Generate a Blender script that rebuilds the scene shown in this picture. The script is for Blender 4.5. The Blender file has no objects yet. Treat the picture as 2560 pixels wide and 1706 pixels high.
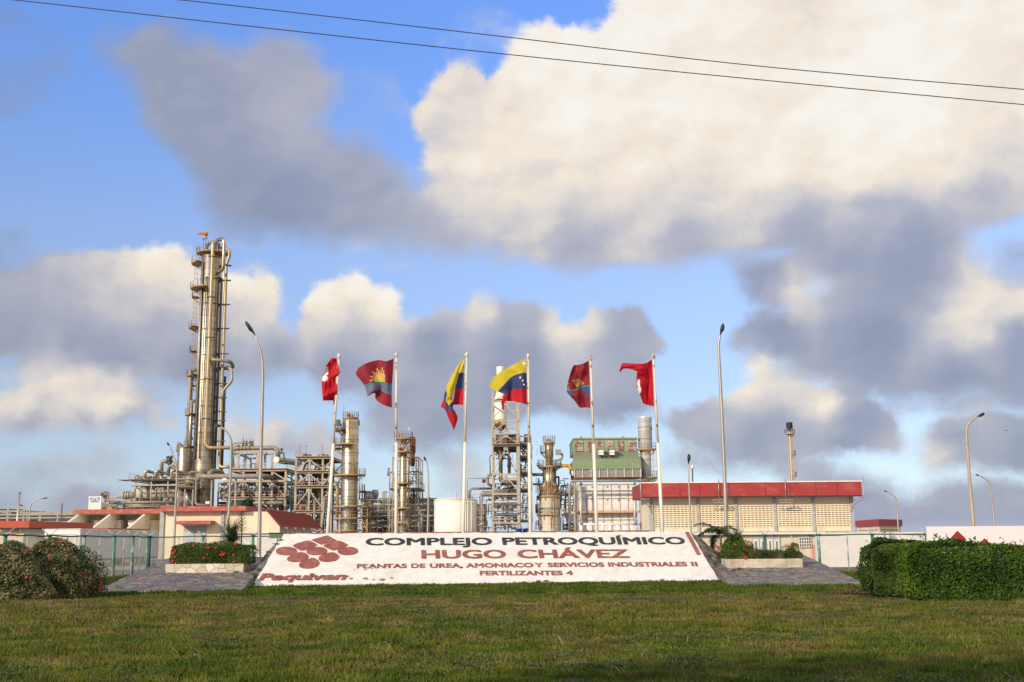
import bpy, bmesh, math, random
import numpy as np
from mathutils import Vector, Matrix
R = math.radians
random.seed(7)
sc = bpy.context.scene
col = sc.collection
# ------------------------------------------------------------ camera
LENS, PITCH, ROLL, EYE = 40.0, 9.93, 0.45, 1.9
FPX = LENS / 36.0 * 2560.0
cd = bpy.data.cameras.new('camera'); cam = bpy.data.objects.new('camera', cd); col.objects.link(cam)
cd.lens = LENS; cd.sensor_width = 36.0; cd.clip_end = 20000; cd.clip_start = 0.1
cam.location = (0, 0, EYE)
CM = Matrix.Rotation(R(90 + PITCH), 3, 'X') @ Matrix.Rotation(R(-ROLL), 3, 'Z')
cam.rotation_euler = CM.to_euler()
sc.camera = cam
CL = Vector((0, 0, EYE))
def ray(px, py):
    return (CM @ Vector(((px - 1280) / FPX, -(py - 853) / FPX, -1.0))).normalized()
def P(px, py, Y):
    d = ray(px, py); return CL + d * (Y / d.y)
def onplane(px, py, o, n):
    d = ray(px, py); return CL + d * ((o - CL).dot(n) / d.dot(n))
def ground(px, py, z=0.0):
    return onplane(px, py, Vector((0, 0, z)), Vector((0, 0, 1)))
# ------------------------------------------------------------ world: physical sky + cloud field
SUN_EL, SUN_AZ = 24.0, 218.0        # azimuth clockwise from the view direction (+Y): behind, to the left
w = bpy.data.worlds.new('World'); sc.world = w; w.use_nodes = True
nt = w.node_tree; N = nt.nodes; L = nt.links; N.clear()
def nd(t, **k):
    n = N.new(t)
    for a, b in k.items(): setattr(n, a, b)
    return n
def mth(op, a, b=None, c=None, clamp=False):
    n = nd('ShaderNodeMath', operation=op, use_clamp=clamp)
    for i, v in enumerate((a, b, c)):
        if v is None: continue
        if isinstance(v, (int, float)): n.inputs[i].default_value = v
        else: L.new(v, n.inputs[i])
    return n.outputs[0]
def vmth(op, a, b=None, s=None):
    n = nd('ShaderNodeVectorMath', operation=op)
    for i, v in enumerate((a, b)):
        if v is None: continue
        if isinstance(v, tuple): n.inputs[i].default_value = v
        else: L.new(v, n.inputs[i])
    if s is not None:
        if isinstance(s, (int, float)): n.inputs['Scale'].default_value = s
        else: L.new(s, n.inputs['Scale'])
    return n.outputs[0]
def wnoise(vec, scale, detail=5, rough=.55, dist=0.0):
    n = nd('ShaderNodeTexNoise'); n.inputs['Scale'].default_value = scale
    n.inputs['Detail'].default_value = detail; n.inputs['Roughness'].default_value = rough
    n.inputs['Distortion'].default_value = dist
    L.new(vec, n.inputs['Vector']); return n
def smooth(x, a, b, lo=0.0, hi=1.0):
    n = nd('ShaderNodeMapRange', interpolation_type='SMOOTHSTEP'); L.new(x, n.inputs[0])
    for i, v in zip((1, 2, 3, 4), (a, b, lo, hi)): n.inputs[i].default_value = v
    return n.outputs[0]
# cloud outlines as seen towards +Y (photo pixels are turned into sky directions below);
# each: outline, softness 0..1, opacity, [(x, y, brightness 0..1), ...]
CL_ = [
([(272,71),(321,71),(381,44),(430,52),(468,92),(522,95),(598,125),(664,82),(729,92),(805,136),(849,228),(811,288),(760,325),(840,345),(892,348),(952,392),(1001,462),(1060,500),(1150,560),(1280,650),(1034,640),(870,615),(762,593),(626,604),(544,549),(473,435),(392,326),(337,228),(326,180),(277,147)], .75, .92, [(380,150,.2),(500,300,.2),(700,180,.28),(720,280,.36),(600,450,.16),(700,540,.1),(900,480,.26),(1000,580,.3)]),
([(1034,305),(1082,228),(1120,169),(1180,158),(1205,210),(1255,190),(1270,98),(1329,82),(1351,49),(1378,49),(1397,90),(1443,76),(1487,65),(1520,-20),(1600,-200),(2800,-200),(2800,560),(2560,540),(2460,575),(2380,640),(1900,640),(1760,648),(1640,663),(1500,668),(1380,655),(1280,645),(1130,640),(1010,590),(1000,520),(1045,470),(1066,430),(1040,360)], .14, 1, [(1350,80,1),(1500,60,1),(1700,60,.95),(2060,70,.8),(2250,100,1),(2450,60,.92),(1120,220,.7),(1100,330,.66),(1200,380,.84),(1400,250,.95),(1700,250,.96),(2100,260,1),(2300,280,1),(2500,200,.86),(1300,500,.74),(1150,500,.68),(1600,430,.84),(1900,400,.92),(2150,420,.9),(2350,400,.84),(2520,380,.7),(1280,590,.55),(1600,560,.56),(1900,520,.62),(1450,630,.36),(1700,620,.34),(2000,590,.3),(2200,540,.42),(2300,590,.2),(2450,500,.42),(1100,600,.45)]),
([(1815,709),(1829,671),(1900,640),(2000,590),(2300,540),(2420,600),(2460,650),(2490,690),(2800,640),(2800,1045),(2560,1030),(2368,1008),(2232,1002),(2129,975),(2042,950),(1982,926),(1906,877),(1824,866),(1851,801),(1960,765),(2080,720),(2060,700),(1960,745),(1895,747)], .45, .97, [(1900,690,.16),(2100,640,.18),(2300,680,.14),(1950,820,.12),(2200,850,.1),(2400,920,.12),(2550,950,.15),(2005,742,.75),(2040,735,.5),(2430,815,.78),(2470,770,.72),(2520,735,.78),(2400,840,.6),(2540,850,.15),(2080,800,.24)]),
([(-60,692),(49,671),(92,649),(125,627),(180,633),(261,627),(348,616),(381,633),(413,605),(452,616),(479,654),(577,671),(609,692),(642,676),(675,687),(691,752),(702,790),(724,828),(751,872),(745,937),(680,948),(571,970),(435,975),(370,959),(218,948),(125,948),(33,926),(33,894),(-60,888)], .2, .98, [(60,740,.3),(140,660,.45),(250,700,.5),(400,630,.95),(430,690,.72),(330,760,.5),(620,700,.92),(660,760,.78),(640,820,.5),(200,860,.2),(400,850,.3),(500,920,.12),(700,900,.18),(30,850,.2),(100,930,.5),(300,930,.15)]),
([(-60,953),(109,948),(234,953),(305,959),(348,981),(424,1002),(462,1046),(435,1073),(354,1073),(305,1090),(234,1095),(163,1090),(82,1084),(-60,1079)], .18, .98, [(200,975,.98),(60,985,.72),(300,990,.9),(200,1020,.72),(200,1065,.3),(400,1030,.5),(60,1060,.35),(330,1060,.3)]),
([(745,834),(762,780),(783,758),(800,714),(827,714),(860,698),(892,673),(925,682),(952,714),(979,698),(1006,714),(1012,763),(1000,805),(1040,810),(1060,806),(1110,774),(1131,778),(1175,747),(1207,741),(1240,774),(1280,758),(1318,736),(1362,747),(1400,774),(1443,801),(1460,801),(1498,769),(1541,758),(1606,769),(1644,807),(1661,845),(1655,872),(1620,900),(1606,937),(1630,985),(1650,1010),(1628,1035),(1579,1062),(1487,1057),(1362,1046),(1307,1040),(1251,1090),(1197,1106),(1088,1117),(1006,1122),(952,1090),(898,1062),(892,1035),(936,992),(870,981),(789,975),(756,948)], .2, .97, [(800,735,.98),(885,690,1),(940,715,.95),(985,715,.98),(850,770,.7),(900,830,.42),(780,850,.5),(850,920,.2),(1100,850,.15),(1200,760,.72),(1130,790,.45),(1300,780,.25),(1300,900,.12),(1390,790,.6),(1430,805,.85),(1485,785,.68),(1560,800,.25),(1560,900,.28),(1500,940,.42),(1300,1010,.2),(1000,1020,.26),(1100,1080,.2),(1550,1040,.18)]),
([(1661,1035),(1715,1013),(1786,992),(1808,981),(1846,954),(1857,916),(1895,905),(1949,932),(2003,959),(2091,975),(2150,990),(2205,1013),(2243,1020),(2248,1079),(2290,1122),(2205,1122),(2096,1144),(1933,1177),(1824,1171),(1737,1155),(1770,1128),(1672,1090)], .18, .95, [(1890,920,.98),(1860,950,.8),(1930,950,.75),(2050,990,.92),(2010,1000,.6),(1800,1020,.42),(1720,1050,.36),(1950,1050,.24),(2150,1060,.14),(1900,1100,.2),(2100,1120,.16),(2210,1110,.45),(1800,1140,.25)]),
([(2286,1090),(2330,1052),(2384,1030),(2439,1025),(2700,1040),(2700,1182),(2450,1177),(2314,1171),(2297,1144)], .35, .95, [(2400,1090,.15),(2550,1100,.16),(2420,1040,.5),(2330,1135,.6)]),
([(1976,1182),(2042,1166),(2150,1171),(2205,1188),(2227,1215),(2275,1242),(2341,1220),(2395,1204),(2477,1204),(2700,1177),(2700,1400),(1700,1400),(1800,1290),(1930,1240)], .6, .82, [(2050,1200,.35),(2400,1240,.24),(2150,1280,.22),(1900,1300,.3)]),
([(1658,1125),(1690,1116),(1735,1122),(1725,1162),(1655,1158)], .5, .8, [(1690,1130,.45),(1690,1155,.2)]),
([(1082,1177),(1115,1160),(1170,1153),(1207,1163),(1222,1204),(1115,1214)], .5, .9, [(1150,1165,.55),(1150,1200,.3)]),
([(560,1078),(600,1052),(631,1068),(669,1055),(696,1048),(729,1062),(805,1062),(840,1090),(850,1135),(675,1142),(600,1125)], .4, .9, [(600,1060,.55),(690,1060,.65),(800,1090,.5),(740,1130,.3)]),
([(190,1152),(235,1140),(250,1122),(272,1132),(321,1156),(256,1165)], .5, .85, [(250,1140,.4)]),
([(-60,1160),(60,1158),(180,1160),(250,1175),(262,1195),(136,1202),(54,1217),(-60,1207)], .5, .85, [(0,1170,.4),(200,1175,.4),(50,1205,.22)]),
([(112,1280),(141,1236),(163,1213),(218,1205),(256,1224),(310,1250),(345,1300),(345,1360),(100,1360)], .5, .75, [(200,1230,.35),(200,1280,.25)]),
([(262,1188),(305,1176),(330,1190),(294,1199)], .5, .8, [(300,1188,.36)]),
([(-60,30),(80,40),(150,100),(130,200),(60,260),(-60,260)], 1, .38, [(0,100,.06)]),
([(-60,1222),(100,1226),(115,1280),(0,1310),(-60,1310)], .7, .7, [(30,1250,.28)]),
([(1130,120),(1150,60),(1195,15),(1245,40),(1215,100),(1165,130)], .9, .32, [(1190,60,.7)]),
([(880,180),(950,200),(955,310),(880,290)], 1, .25, [(910,250,.4)]),
([(2480,640),(2600,610),(2600,690),(2500,690)], .6, .9, [(2550,660,.18)]),
([(-60,600),(60,600),(80,640),(-60,660)], .8, .6, [(0,630,.12)]),
]
NC, ER, SDW = 64, 30, 85.0
def field_grid(PXg, PYg):
    best = np.zeros_like(PXg); g = np.zeros_like(PXg); sf = np.zeros_like(PXg); ws_ = np.full_like(PXg, 1e-6)
    for poly, soft, op, br in CL_:
        x, y = np.array(poly, float).T; x2, y2 = np.roll(x, -1), np.roll(y, -1); d = np.full_like(PXg, 1e9); ins = np.zeros(PXg.shape, int)
        for i in range(len(x)):
            dx, dy = x2[i] - x[i], y2[i] - y[i]; t = np.clip(((PXg - x[i]) * dx + (PYg - y[i]) * dy) / (dx * dx + dy * dy), 0, 1); d = np.minimum(d, np.hypot(PXg - x[i] - t * dx, PYg - y[i] - t * dy))
            if dy != 0: ins += ((y[i] > PYg) != (y2[i] > PYg)) & (PXg < dx * (PYg - y[i]) / dy + x[i])
        d = np.where(ins % 2 == 1, d, -d); c = np.clip(.5 + d / (2 * SDW), 0, 1)
        if op < 1 and soft > .55: c = np.minimum(c, .5 + (op - .5) * .9)
        w2 = np.maximum(c, .02) ** 3 + 1e-5; num = np.zeros_like(PXg); tot = np.zeros_like(PXg)
        for bx, by, v_ in br: q = ((PXg - bx) ** 2 + (PYg - by) ** 2 + 500.0) ** -1.6; num += v_ * q; tot += q
        g += num / tot * w2; sf += np.clip(soft + .45 * np.clip(((PYg - y.min()) / (y.max() - y.min()) - .55) / .4, 0, 1), 0, 1) * w2; ws_ += w2; best = np.maximum(best, c)
    return best, g / ws_, sf / ws_
def topix(d):
    q = CM.inverted() @ d; return 1280 - q.x / q.z * FPX, 853 + q.y / q.z * FPX
geo = nd('ShaderNodeTexCoord'); dirv = geo.outputs['Generated']
sx = nd('ShaderNodeSeparateXYZ'); L.new(dirv, sx.inputs[0])
AZ0, AZ1, EL0, EL1 = -25.6, 25.6, 0.0, 27.0
az = mth('MULTIPLY', mth('ARCTAN2', sx.outputs[0], sx.outputs[1]), 180 / math.pi)
el = mth('MULTIPLY', mth('ARCSINE', sx.outputs[2]), 180 / math.pi)
# ragged warp of the lookup so that cloud edges curl
wn1 = wnoise(dirv, 9.0, 4, .55); wn2 = wnoise(dirv, 34.0, 5, .6)
wv = vmth('ADD', vmth('SCALE', vmth('SUBTRACT', wn1.outputs['Color'], (.5, .5, .5)), s=1.5), vmth('SCALE', vmth('SUBTRACT', wn2.outputs['Color'], (.5, .5, .5)), s=1.1))
ws = nd('ShaderNodeSeparateXYZ'); L.new(wv, ws.inputs[0])
u = mth('DIVIDE', mth('SUBTRACT', mth('ADD', az, ws.outputs[0]), AZ0), AZ1 - AZ0, clamp=True)
v = mth('MULTIPLY', mth('DIVIDE', mth('SUBTRACT', mth('ADD', el, ws.outputs[1]), EL0), EL1 - EL0, clamp=True), ER - 1.0)
uc = mth('MULTIPLY', u, NC - 1.0); ua = mth('DIVIDE', uc, 31.0, clamp=True); ub = mth('DIVIDE', mth('SUBTRACT', uc, 31.0), 32.0, clamp=True); sel = mth('GREATER_THAN', uc, 31.0)
acc = None
GP = [[topix(Vector((math.sin(a) * math.cos(e), math.cos(a) * math.cos(e), math.sin(e)))) for a in [R(AZ0 + (AZ1 - AZ0) * c / (NC - 1)) for c in range(NC)]] for e in [R(EL0 + (EL1 - EL0) * r / (ER - 1)) for r in range(ER)]]
GP = np.array(GP); FG = field_grid(GP[..., 0], GP[..., 1])
for r in range(ER):
    outs = []; vals = [(float(FG[0][r, c]), float(FG[1][r, c]), float(FG[2][r, c])) for c in range(NC)]
    for half, n_el in ((vals[:32], 32), ([vals[31 + i] for i in (0,)] + vals[32:], 33)):
        if n_el == 33: half = [half[0]] + half[2:]      # 32 stops are the limit: skip the first inner one
        pos = [i / 31 for i in range(32)] if n_el == 32 else [0.0] + [i / 32 for i in range(2, 33)]
        rp = nd('ShaderNodeValToRGB'); cr = rp.color_ramp; cr.interpolation = 'LINEAR'
        for i in range(1, 31): cr.elements.new(pos[i])
        cr.elements.foreach_set('color', [x for hv in half for x in (*hv, 1.0)])
        L.new(ua if n_el == 32 else ub, rp.inputs[0]); outs.append(rp.outputs[0])
    mxr = nd('ShaderNodeMix', data_type='RGBA'); L.new(sel, mxr.inputs[0]); L.new(outs[0], mxr.inputs[6]); L.new(outs[1], mxr.inputs[7])
    wt = mth('SUBTRACT', 1.0, mth('ABSOLUTE', mth('SUBTRACT', v, float(r))), clamp=True)
    t = vmth('SCALE', mxr.outputs[2], s=wt)
    acc = t if acc is None else vmth('ADD', acc, t)
fs = nd('ShaderNodeSeparateXYZ'); L.new(acc, fs.inputs[0])
covf, brif, softf = fs.outputs[0], fs.outputs[1], fs.outputs[2]
flat = vmth('MULTIPLY', dirv, (1.0, 1.0, 1.35))
def bill(vec, sc_, det):
    n = nd('ShaderNodeTexVoronoi', feature='F1'); n.inputs['Scale'].default_value = sc_; n.inputs['Detail'].default_value = det; n.inputs['Roughness'].default_value = .55; n.normalize = True; L.new(vec, n.inputs['Vector']); return n.outputs['Distance']
off = vmth('ADD', flat, (-.010, 0.0, .016))
wsm = wnoise(dirv, 20.0, 4, .6); fl2 = vmth('ADD', flat, vmth('SCALE', vmth('SUBTRACT', wsm.outputs['Color'], (.5, .5, .5)), s=.03)); off2 = vmth('ADD', fl2, (-.008, 0.0, .013))
f1 = wnoise(fl2, 17.0, 8, .58, .15).outputs['Fac']; f2 = wnoise(off2, 17.0, 8, .58, .15).outputs['Fac']
b1 = bill(fl2, 22.0, 1.0); b2 = bill(off2, 22.0, 1.0)
crisp = mth('SUBTRACT', 1.0, softf, clamp=True)
nz_ = mth('ADD', mth('MULTIPLY', mth('SUBTRACT', f1, .5), .62), mth('MULTIPLY', mth('MULTIPLY', mth('SUBTRACT', .32, b1), crisp), .42))
wid = mth('ADD', .10, mth('MULTIPLY', softf, .50))
alpha = mth('DIVIDE', mth('SUBTRACT', mth('ADD', mth('ADD', covf, nz_), mth('MULTIPLY', wid, .5)), .5), wid, clamp=True)
alpha = smooth(alpha, 0.0, 1.0)
lit = smooth(brif, .25, .8)
relief = mth('ADD', mth('MULTIPLY', mth('SUBTRACT', f1, f2), .75), mth('MULTIPLY', mth('SUBTRACT', b2, b1), .42))
lump = wnoise(dirv, 6.0, 4, .5).outputs['Fac']
bb = mth('ADD', mth('ADD', brif, mth('MULTIPLY', relief, mth('ADD', .28, mth('MULTIPLY', lit, .42)))), mth('MULTIPLY', mth('SUBTRACT', lump, .5), .16), clamp=True)
cr_ = nd('ShaderNodeValToRGB'); L.new(bb, cr_.inputs[0]); ce = cr_.color_ramp.elements
def s2l(c): return tuple(((x / 255 + .055) / 1.055) ** 2.4 if x > 10 else x / 3294.6 for x in c) + (1,)
ce[0].position = 0; ce[0].color = s2l((134, 142, 167)); ce[1].position = 1; ce[1].color = s2l((254, 248, 234))
for p_, c_ in ((.2, (153, 159, 180)), (.42, (184, 184, 194)), (.6, (219, 212, 206)), (.8, (246, 233, 213))):
    q = ce.new(p_); q.color = s2l(c_)
sky = nd('ShaderNodeTexSky', sky_type='NISHITA', sun_disc=False); sky.sun_elevation = R(SUN_EL); sky.sun_rotation = R(SUN_AZ)
sky.air_density = 1.0; sky.dust_density = .25; sky.ozone_density = 3.0
tint = nd('ShaderNodeMix', data_type='RGBA', blend_type='MULTIPLY'); tint.inputs[0].default_value = 1
L.new(sky.outputs[0], tint.inputs[6]); 
tr = nd('ShaderNodeValToRGB'); L.new(mth('DIVIDE', el, 30.0, clamp=True), tr.inputs[0]); te = tr.color_ramp.elements
te[0].position = 0; te[0].color = (.47, .60, 1.12, 1); te[1].position = 1; te[1].color = (1.04, 1.28, 1.90, 1)
for p_, c_ in ((.1, (.74, .74, .90, 1)), (.25, (.94, .83, .90, 1)), (.5, (1.24, 1.10, 1.2, 1)), (.75, (1.10, 1.22, 1.60, 1))):
    q = te.new(p_); q.color = c_
L.new(tr.outputs[0], tint.inputs[7])
SKY_STR = 0.15
bgs = nd('ShaderNodeBackground'); L.new(tint.outputs[2], bgs.inputs[0]); bgs.inputs[1].default_value = SKY_STR
bgc = nd('ShaderNodeBackground'); L.new(cr_.outputs[0], bgc.inputs[0]); bgc.inputs[1].default_value = 1.0
mx = nd('ShaderNodeMixShader')
up = smooth(el, -1.0, 1.0)
L.new(mth('MULTIPLY', mth('MULTIPLY', alpha, .93), up), mx.inputs[0]); L.new(bgs.outputs[0], mx.inputs[1]); L.new(bgc.outputs[0], mx.inputs[2])
wo = nd('ShaderNodeOutputWorld'); L.new(mx.outputs[0], wo.inputs[0])
w.cycles.sampling_method = 'MANUAL'; w.cycles.sample_map_resolution = 512
# ------------------------------------------------------------ sun
sd = bpy.data.lights.new('sun', 'SUN'); sun = bpy.data.objects.new('sun', sd); col.objects.link(sun)
sd.energy = 4.0; sd.angle = R(0.5); sd.color = (1.0, .84, .62)
sdir = Vector((math.sin(R(SUN_AZ)) * math.cos(R(SUN_EL)), math.cos(R(SUN_AZ)) * math.cos(R(SUN_EL)), math.sin(R(SUN_EL))))
sun.rotation_euler = sdir.to_track_quat('Z', 'Y').to_euler()
sc.view_settings.view_transform = 'Standard'; sc.view_settings.look = 'None'
sc.view_settings.exposure = 0.0; sc.view_settings.gamma = 1.0
# ------------------------------------------------------------ materials
M = {}
def mat(name, c, rough=.7, metal=0.0, c2=None, scale=3.0, amt=.5, bump=0.0, bscale=None, var=.18, stretch=(1, 1, 1), thr=(.45, .62), spec=.5, detail=6, trans=None):
    m = bpy.data.materials.new(name); m.use_nodes = True; t = m.node_tree; n = t.nodes; l = t.links
    b = n['Principled BSDF']; b.inputs['Roughness'].default_value = rough; b.inputs['Metallic'].default_value = metal
    b.inputs['Specular IOR Level'].default_value = spec
    tc = n.new('ShaderNodeTexCoord'); mp = n.new('ShaderNodeMapping'); mp.inputs['Scale'].default_value = stretch
    l.new(tc.outputs['Object'], mp.inputs[0])
    n1 = n.new('ShaderNodeTexNoise'); n1.inputs['Scale'].default_value = scale; n1.inputs['Detail'].default_value = detail; n1.inputs['Roughness'].default_value = .62
    l.new(mp.outputs[0], n1.inputs['Vector'])
    n2 = n.new('ShaderNodeTexNoise'); n2.inputs['Scale'].default_value = scale * 4.3; n2.inputs['Detail'].default_value = 5
    l.new(mp.outputs[0], n2.inputs['Vector'])
    mr = n.new('ShaderNodeMapRange'); mr.inputs[1].default_value = thr[0]; mr.inputs[2].default_value = thr[1]; mr.inputs[4].default_value = amt
    l.new(n1.outputs[0], mr.inputs[0])
    mx_ = n.new('ShaderNodeMix'); mx_.data_type = 'RGBA'; l.new(mr.outputs[0], mx_.inputs[0])
    mx_.inputs[6].default_value = (*c, 1); mx_.inputs[7].default_value = (*(c2 or tuple(x * .72 for x in c)), 1)
    v1 = n.new('ShaderNodeMapRange'); v1.inputs[1].default_value = .3; v1.inputs[2].default_value = .7; v1.inputs[3].default_value = 1 - var; v1.inputs[4].default_value = 1 + var
    l.new(n2.outputs[0], v1.inputs[0])
    mm = n.new('ShaderNodeVectorMath'); mm.operation = 'SCALE'; l.new(mx_.outputs[2], mm.inputs[0]); l.new(v1.outputs[0], mm.inputs['Scale'])
    l.new(mm.outputs[0], b.inputs['Base Color'])
    if bump:
        bp = n.new('ShaderNodeBump'); bp.inputs['Strength'].default_value = bump; bp.inputs['Distance'].default_value = .02
        if bscale:
            n3 = n.new('ShaderNodeTexNoise'); n3.inputs['Scale'].default_value = bscale; n3.inputs['Detail'].default_value = 6; l.new(mp.outputs[0], n3.inputs['Vector']); l.new(n3.outputs[0], bp.inputs['Height'])
        else: l.new(n2.outputs[0], bp.inputs['Height'])
        l.new(bp.outputs[0], b.inputs['Normal'])
    if trans:
        tb = n.new('ShaderNodeBsdfTranslucent'); l.new(mm.outputs[0], tb.inputs[0]); ms = n.new('ShaderNodeMixShader'); ms.inputs[0].default_value = trans
        l.new(b.outputs[0], ms.inputs[1]); l.new(tb.outputs[0], ms.inputs[2]); l.new(ms.outputs[0], n['Material Output'].inputs[0])
    M[name] = m; return m
mat('white_paint', (.80, .77, .70), .75, c2=(.62, .56, .46), scale=.9, amt=.35, bump=.35, bscale=14, var=.07, thr=(.5, .75))
mat('sign_white', (.71, .685, .60), .8, c2=(.56, .50, .39), scale=.6, amt=.45, bump=.8, bscale=7, var=.08, stretch=(1, 1, 2), thr=(.52, .72))
mat('sign_black', (.022, .022, .024), .6, c2=(.10, .09, .08), scale=5, amt=.4, bump=.3)
mat('sign_red', (.26, .075, .055), .7, c2=(.36, .15, .10), scale=3, amt=.7, bump=.4, var=.2)
mat('sign_edge', (.16, .03, .03), .7)
mat('stone', (.30, .25, .18), .9, c2=(.17, .14, .10), scale=2.5, amt=.8, bump=.9, bscale=6, var=.25)
mat('cream_wall', (.80, .68, .47), .85, c2=(.62, .51, .34), scale=.5, amt=.7, bump=.15, var=.05, stretch=(1, 1, .5), thr=(.5, .7))
mat('pale_wall', (.78, .71, .58), .85, c2=(.60, .52, .41), scale=.6, amt=.5, bump=.2, var=.06, stretch=(1, 1, .5), thr=(.5, .7))
mat('white_wall', (.80, .76, .68), .85, c2=(.58, .52, .43), scale=.5, amt=.4, bump=.2, var=.06, stretch=(.6, .6, 1.5), thr=(.5, .75))
mat('grey_trim', (.42, .42, .38), .8, c2=(.30, .29, .26), scale=2, amt=.6)
mat('red_fascia', (.36, .035, .03), .6, c2=(.42, .11, .085), scale=1.1, amt=.55, var=.12, stretch=(.5, 1, 1), thr=(.52, .66), bump=.2)
mat('orange_fascia', (.44, .07, .028), .65, c2=(.40, .10, .06), scale=1.6, amt=.6, var=.12, thr=(.5, .68), bump=.2)
mat('faded_fascia', (.42, .085, .062), .7, c2=(.60, .30, .22), scale=1.8, amt=.75, var=.2, stretch=(.5, 1, 2.5), thr=(.5, .7), bump=.2)
mat('red_roof', (.30, .035, .022), .7, c2=(.24, .03, .02), scale=2, var=.12)
mat('pink_paint', (.70, .27, .25), .8, c2=(.62, .34, .30), scale=1.2)
mat('dark_void', (.035, .035, .035), .9)
mat('glass', (.05, .06, .07), .15, c2=(.08, .09, .1))
mat('steel', (.47, .40, .28), .33, .78, c2=(.33, .26, .16), scale=.7, amt=.5, var=.10, stretch=(1, 1, .25), thr=(.5, .72))
mat('steel_gold', (.50, .38, .21), .42, .5, c2=(.36, .24, .12), scale=.8, amt=.6, var=.1, stretch=(1, 1, .25), thr=(.48, .7))
mat('steel_grey', (.40, .38, .33), .5, .6, c2=(.28, .22, .15), scale=1, amt=.6, var=.15)
mat('steel_dark', (.10, .095, .085), .6, .4, c2=(.16, .09, .05), scale=1.2, amt=.6, var=.2)
mat('duct', (.32, .285, .215), .6, .3, c2=(.24, .17, .09), scale=.8, amt=.7, var=.12)
mat('struct', (.36, .34, .28), .75, .1, c2=(.24, .16, .09), scale=1.5, amt=.6, var=.2, thr=(.5, .65))
mat('struct_tan', (.46, .41, .31), .75, .1, c2=(.34, .22, .12), scale=1.3, amt=.6, var=.15, thr=(.5, .66))
mat('struct_dark', (.12, .11, .095), .8, .1, c2=(.16, .09, .05), scale=1.5, amt=.7, var=.2)
mat('ochre', (.44, .31, .14), .7, c2=(.40, .16, .05), scale=2, amt=.7, var=.2)
mat('ochre_pale', (.60, .38, .22), .7, c2=(.46, .22, .11), scale=2, amt=.7, var=.2)
mat('yellow_pipe', (.72, .38, .02), .5, c2=(.55, .26, .02), scale=2, var=.1)
mat('rust', (.20, .065, .025), .85, c2=(.12, .035, .02), scale=2, amt=.8, var=.25, bump=.4)
mat('rust_part', (.52, .40, .25), .6, .2, c2=(.26, .12, .05), scale=.9, amt=1, var=.15, thr=(.44, .52))
mat('rust_band', (.66, .48, .28), .6, .2, c2=(.17, .06, .025), scale=1.4, amt=1, var=.15, thr=(.48, .54))
mat('stack_silver', (.70, .68, .63), .42, .35, c2=(.5, .47, .42), scale=.8, amt=.5, var=.06, stretch=(1, 1, .2))
mat('green_pipe', (.035, .14, .085), .6, c2=(.05, .09, .06), scale=2)
mat('green_post', (.06, .24, .15), .65, c2=(.50, .56, .48), scale=5, amt=.85, var=.15, thr=(.52, .58), stretch=(1, 1, .4))
mat('green_rail', (.03, .10, .085), .65, c2=(.05, .14, .10), scale=4)
mat('post_white', (.46, .52, .42), .7, c2=(.07, .22, .13), scale=5, amt=.9, thr=(.5, .58), stretch=(1, 1, .4))
mat('wire', (.55, .55, .50), .6, .1)
mat('tank_cream', (.80, .74, .60), .6, c2=(.66, .57, .42), scale=.4, amt=.4, var=.04, thr=(.5, .75))
mat('vessel_tan', (.56, .52, .42), .7, c2=(.42, .32, .17), scale=.9, amt=.7, var=.1, bump=.3, thr=(.48, .68))
mat('clad_green', (.26, .34, .18), .6, .05, c2=(.33, .37, .24), scale=.5, amt=.6, var=.1)
mat('clad_olive', (.22, .26, .14), .65, .05, c2=(.27, .25, .14), scale=.6, amt=.6, var=.12)
mat('louvre', (.50, .42, .34), .75, .1, c2=(.26, .11, .06), scale=.9, amt=.9, var=.15, thr=(.45, .58))
mat('louvre_grey', (.74, .71, .62), .7, 0, c2=(.45, .32, .22), scale=.7, amt=.5, var=.12, thr=(.5, .65))
mat('boiler_white', (.76, .73, .66), .6, .1, c2=(.42, .36, .28), scale=.7, amt=.7, var=.06, thr=(.55, .72))
mat('pole_paint', (.80, .73, .58), .5, c2=(.42, .24, .12), scale=1.6, amt=.7, var=.06, stretch=(1, 1, .6), thr=(.60, .66))
mat('pole_top', (.74, .66, .52), .5, c2=(.26, .11, .06), scale=3, amt=.9, var=.08, stretch=(1, 1, .7), thr=(.58, .64))
mat('galv', (.46, .43, .36), .45, .55, c2=(.34, .28, .20), scale=1.2, amt=.5, var=.08, stretch=(1, 1, .3))
mat('galv_tan', (.50, .40, .25), .6, .2, c2=(.42, .30, .17), scale=1.2, amt=.6, stretch=(1, 1, .3))
mat('lamp_black', (.02, .02, .02), .45)
mat('lens', (.30, .27, .16), .3, c2=(.08, .07, .04), scale=9, amt=.9, thr=(.4, .55))
mat('cable', (.03, .03, .032), .5)
mat('grey_door', (.40, .39, .33), .6, var=.05)
mat('trailer_shade_grey', (.52, .53, .54), .45, c2=(.44, .45, .46), scale=.6, var=.05)  # white body greyed, the shade on its side put into the colour
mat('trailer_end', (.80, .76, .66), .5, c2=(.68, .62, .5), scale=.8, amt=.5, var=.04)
mat('rubber', (.02, .02, .02), .8)
mat('blue_plastic', (.02, .10, .50), .45, c2=(.02, .07, .36), scale=3)
mat('cloth_red', (.62, .006, .018), .7, c2=(.50, .005, .015), scale=2, var=.05, trans=.38)
mat('cloth_maroon', (.33, .018, .03), .75, c2=(.26, .014, .025), scale=2, var=.05, trans=.34)
mat('cloth_yellow', (.80, .62, .03), .7, c2=(.70, .54, .03), scale=2, var=.04, trans=.36)
mat('cloth_blue', (.045, .055, .18), .7, scale=2, var=.05, trans=.3)
mat('cloth_greyblue', (.20, .20, .30), .75, scale=2, var=.05, trans=.32)
mat('cloth_bluemid', (.05, .09, .28), .75, scale=2, var=.05, trans=.32)
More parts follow.
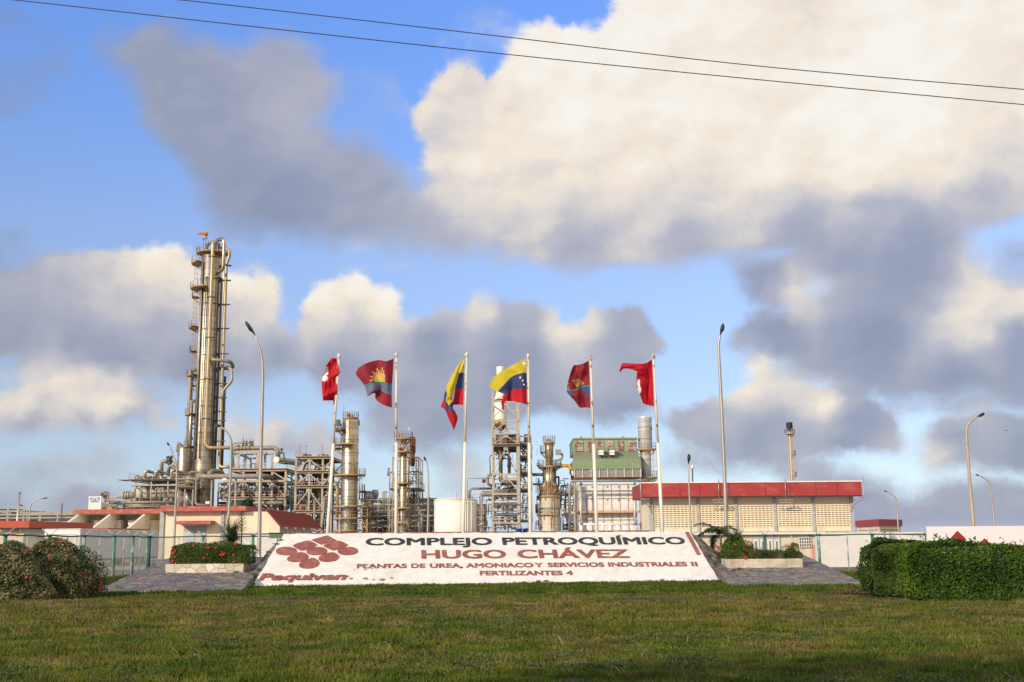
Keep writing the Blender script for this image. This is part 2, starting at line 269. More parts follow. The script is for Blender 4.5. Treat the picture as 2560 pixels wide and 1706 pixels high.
mat('cloth_teal', (.02, .28, .22), .75, var=.05, trans=.3)
mat('cloth_white', (.80, .76, .70), .75, c2=(.7, .67, .62), var=.04)
mat('cloth_gold', (.60, .38, .12), .75, c2=(.5, .3, .08), scale=6, var=.1)
mat('orange_sock', (.80, .28, .04), .7, trans=.3)
mat('white_plain', (.82, .80, .76), .8, c2=(.70, .66, .6), scale=.5, amt=.3, var=.03)
mat('diamond_red', (.42, .008, .012), .6)
mat('billboard', (.80, .74, .70), .7, c2=(.74, .68, .62), scale=.3, amt=.3, var=.03)
mat('petal_red', (.75, .05, .03), .6, trans=.2)
mat('petal_pink', (.45, .03, .03), .6, trans=.2)
mat('bark', (.16, .11, .07), .9, c2=(.09, .06, .04), scale=5, bump=.8)
mat('palm_trunk', (.25, .20, .13), .9, c2=(.14, .10, .06), scale=5, bump=.8, stretch=(1, 1, 4))
mat('planter', (.58, .50, .38), .9, c2=(.36, .30, .21), scale=1.8, amt=.8, bump=.6, bscale=9, var=.12, thr=(.45, .62))
mat('core_dark', (.035, .035, .018), .95, c2=(.05, .035, .02), scale=6, spec=.05)  # near black: shade inside the foliage put into the core colour
mat('soil', (.10, .07, .045), .95, scale=4, bump=.6)
mat('yellow_sign', (.70, .50, .04), .6)
mat('olive_bin', (.10, .17, .09), .6)
mat('beak', (.20, .18, .16), .7)
mat('soot', (.045, .04, .038), .9, c2=(.1, .07, .05), scale=1)
def add_seams(name, dz, wz, dark=.55):
    t = M[name].node_tree; n = t.nodes; l = t.links; b = n['Principled BSDF']; src = b.inputs['Base Color'].links[0].from_socket
    tc = n.new('ShaderNodeNewGeometry'); sp = n.new('ShaderNodeSeparateXYZ'); l.new(tc.outputs['Position'], sp.inputs[0])
    a = n.new('ShaderNodeMath'); a.operation = 'DIVIDE'; a.inputs[1].default_value = dz; l.new(sp.outputs[2], a.inputs[0]); f = n.new('ShaderNodeMath'); f.operation = 'FRACT'; l.new(a.outputs[0], f.inputs[0])
    c = n.new('ShaderNodeMath'); c.operation = 'LESS_THAN'; c.inputs[1].default_value = wz / dz; l.new(f.outputs[0], c.inputs[0])
    fl = n.new('ShaderNodeMath'); fl.operation = 'FLOOR'; l.new(a.outputs[0], fl.inputs[0]); wn = n.new('ShaderNodeTexWhiteNoise'); wn.noise_dimensions = '1D'; l.new(fl.outputs[0], wn.inputs['W'])
    k = n.new('ShaderNodeMapRange'); l.new(wn.outputs[0], k.inputs[0]); k.inputs[3].default_value = .86; k.inputs[4].default_value = 1.12
    m1 = n.new('ShaderNodeMath'); m1.operation = 'MULTIPLY_ADD'; l.new(c.outputs[0], m1.inputs[0]); m1.inputs[1].default_value = -dark; m1.inputs[2].default_value = 1.0
    m2 = n.new('ShaderNodeMath'); m2.operation = 'MULTIPLY'; l.new(m1.outputs[0], m2.inputs[0]); l.new(k.outputs[0], m2.inputs[1])
    v = n.new('ShaderNodeVectorMath'); v.operation = 'SCALE'; l.new(src, v.inputs[0]); l.new(m2.outputs[0], v.inputs['Scale']); l.new(v.outputs[0], b.inputs['Base Color'])
add_seams('steel', 1.25, .09); add_seams('stack_silver', 1.6, .07, .3); add_seams('vessel_tan', 1.5, .07, .3)
def leafmat(name, c1, c2, c3, sc_=1.2, tr=.35, rough=.5):
    m = bpy.data.materials.new(name); m.use_nodes = True; t = m.node_tree; n = t.nodes; l = t.links; b = n['Principled BSDF']
    g = n.new('ShaderNodeNewGeometry'); rp = n.new('ShaderNodeValToRGB'); e = rp.color_ramp.elements
    e[0].color = (*c1, 1); e[1].color = (*c3, 1); q = e.new(.5); q.color = (*c2, 1)
    nz = n.new('ShaderNodeTexNoise'); nz.inputs['Scale'].default_value = sc_; l.new(g.outputs['Position'], nz.inputs['Vector'])
    ad = n.new('ShaderNodeMath'); ad.operation = 'MULTIPLY_ADD'; ad.inputs[1].default_value = .55; l.new(g.outputs['Random Per Island'], ad.inputs[0])
    ms_ = n.new('ShaderNodeMath'); ms_.operation = 'MULTIPLY_ADD'; ms_.inputs[1].default_value = 1.7; ms_.inputs[2].default_value = -.62; l.new(nz.outputs[0], ms_.inputs[0])
    l.new(ms_.outputs[0], ad.inputs[2]); l.new(ad.outputs[0], rp.inputs[0]); l.new(rp.outputs[0], b.inputs['Base Color'])
    b.inputs['Roughness'].default_value = rough; b.inputs['Specular IOR Level'].default_value = .22
    tb = n.new('ShaderNodeBsdfTranslucent'); l.new(rp.outputs[0], tb.inputs[0]); ms = n.new('ShaderNodeMixShader'); ms.inputs[0].default_value = tr
    l.new(b.outputs[0], ms.inputs[1]); l.new(tb.outputs[0], ms.inputs[2]); l.new(ms.outputs[0], n['Material Output'].inputs[0])
    M[name] = m
leafmat('leaf_hedge', (.025, .06, .010), (.065, .13, .016), (.20, .30, .022), .7)
leafmat('leaf_hedge_shade', (.022, .048, .009), (.05, .095, .015), (.14, .19, .03), .9)  # hedge leaves darkened, shade on the left end put into the colour
leafmat('leaf_dry', (.03, .05, .015), (.10, .12, .04), (.44, .36, .17), 2.2, .25)
leafmat('leaf_box', (.035, .07, .012), (.075, .13, .02), (.15, .19, .03))
leafmat('leaf_palm', (.025, .05, .015), (.055, .085, .025), (.11, .13, .04))
leafmat('leaf_weed', (.04, .07, .015), (.09, .12, .03), (.17, .17, .06))
leafmat('leaf_brown', (.06, .035, .02), (.13, .075, .035), (.22, .13, .05), 1.2, .15)
# ------------------------------------------------------------ object helpers
def org(o):
    v = Vector((0, 0, 0))
    while o is not None: v += o.location; o = o.parent
    return v
def tag(o, label=None, cat=None, group=None, kind=None):
    for k, x in (('label', label), ('category', cat), ('group', group), ('kind', kind)):
        if x: o[k] = x
    return o
def thing(name, loc, label, cat, group=None):
    o = bpy.data.objects.new(name, None); col.objects.link(o); o.location = loc; o.empty_display_size = .2
    return tag(o, label, cat, group)
def copy_tree(o, parent=None):
    c = o.copy(); col.objects.link(c); c.parent = parent
    for ch in [x for x in KIDS.get(o.name, [])]:
        d = copy_tree(ch, c); KIDS.setdefault(c.name, []).append(d)
    return c
KIDS = {}
class MB:
    def __init__(s): s.v = []; s.f = []; s.m = []; s.mi = 0; s.sm = []
    def add(s, vs, fs, smooth=False):
        b = len(s.v); s.v += [Vector(x) for x in vs]
        for f in fs: s.f.append([i + b for i in f]); s.m.append(s.mi); s.sm.append(smooth)
        return s
    def box(s, c, d, rz=0, taper=1.0):
        c = Vector(c); x, y, z = d[0] / 2, d[1] / 2, d[2] / 2; ca, sa = math.cos(rz), math.sin(rz); vs = []
        for k, t in ((-z, 1), (z, taper)):
            for a, b in ((-x, -y), (x, -y), (x, y), (-x, y)):
                a *= t; b *= t; vs.append((c.x + a * ca - b * sa, c.y + a * sa + b * ca, c.z + k))
        return s.add(vs, [(0, 3, 2, 1), (4, 5, 6, 7), (0, 1, 5, 4), (1, 2, 6, 5), (2, 3, 7, 6), (3, 0, 4, 7)])
    def beam(s, a, b, w, h=None):
        a = Vector(a); b = Vector(b); h = h or w; d = (b - a)
        if d.length < 1e-6: return s
        d.normalize(); up = Vector((0, 0, 1)) if abs(d.z) < .95 else Vector((0, 1, 0))
        x = d.cross(up).normalized() * w / 2; y = x.normalized().cross(d) * h / 2
        vs = [a - x - y, a + x - y, a + x + y, a - x + y, b - x - y, b + x - y, b + x + y, b - x + y]
        return s.add(vs, [(0, 1, 2, 3), (7, 6, 5, 4), (0, 4, 5, 1), (1, 5, 6, 2), (2, 6, 7, 3), (3, 7, 4, 0)])
    def tube(s, pts, r, seg=8, caps=True):
        pts = [Vector(p) for p in pts]; rs = r if isinstance(r, (list, tuple)) else [r] * len(pts)
        ring = []; n = len(pts); prev = None
        for i, p in enumerate(pts):
            d = (pts[min(i + 1, n - 1)] - pts[max(i - 1, 0)])
            if d.length < 1e-7: d = Vector((0, 0, 1))
            d.normalize()
            if prev is None:
                up = Vector((0, 0, 1)) if abs(d.z) < .9 else Vector((1, 0, 0)); x = d.cross(up).normalized()
            else: x = (prev - d * prev.dot(d)).normalized()
            prev = x; y = d.cross(x)
            sc2 = 1.0
            if 0 < i < n - 1:
                c_ = (pts[i] - pts[i - 1]).normalized().dot(d); sc2 = 1 / max(c_, .5)
            ring.append([p + (x * math.cos(2 * math.pi * k / seg) + y * math.sin(2 * math.pi * k / seg)) * rs[i] * sc2 for k in range(seg)])
        vs = [q for rr in ring for q in rr]; fs = []
        for i in range(n - 1):
            for k in range(seg): fs.append((i * seg + k, i * seg + (k + 1) % seg, (i + 1) * seg + (k + 1) % seg, (i + 1) * seg + k))
        b = len(s.v); s.add(vs, fs, True)
        if caps:
            s.f.append([b + k for k in range(seg)][::-1]); s.m.append(s.mi); s.sm.append(False)
            s.f.append([b + (n - 1) * seg + k for k in range(seg)]); s.m.append(s.mi); s.sm.append(False)
        return s
    def pipe(s, pts, r, seg=10, bend=None, caps=True):
        """a tube with rounded elbows"""
        pts = [Vector(p) for p in pts]; bend = bend or r * 2.2; out = [pts[0]]
        for i in range(1, len(pts) - 1):
            a, b, c = pts[i - 1], pts[i], pts[i + 1]; u_ = (a - b); w_ = (c - b); k = min(bend, u_.length * .49, w_.length * .49)
            p0 = b + u_.normalized() * k; p2 = b + w_.normalized() * k
            for t in (0, .25, .5, .75, 1): out.append(p0 * (1 - t) ** 2 + b * 2 * t * (1 - t) + p2 * t * t)
        out.append(pts[-1]); return s.tube(out, r, seg, caps)
    def lathe(s, x, y, prof, seg=32, a0=0, a1=2 * math.pi):
        full = abs(a1 - a0 - 2 * math.pi) < 1e-6; n = seg if full else seg + 1; vs = []; fs = []
        for (r, z) in prof:
            for k in range(n):
                a = a0 + (a1 - a0) * k / seg; vs.append((x + r * math.cos(a), y + r * math.sin(a), z))
        for i in range(len(prof) - 1):
            for k in range(seg):
                k2 = (k + 1) % n if full else k + 1; fs.append((i * n + k, i * n + k2, (i + 1) * n + k2, (i + 1) * n + k))
        return s.add(vs, fs, True)
    def ball(s, c, r, seg=10, rings=6, sq=(1, 1, 1)):
        c = Vector(c); vs = []; fs = []
        for i in range(rings + 1):
            t = math.pi * i / rings
            for k in range(seg):
                a = 2 * math.pi * k / seg; vs.append((c.x + r * sq[0] * math.sin(t) * math.cos(a), c.y + r * sq[1] * math.sin(t) * math.sin(a), c.z + r * sq[2] * math.cos(t)))
        for i in range(rings):
            for k in range(seg): fs.append((i * seg + k, (i + 1) * seg + k, (i + 1) * seg + (k + 1) % seg, i * seg + (k + 1) % seg))
        return s.add(vs, fs, True)
    def quad(s, a, b, c, d): return s.add([a, b, c, d], [(0, 1, 2, 3)])
    def prism(s, pts, off):
        """polygon (list of points) extruded by the vector off"""
        n = len(pts); pts = [Vector(p) for p in pts]; off = Vector(off)
        return s.add(pts + [p + off for p in pts], [tuple(range(n))[::-1], tuple(range(n, 2 * n))] + [(i, (i + 1) % n, n + (i + 1) % n, n + i) for i in range(n)])
    def build(s, name, mats, parent=None, kind=None, label=None, cat=None, group=None, recalc=True):
        me = bpy.data.meshes.new(name); o_ = org(parent) if parent else Vector((0, 0, 0))
        me.from_pydata([tuple(q - o_) for q in s.v], [], s.f)
        mats = mats if isinstance(mats, (list, tuple)) else [mats]
        for q in mats: me.materials.append(M[q])
        me.polygons.foreach_set('material_index', s.m); me.polygons.foreach_set('use_smooth', s.sm)
        if recalc and len(s.f) < 60000:
            bm = bmesh.new(); bm.from_mesh(me); bmesh.ops.recalc_face_normals(bm, faces=bm.faces); bm.to_mesh(me); bm.free()
        me.update(); o = bpy.data.objects.new(name, me); col.objects.link(o)
        if parent: o.parent = parent; KIDS.setdefault(parent.name, []).append(o)
        return tag(o, label, cat, group, kind)
def recenter(o, p):
    """put a single-mesh thing's origin at its base point p"""
    p = Vector(p); d = o.location - p; o.data.transform(Matrix.Translation(d)); o.location = p; return o
# ------------------------------------------------------------ ground
def ground_mat():
    m = bpy.data.materials.new('ground'); m.use_nodes = True; t = m.node_tree; n = t.nodes; l = t.links; b = n['Principled BSDF']; b.inputs['Roughness'].default_value = .95; b.inputs['Specular IOR Level'].default_value = .1
    g = n.new('ShaderNodeNewGeometry'); mp = n.new('ShaderNodeMapping'); mp.inputs['Scale'].default_value = (.5, 1, 1); l.new(g.outputs['Position'], mp.inputs[0])
    def nz(s, d=6):
        x = n.new('ShaderNodeTexNoise'); x.inputs['Scale'].default_value = s; x.inputs['Detail'].default_value = d; l.new(mp.outputs[0], x.inputs['Vector']); return x.outputs[0]
    a = n.new('ShaderNodeValToRGB'); l.new(nz(.9), a.inputs[0]); e = a.color_ramp.elements
    e[0].position = .3; e[0].color = (.05, .06, .02, 1); e[1].position = .75; e[1].color = (.17, .12, .07, 1); q = e.new(.52); q.color = (.09, .075, .035, 1)
    f = n.new('ShaderNodeMapRange'); l.new(nz(22), f.inputs[0]); f.inputs[1].default_value = .3; f.inputs[2].default_value = .7; f.inputs[3].default_value = .55; f.inputs[4].default_value = 1.4
    mm = n.new('ShaderNodeVectorMath'); mm.operation = 'SCALE'; l.new(a.outputs[0], mm.inputs[0]); l.new(f.outputs[0], mm.inputs['Scale']); l.new(mm.outputs[0], b.inputs['Base Color'])
    bp = n.new('ShaderNodeBump'); bp.inputs['Strength'].default_value = .8; bp.inputs['Distance'].default_value = .05; l.new(nz(30), bp.inputs['Height']); l.new(bp.outputs[0], b.inputs['Normal'])
    M['ground'] = m
ground_mat()
g = MB(); g.quad((-3000, -200, 0), (3000, -200, 0), (3000, 6000, 0), (-3000, 6000, 0)); g.build('ground', 'ground', kind='structure')
# concrete yard behind the fence, 4 mm above the ground
g = MB(); g.quad((-160, 84, .004), (160, 84, .004), (260, 420, .004), (-260, 420, .004))
mat('yard', (.30, .27, .22), .9, c2=(.2, .18, .15), scale=.2); g.build('yard_pavement', 'yard', kind='structure')
# ------------------------------------------------------------ crazy paving banks
def crazy_mat():
    m = bpy.data.materials.new('crazy_paving'); m.use_nodes = True; t = m.node_tree; n = t.nodes; l = t.links; b = n['Principled BSDF']; b.inputs['Roughness'].default_value = .85
    g = n.new('ShaderNodeNewGeometry'); wz = n.new('ShaderNodeTexNoise'); wz.inputs['Scale'].default_value = 1.6; l.new(g.outputs['Position'], wz.inputs['Vector'])
    ad = n.new('ShaderNodeMix'); ad.data_type = 'VECTOR'; ad.inputs[0].default_value = .12; l.new(g.outputs['Position'], ad.inputs[4]); l.new(wz.outputs['Color'], ad.inputs[5])
    sc_ = n.new('ShaderNodeVectorMath'); sc_.operation = 'MULTIPLY'; sc_.inputs[1].default_value = (.85, .95, 1.0); l.new(ad.outputs[1], sc_.inputs[0])
    vo = n.new('ShaderNodeTexVoronoi'); vo.feature = 'DISTANCE_TO_EDGE'; vo.inputs['Scale'].default_value = 2.9; l.new(sc_.outputs[0], vo.inputs['Vector'])
    vc = n.new('ShaderNodeTexVoronoi'); vc.inputs['Scale'].default_value = 2.9; l.new(sc_.outputs[0], vc.inputs['Vector'])
    sp = n.new('ShaderNodeSeparateColor'); l.new(vc.outputs['Color'], sp.inputs[0])
    rp = n.new('ShaderNodeValToRGB'); e = rp.color_ramp.elements; e[0].color = (.105, .11, .12, 1); e[1].color = (.24, .14, .095, 1)
    for p_, c_ in ((.3, (.15, .15, .145, 1)), (.55, (.21, .185, .14, 1)), (.8, (.27, .23, .17, 1))): q = e.new(p_); q.color = c_
    l.new(sp.outputs[0], rp.inputs[0])
    nz = n.new('ShaderNodeTexNoise'); nz.inputs['Scale'].default_value = 9; nz.inputs['Detail'].default_value = 7; l.new(g.outputs['Position'], nz.inputs['Vector'])
    mr = n.new('ShaderNodeMapRange'); l.new(nz.outputs[0], mr.inputs[0]); mr.inputs[1].default_value = .3; mr.inputs[2].default_value = .7; mr.inputs[3].default_value = .65; mr.inputs[4].default_value = 1.3
    mm = n.new('ShaderNodeVectorMath'); mm.operation = 'SCALE'; l.new(rp.outputs[0], mm.inputs[0]); l.new(mr.outputs[0], mm.inputs['Scale'])
    ed = n.new('ShaderNodeMapRange'); l.new(vo.outputs['Distance'], ed.inputs[0]); ed.inputs[1].default_value = .015; ed.inputs[2].default_value = .05
    mx_ = n.new('ShaderNodeMix'); mx_.data_type = 'RGBA'; l.new(ed.outputs[0], mx_.inputs[0]); mx_.inputs[6].default_value = (.10, .075, .045, 1); l.new(mm.outputs[0], mx_.inputs[7])
    l.new(mx_.outputs[2], b.inputs['Base Color'])
    bp = n.new('ShaderNodeBump'); bp.inputs['Strength'].default_value = .9; bp.inputs['Distance'].default_value = .04; l.new(ed.outputs[0], bp.inputs['Height']); l.new(bp.outputs[0], b.inputs['Normal'])
    M['crazy'] = m
crazy_mat()
SL = .10
def ramp_plane(Y0): return Vector((0, Y0, 0)), Vector((0, -SL, 1)).normalized()
RL, RR = ramp_plane(45.4), ramp_plane(46.9)
def bank(corners, pl):
    pts = [onplane(x, y, *pl) for x, y in corners]; m = MB(); n = 26
    a, b, c, d = pts      # front-left, front-right, back-right, back-left
    m2 = []
    for j in range(n + 1):
        for i in range(n + 1):
            q = a.lerp(b, i / n).lerp(d.lerp(c, i / n), j / n); m2.append(q + Vector((0, 0, random.uniform(-.018, .018))))
    m.add(m2, [(j * (n + 1) + i, j * (n + 1) + i + 1, (j + 1) * (n + 1) + i + 1, (j + 1) * (n + 1) + i) for j in range(n) for i in range(n)])
    for p, q in ((a, b), (b, c), (c, d), (d, a)):
        m.quad(p, q, Vector((q.x, q.y, -.3)), Vector((p.x, p.y, -.3)))
    return m
m = bank([(214, 1487), (606, 1475), (672, 1393), (424, 1395)], RL); m.build('stone_path', 'crazy', kind='structure')
m = bank([(1822, 1466), (2176, 1466), (1998, 1382), (1775, 1382)], RR); m.build('stone_path', 'crazy', kind='structure')
# ------------------------------------------------------------ the sign
BLs = ground(629, 1469); BRs = ground(1799, 1454)
TLs = P(709, 1335, BLs.y + 3.3); TRs0 = P(1724, 1329, BRs.y + 3.3)
so = BLs; sn = (BRs - BLs).cross(TLs - BLs).normalized(); 
if sn.y > 0: sn = -sn
TRs = onplane(1724, 1329, so, sn)
sx_ = (BRs - BLs).normalized(); sup = sn.cross(sx_); sup = sup if sup.z > 0 else -sup
def S(px, py): return onplane(px, py, so, sn)
sign = thing('monument_sign', (BLs + BRs) / 2, 'wide white sloping masonry sign with a diamond emblem and raised black and brick red lettering', 'sign')
m = MB(); nx, ny = 90, 14; vs = []
for j in range(ny + 1):
    for i in range(nx + 1):
        q = BLs.lerp(BRs, i / nx).lerp(TLs.lerp(TRs, i / nx), j / ny)
        jt = random.uniform(-.012, .012) if 0 < i < nx and 0 < j < ny else random.uniform(-.03, .03)
        q = q + sn * random.uniform(-.006, .006) + (sup if j in (0, ny) else sx_) * (jt if i in (0, nx) or j in (0, ny) else 0); vs.append(q)
m.add(vs, [(j * (nx + 1) + i, j * (nx + 1) + i + 1, (j + 1) * (nx + 1) + i + 1, (j + 1) * (nx + 1) + i) for j in range(ny) for i in range(nx)])
m.build('face', 'sign_white', sign)
# masonry bank that carries the face: flanks and back
bk = Vector((0, 5.5, 0)); e1, e2, e3, e4 = BLs - sn * .03, BRs - sn * .03, TRs - sn * .03, TLs - sn * .03
def z0(p, z=-.1): return Vector((p.x, p.y, z))
m = MB()
OL, OR_ = Vector((BLs.x - .55, BLs.y + .1, .02)), Vector((BRs.x + .35, BRs.y + .2, .02))
OLb, ORb = Vector((TLs.x - 1.5, TLs.y + 1.0, .55)), Vector((TRs.x + 2.1, TRs.y + .3, .60))
def strip(a0_, a1_, b0_, b1_, n=14, jit=.07):
    vs = []
    for i in range(n + 1):
        for k in range(5):
            q = a0_.lerp(a1_, i / n).lerp(b0_.lerp(b1_, i / n), k / 4)
            if k: q = q + Vector((random.uniform(-jit, jit), random.uniform(-jit, jit), random.uniform(-jit, jit) + .10 * math.sin(k / 4 * math.pi)))
            vs.append(q)
    m.add(vs, [(i * 5 + k, i * 5 + k + 1, (i + 1) * 5 + k + 1, (i + 1) * 5 + k) for i in range(n) for k in range(4)])
strip(e1, e4, OL, OLb); strip(e2, e3, OR_, ORb)
m.quad(e4, e3, z0(e3 + bk), z0(e4 + bk)); m.quad(OLb, e4, z0(e4 + bk), z0(OLb + bk * .6)); m.quad(ORb, e3, z0(e3 + bk), z0(ORb + bk * .6)); m.quad(e1, e2, z0(e2), z0(e1))
m.build('stone_flank', 'crazy', sign)
m = MB(); m.beam(BLs + Vector((0, -.10, -.03)), BRs + Vector((0, -.10, -.03)), .30, .16); m.build('foot_kerb', 'stone', sign)
def text_geo(s, bold=.02, shear=0):
    cu = bpy.data.curves.new('t', 'FONT'); cu.body = s; cu.size = 1; cu.extrude = .5; cu.shear = shear; cu.resolution_u = 4
    ob = bpy.data.objects.new('t', cu); col.objects.link(ob); bpy.context.view_layer.update()
    me = bpy.data.meshes.new_from_object(ob.evaluated_get(bpy.context.evaluated_depsgraph_get()))
    v0 = [v.co.copy() for v in me.vertices]; f0 = [tuple(p.vertices) for p in me.polygons]; vs = []; fs = []
    # heavier strokes: the same letters repeated with small shifts, each copy standing a little lower
    for k, (dx, dy) in enumerate(((0, 0), (1, .35), (-1, -.35), (.8, -.6), (-.8, .6), (.4, .1), (-.4, -.1))):
        o_ = len(vs); vs += [Vector((v.x + dx * bold, v.y + dy * bold, v.z * (1 - .07 * k))) for v in v0]; fs += [tuple(i + o_ for i in f) for f in f0]
    bpy.data.objects.remove(ob); bpy.data.curves.remove(cu); bpy.data.meshes.remove(me); return vs, fs
CAPREF = {}
def word(parent, s, xl, yl, xr, yr, ytop, material, cap='E', off=.022, th=.045, shear=0, fn=None, nrm=None):
    fn = fn or S; nrm = nrm or sn
    vs, fs = text_geo(s, off, shear=shear)
    if cap not in CAPREF: CAPREF[cap] = .70
    x0 = min(v.x for v in vs); x1 = max(v.x for v in vs)
    A, B, T = fn(xl, yl), fn(xr, yr), fn(xl, ytop)
    ux = B - A; up = nrm.cross(ux.normalized()); up = up if up.z > 0 else -up; h = (T - A).dot(up)
    m = MB(); m.add([A + ux * ((v.x - x0) / (x1 - x0)) + up * (v.y / CAPREF[cap] * h) + nrm * (v.z + .5) * th for v in vs], fs)
    return m.build('lettering', material, parent, recalc=False)
yb1 = lambda x: 1364 + (x - 914) / 801 * -3; yt1 = lambda x: yb1(x) - 17.5
for s_, a, b in (('COMPLEJO', 914, 1231), ('PETROQUÍMICO', 1257, 1715)): word(sign, s_, a, yb1(a), b, yb1(b), yt1(a), 'sign_black', off=.03, th=.03)
yb2 = lambda x: 1397 - (x - 1054) / 521 * 2; 
for s_, a, b in (('HUGO', 1054, 1266), ('CHÁVEZ', 1295, 1575)): word(sign, s_, a, yb2(a), b, yb2(b), yb2(a) - 20.5, 'sign_red', off=.03, th=.03)
yb3 = lambda x: 1421.6 - (x - 892) / 853 * 5.6
for s_, a, b in (('PLANTAS', 892, 1017), ('DE', 1028, 1063), ('UREA,', 1075, 1157), ('AMONIACO', 1165, 1334), ('Y', 1338, 1358), ('SERVICIOS', 1370, 1511), ('INDUSTRIALES', 1522, 1719), ('II', 1730, 1745)):
    word(sign, s_, a, yb3(a), b, yb3(b), yb3(a) - 10.3, 'sign_red', off=.03, th=.03)
for s_, a, b in (('FERTILIZANTES', 1200, 1407), ('4', 1416, 1433)): word(sign, s_, a, 1439.2 - (a - 1200) / 400, b, 1438.6, 1428.6 - (a - 1200) / 400, 'sign_red', off=.03, th=.03)
word(sign, 'Pequiven', 646, 1452, 866, 1450, 1436, 'sign_red', off=.04, th=.05, shear=.2)
# emblem: nine raised tiles in a diamond
def z1(x, y): return (x / 3.565 + 600, y / 3.565 + 1280)
def z2(x, y): return (x / 3.565 + 1200, y / 3.565 + 1280)
def cr_poly(pts, n=4):
    out = []; k = len(pts)
    for i in range(k):
        p0, p1, p2, p3 = [Vector(pts[(i + j - 1) % k]) for j in range(4)]
        for s_ in range(n):
            t = s_ / n; out.append(.5 * ((2 * p1) + (-p0 + p2) * t + (2 * p0 - 5 * p1 + 4 * p2 - p3) * t * t + (-p0 + 3 * p1 - 3 * p2 + p3) * t ** 3))
    return out
def tile(pts, mt='sign_red', name='emblem_tile', th=.03):
    c_ = (sum(p[0] for p in pts) / len(pts), sum(p[1] for p in pts) / len(pts)); pts = [(c_[0] + (p[0] - c_[0]) * .955, c_[1] + (p[1] - c_[1]) * .95) for p in pts]
    q = [S(*z1(x, y)) for x, y in pts]; m = MB(); m.prism(q, sn * th); m.build(name, mt, sign, recalc=True)
el_ = lambda cx, cy, rx, ry, p=2.0: [(cx + rx * math.copysign(abs(math.cos(a)) ** (2 / p), math.cos(a)), cy + ry * math.copysign(abs(math.sin(a)) ** (2 / p), math.sin(a))) for a in [i * math.pi / 16 for i in range(32)]]
tile([(632, 252), (780, 211), (868, 258), (722, 298)])
tile(cr_poly([(472, 300), (515, 280), (600, 258), (635, 264), (690, 293), (683, 305), (570, 346), (535, 346), (478, 314)]))
tile(cr_poly([(742, 300), (775, 286), (865, 262), (900, 264), (962, 293), (955, 306), (855, 344), (818, 345), (750, 312)]))
for cx, rx in ((413, 97), (684, 96), (960, 95)): tile(el_(cx, 352, rx, 38, 2.2))
tile(cr_poly([(545, 361), (590, 372), (613, 396), (603, 422), (560, 443), (490, 452), (430, 441), (415, 420), (440, 395), (500, 368)]))
tile(cr_poly([(820, 361), (855, 370), (887, 396), (880, 420), (850, 440), (780, 450), (720, 444), (696, 420), (712, 396), (770, 372)]))
tile(cr_poly([(650, 411), (695, 430), (713, 460), (695, 488), (640, 508), (575, 510), (528, 492), (524, 465), (550, 444), (600, 426)]))
q = [S(*z2(x, y)) for x, y in ((1828, 186), (1858, 186), (1966, 384), (1936, 388))]; m = MB(); m.prism(q, sn * .05); m.build('stripe', 'sign_red', sign)
for (x, y, r) in ((1118, 517, 12), (1178, 508, 10), (1120, 596, 26), (1190, 605, 14), (1268, 606, 26), (1350, 590, 17), (990, 596, 18), (955, 575, 22), (790, 300, 14), (1020, 518, 9), (640, 607, 16), (745, 604, 18)):
    pts = [(x + r * random.uniform(.6, 1.2) * math.cos(a), y + r * .42 * random.uniform(.6, 1.2) * math.sin(a)) for a in [i * math.pi / 5 for i in range(10)]]
    m = MB(); m.prism([S(*z1(*p_)) for p_ in pts], sn * .018); m.build('chipped_patch', 'stone', sign)
# ------------------------------------------------------------ flagpoles
POLES = [((819, 1332), (848, 884)), ((990, 1332), (991, 880)), ((1158, 1332), (1167, 880)), ((1326, 1330), (1320, 884)), ((1492, 1327), (1476, 889)), ((1656, 1326), (1633, 885))]
PL = ['leftmost white flagpole, leaning, flying the crumpled red flag', 'white flagpole flying the widely spread maroon flag with a yellow sun', 'white flagpole flying the folded yellow, blue and red flag',
      'white flagpole flying the yellow, blue and red flag with white stars', 'white flagpole flying the maroon flag with a blue band', 'rightmost white flagpole, flying the red flag with a streamer end']
FY = 56.0; PTS = []
for (b, t), lb in zip(POLES, PL):
    B, T = P(b[0], b[1], FY), P(t[0], t[1], FY); dr = (T - B); B0 = B + dr * ((-.1 - B.z) / dr.z); PTS.append((B0, T))
    th_ = thing('flagpole', B0, lb, 'flagpole', 'flagpoles in a row behind the sign')
    mid = B0.lerp(T, .60); m = MB(); m.tube([B0, mid], [.088, .078], 12); m.build('lower_pole', 'pole_paint', th_)
    m = MB(); m.tube([mid, B0.lerp(T, .975)], [.060, .048], 12); m.build('upper_pole', 'pole_top', th_)
    tp = B0.lerp(T, .975); m = MB(); m.lathe(tp.x, tp.y, [(0, tp.z - .02), (.07, tp.z), (.05, tp.z + .06), (.10, tp.z + .11), (.11, tp.z + .15), (.06, tp.z + .19), (.045, tp.z + .25), (0, tp.z + .3)], 12); m.build('finial', 'pole_top', th_)
    m = MB(); a_ = mid.lerp(T, .2) + Vector((-.10, -.06, 0)); m.tube([B0 + Vector((-.13, -.08, 1.0)), a_, tp + Vector((-.06, -.04, -.1))], .008, 4); m.build('halyard', 'wire', th_)
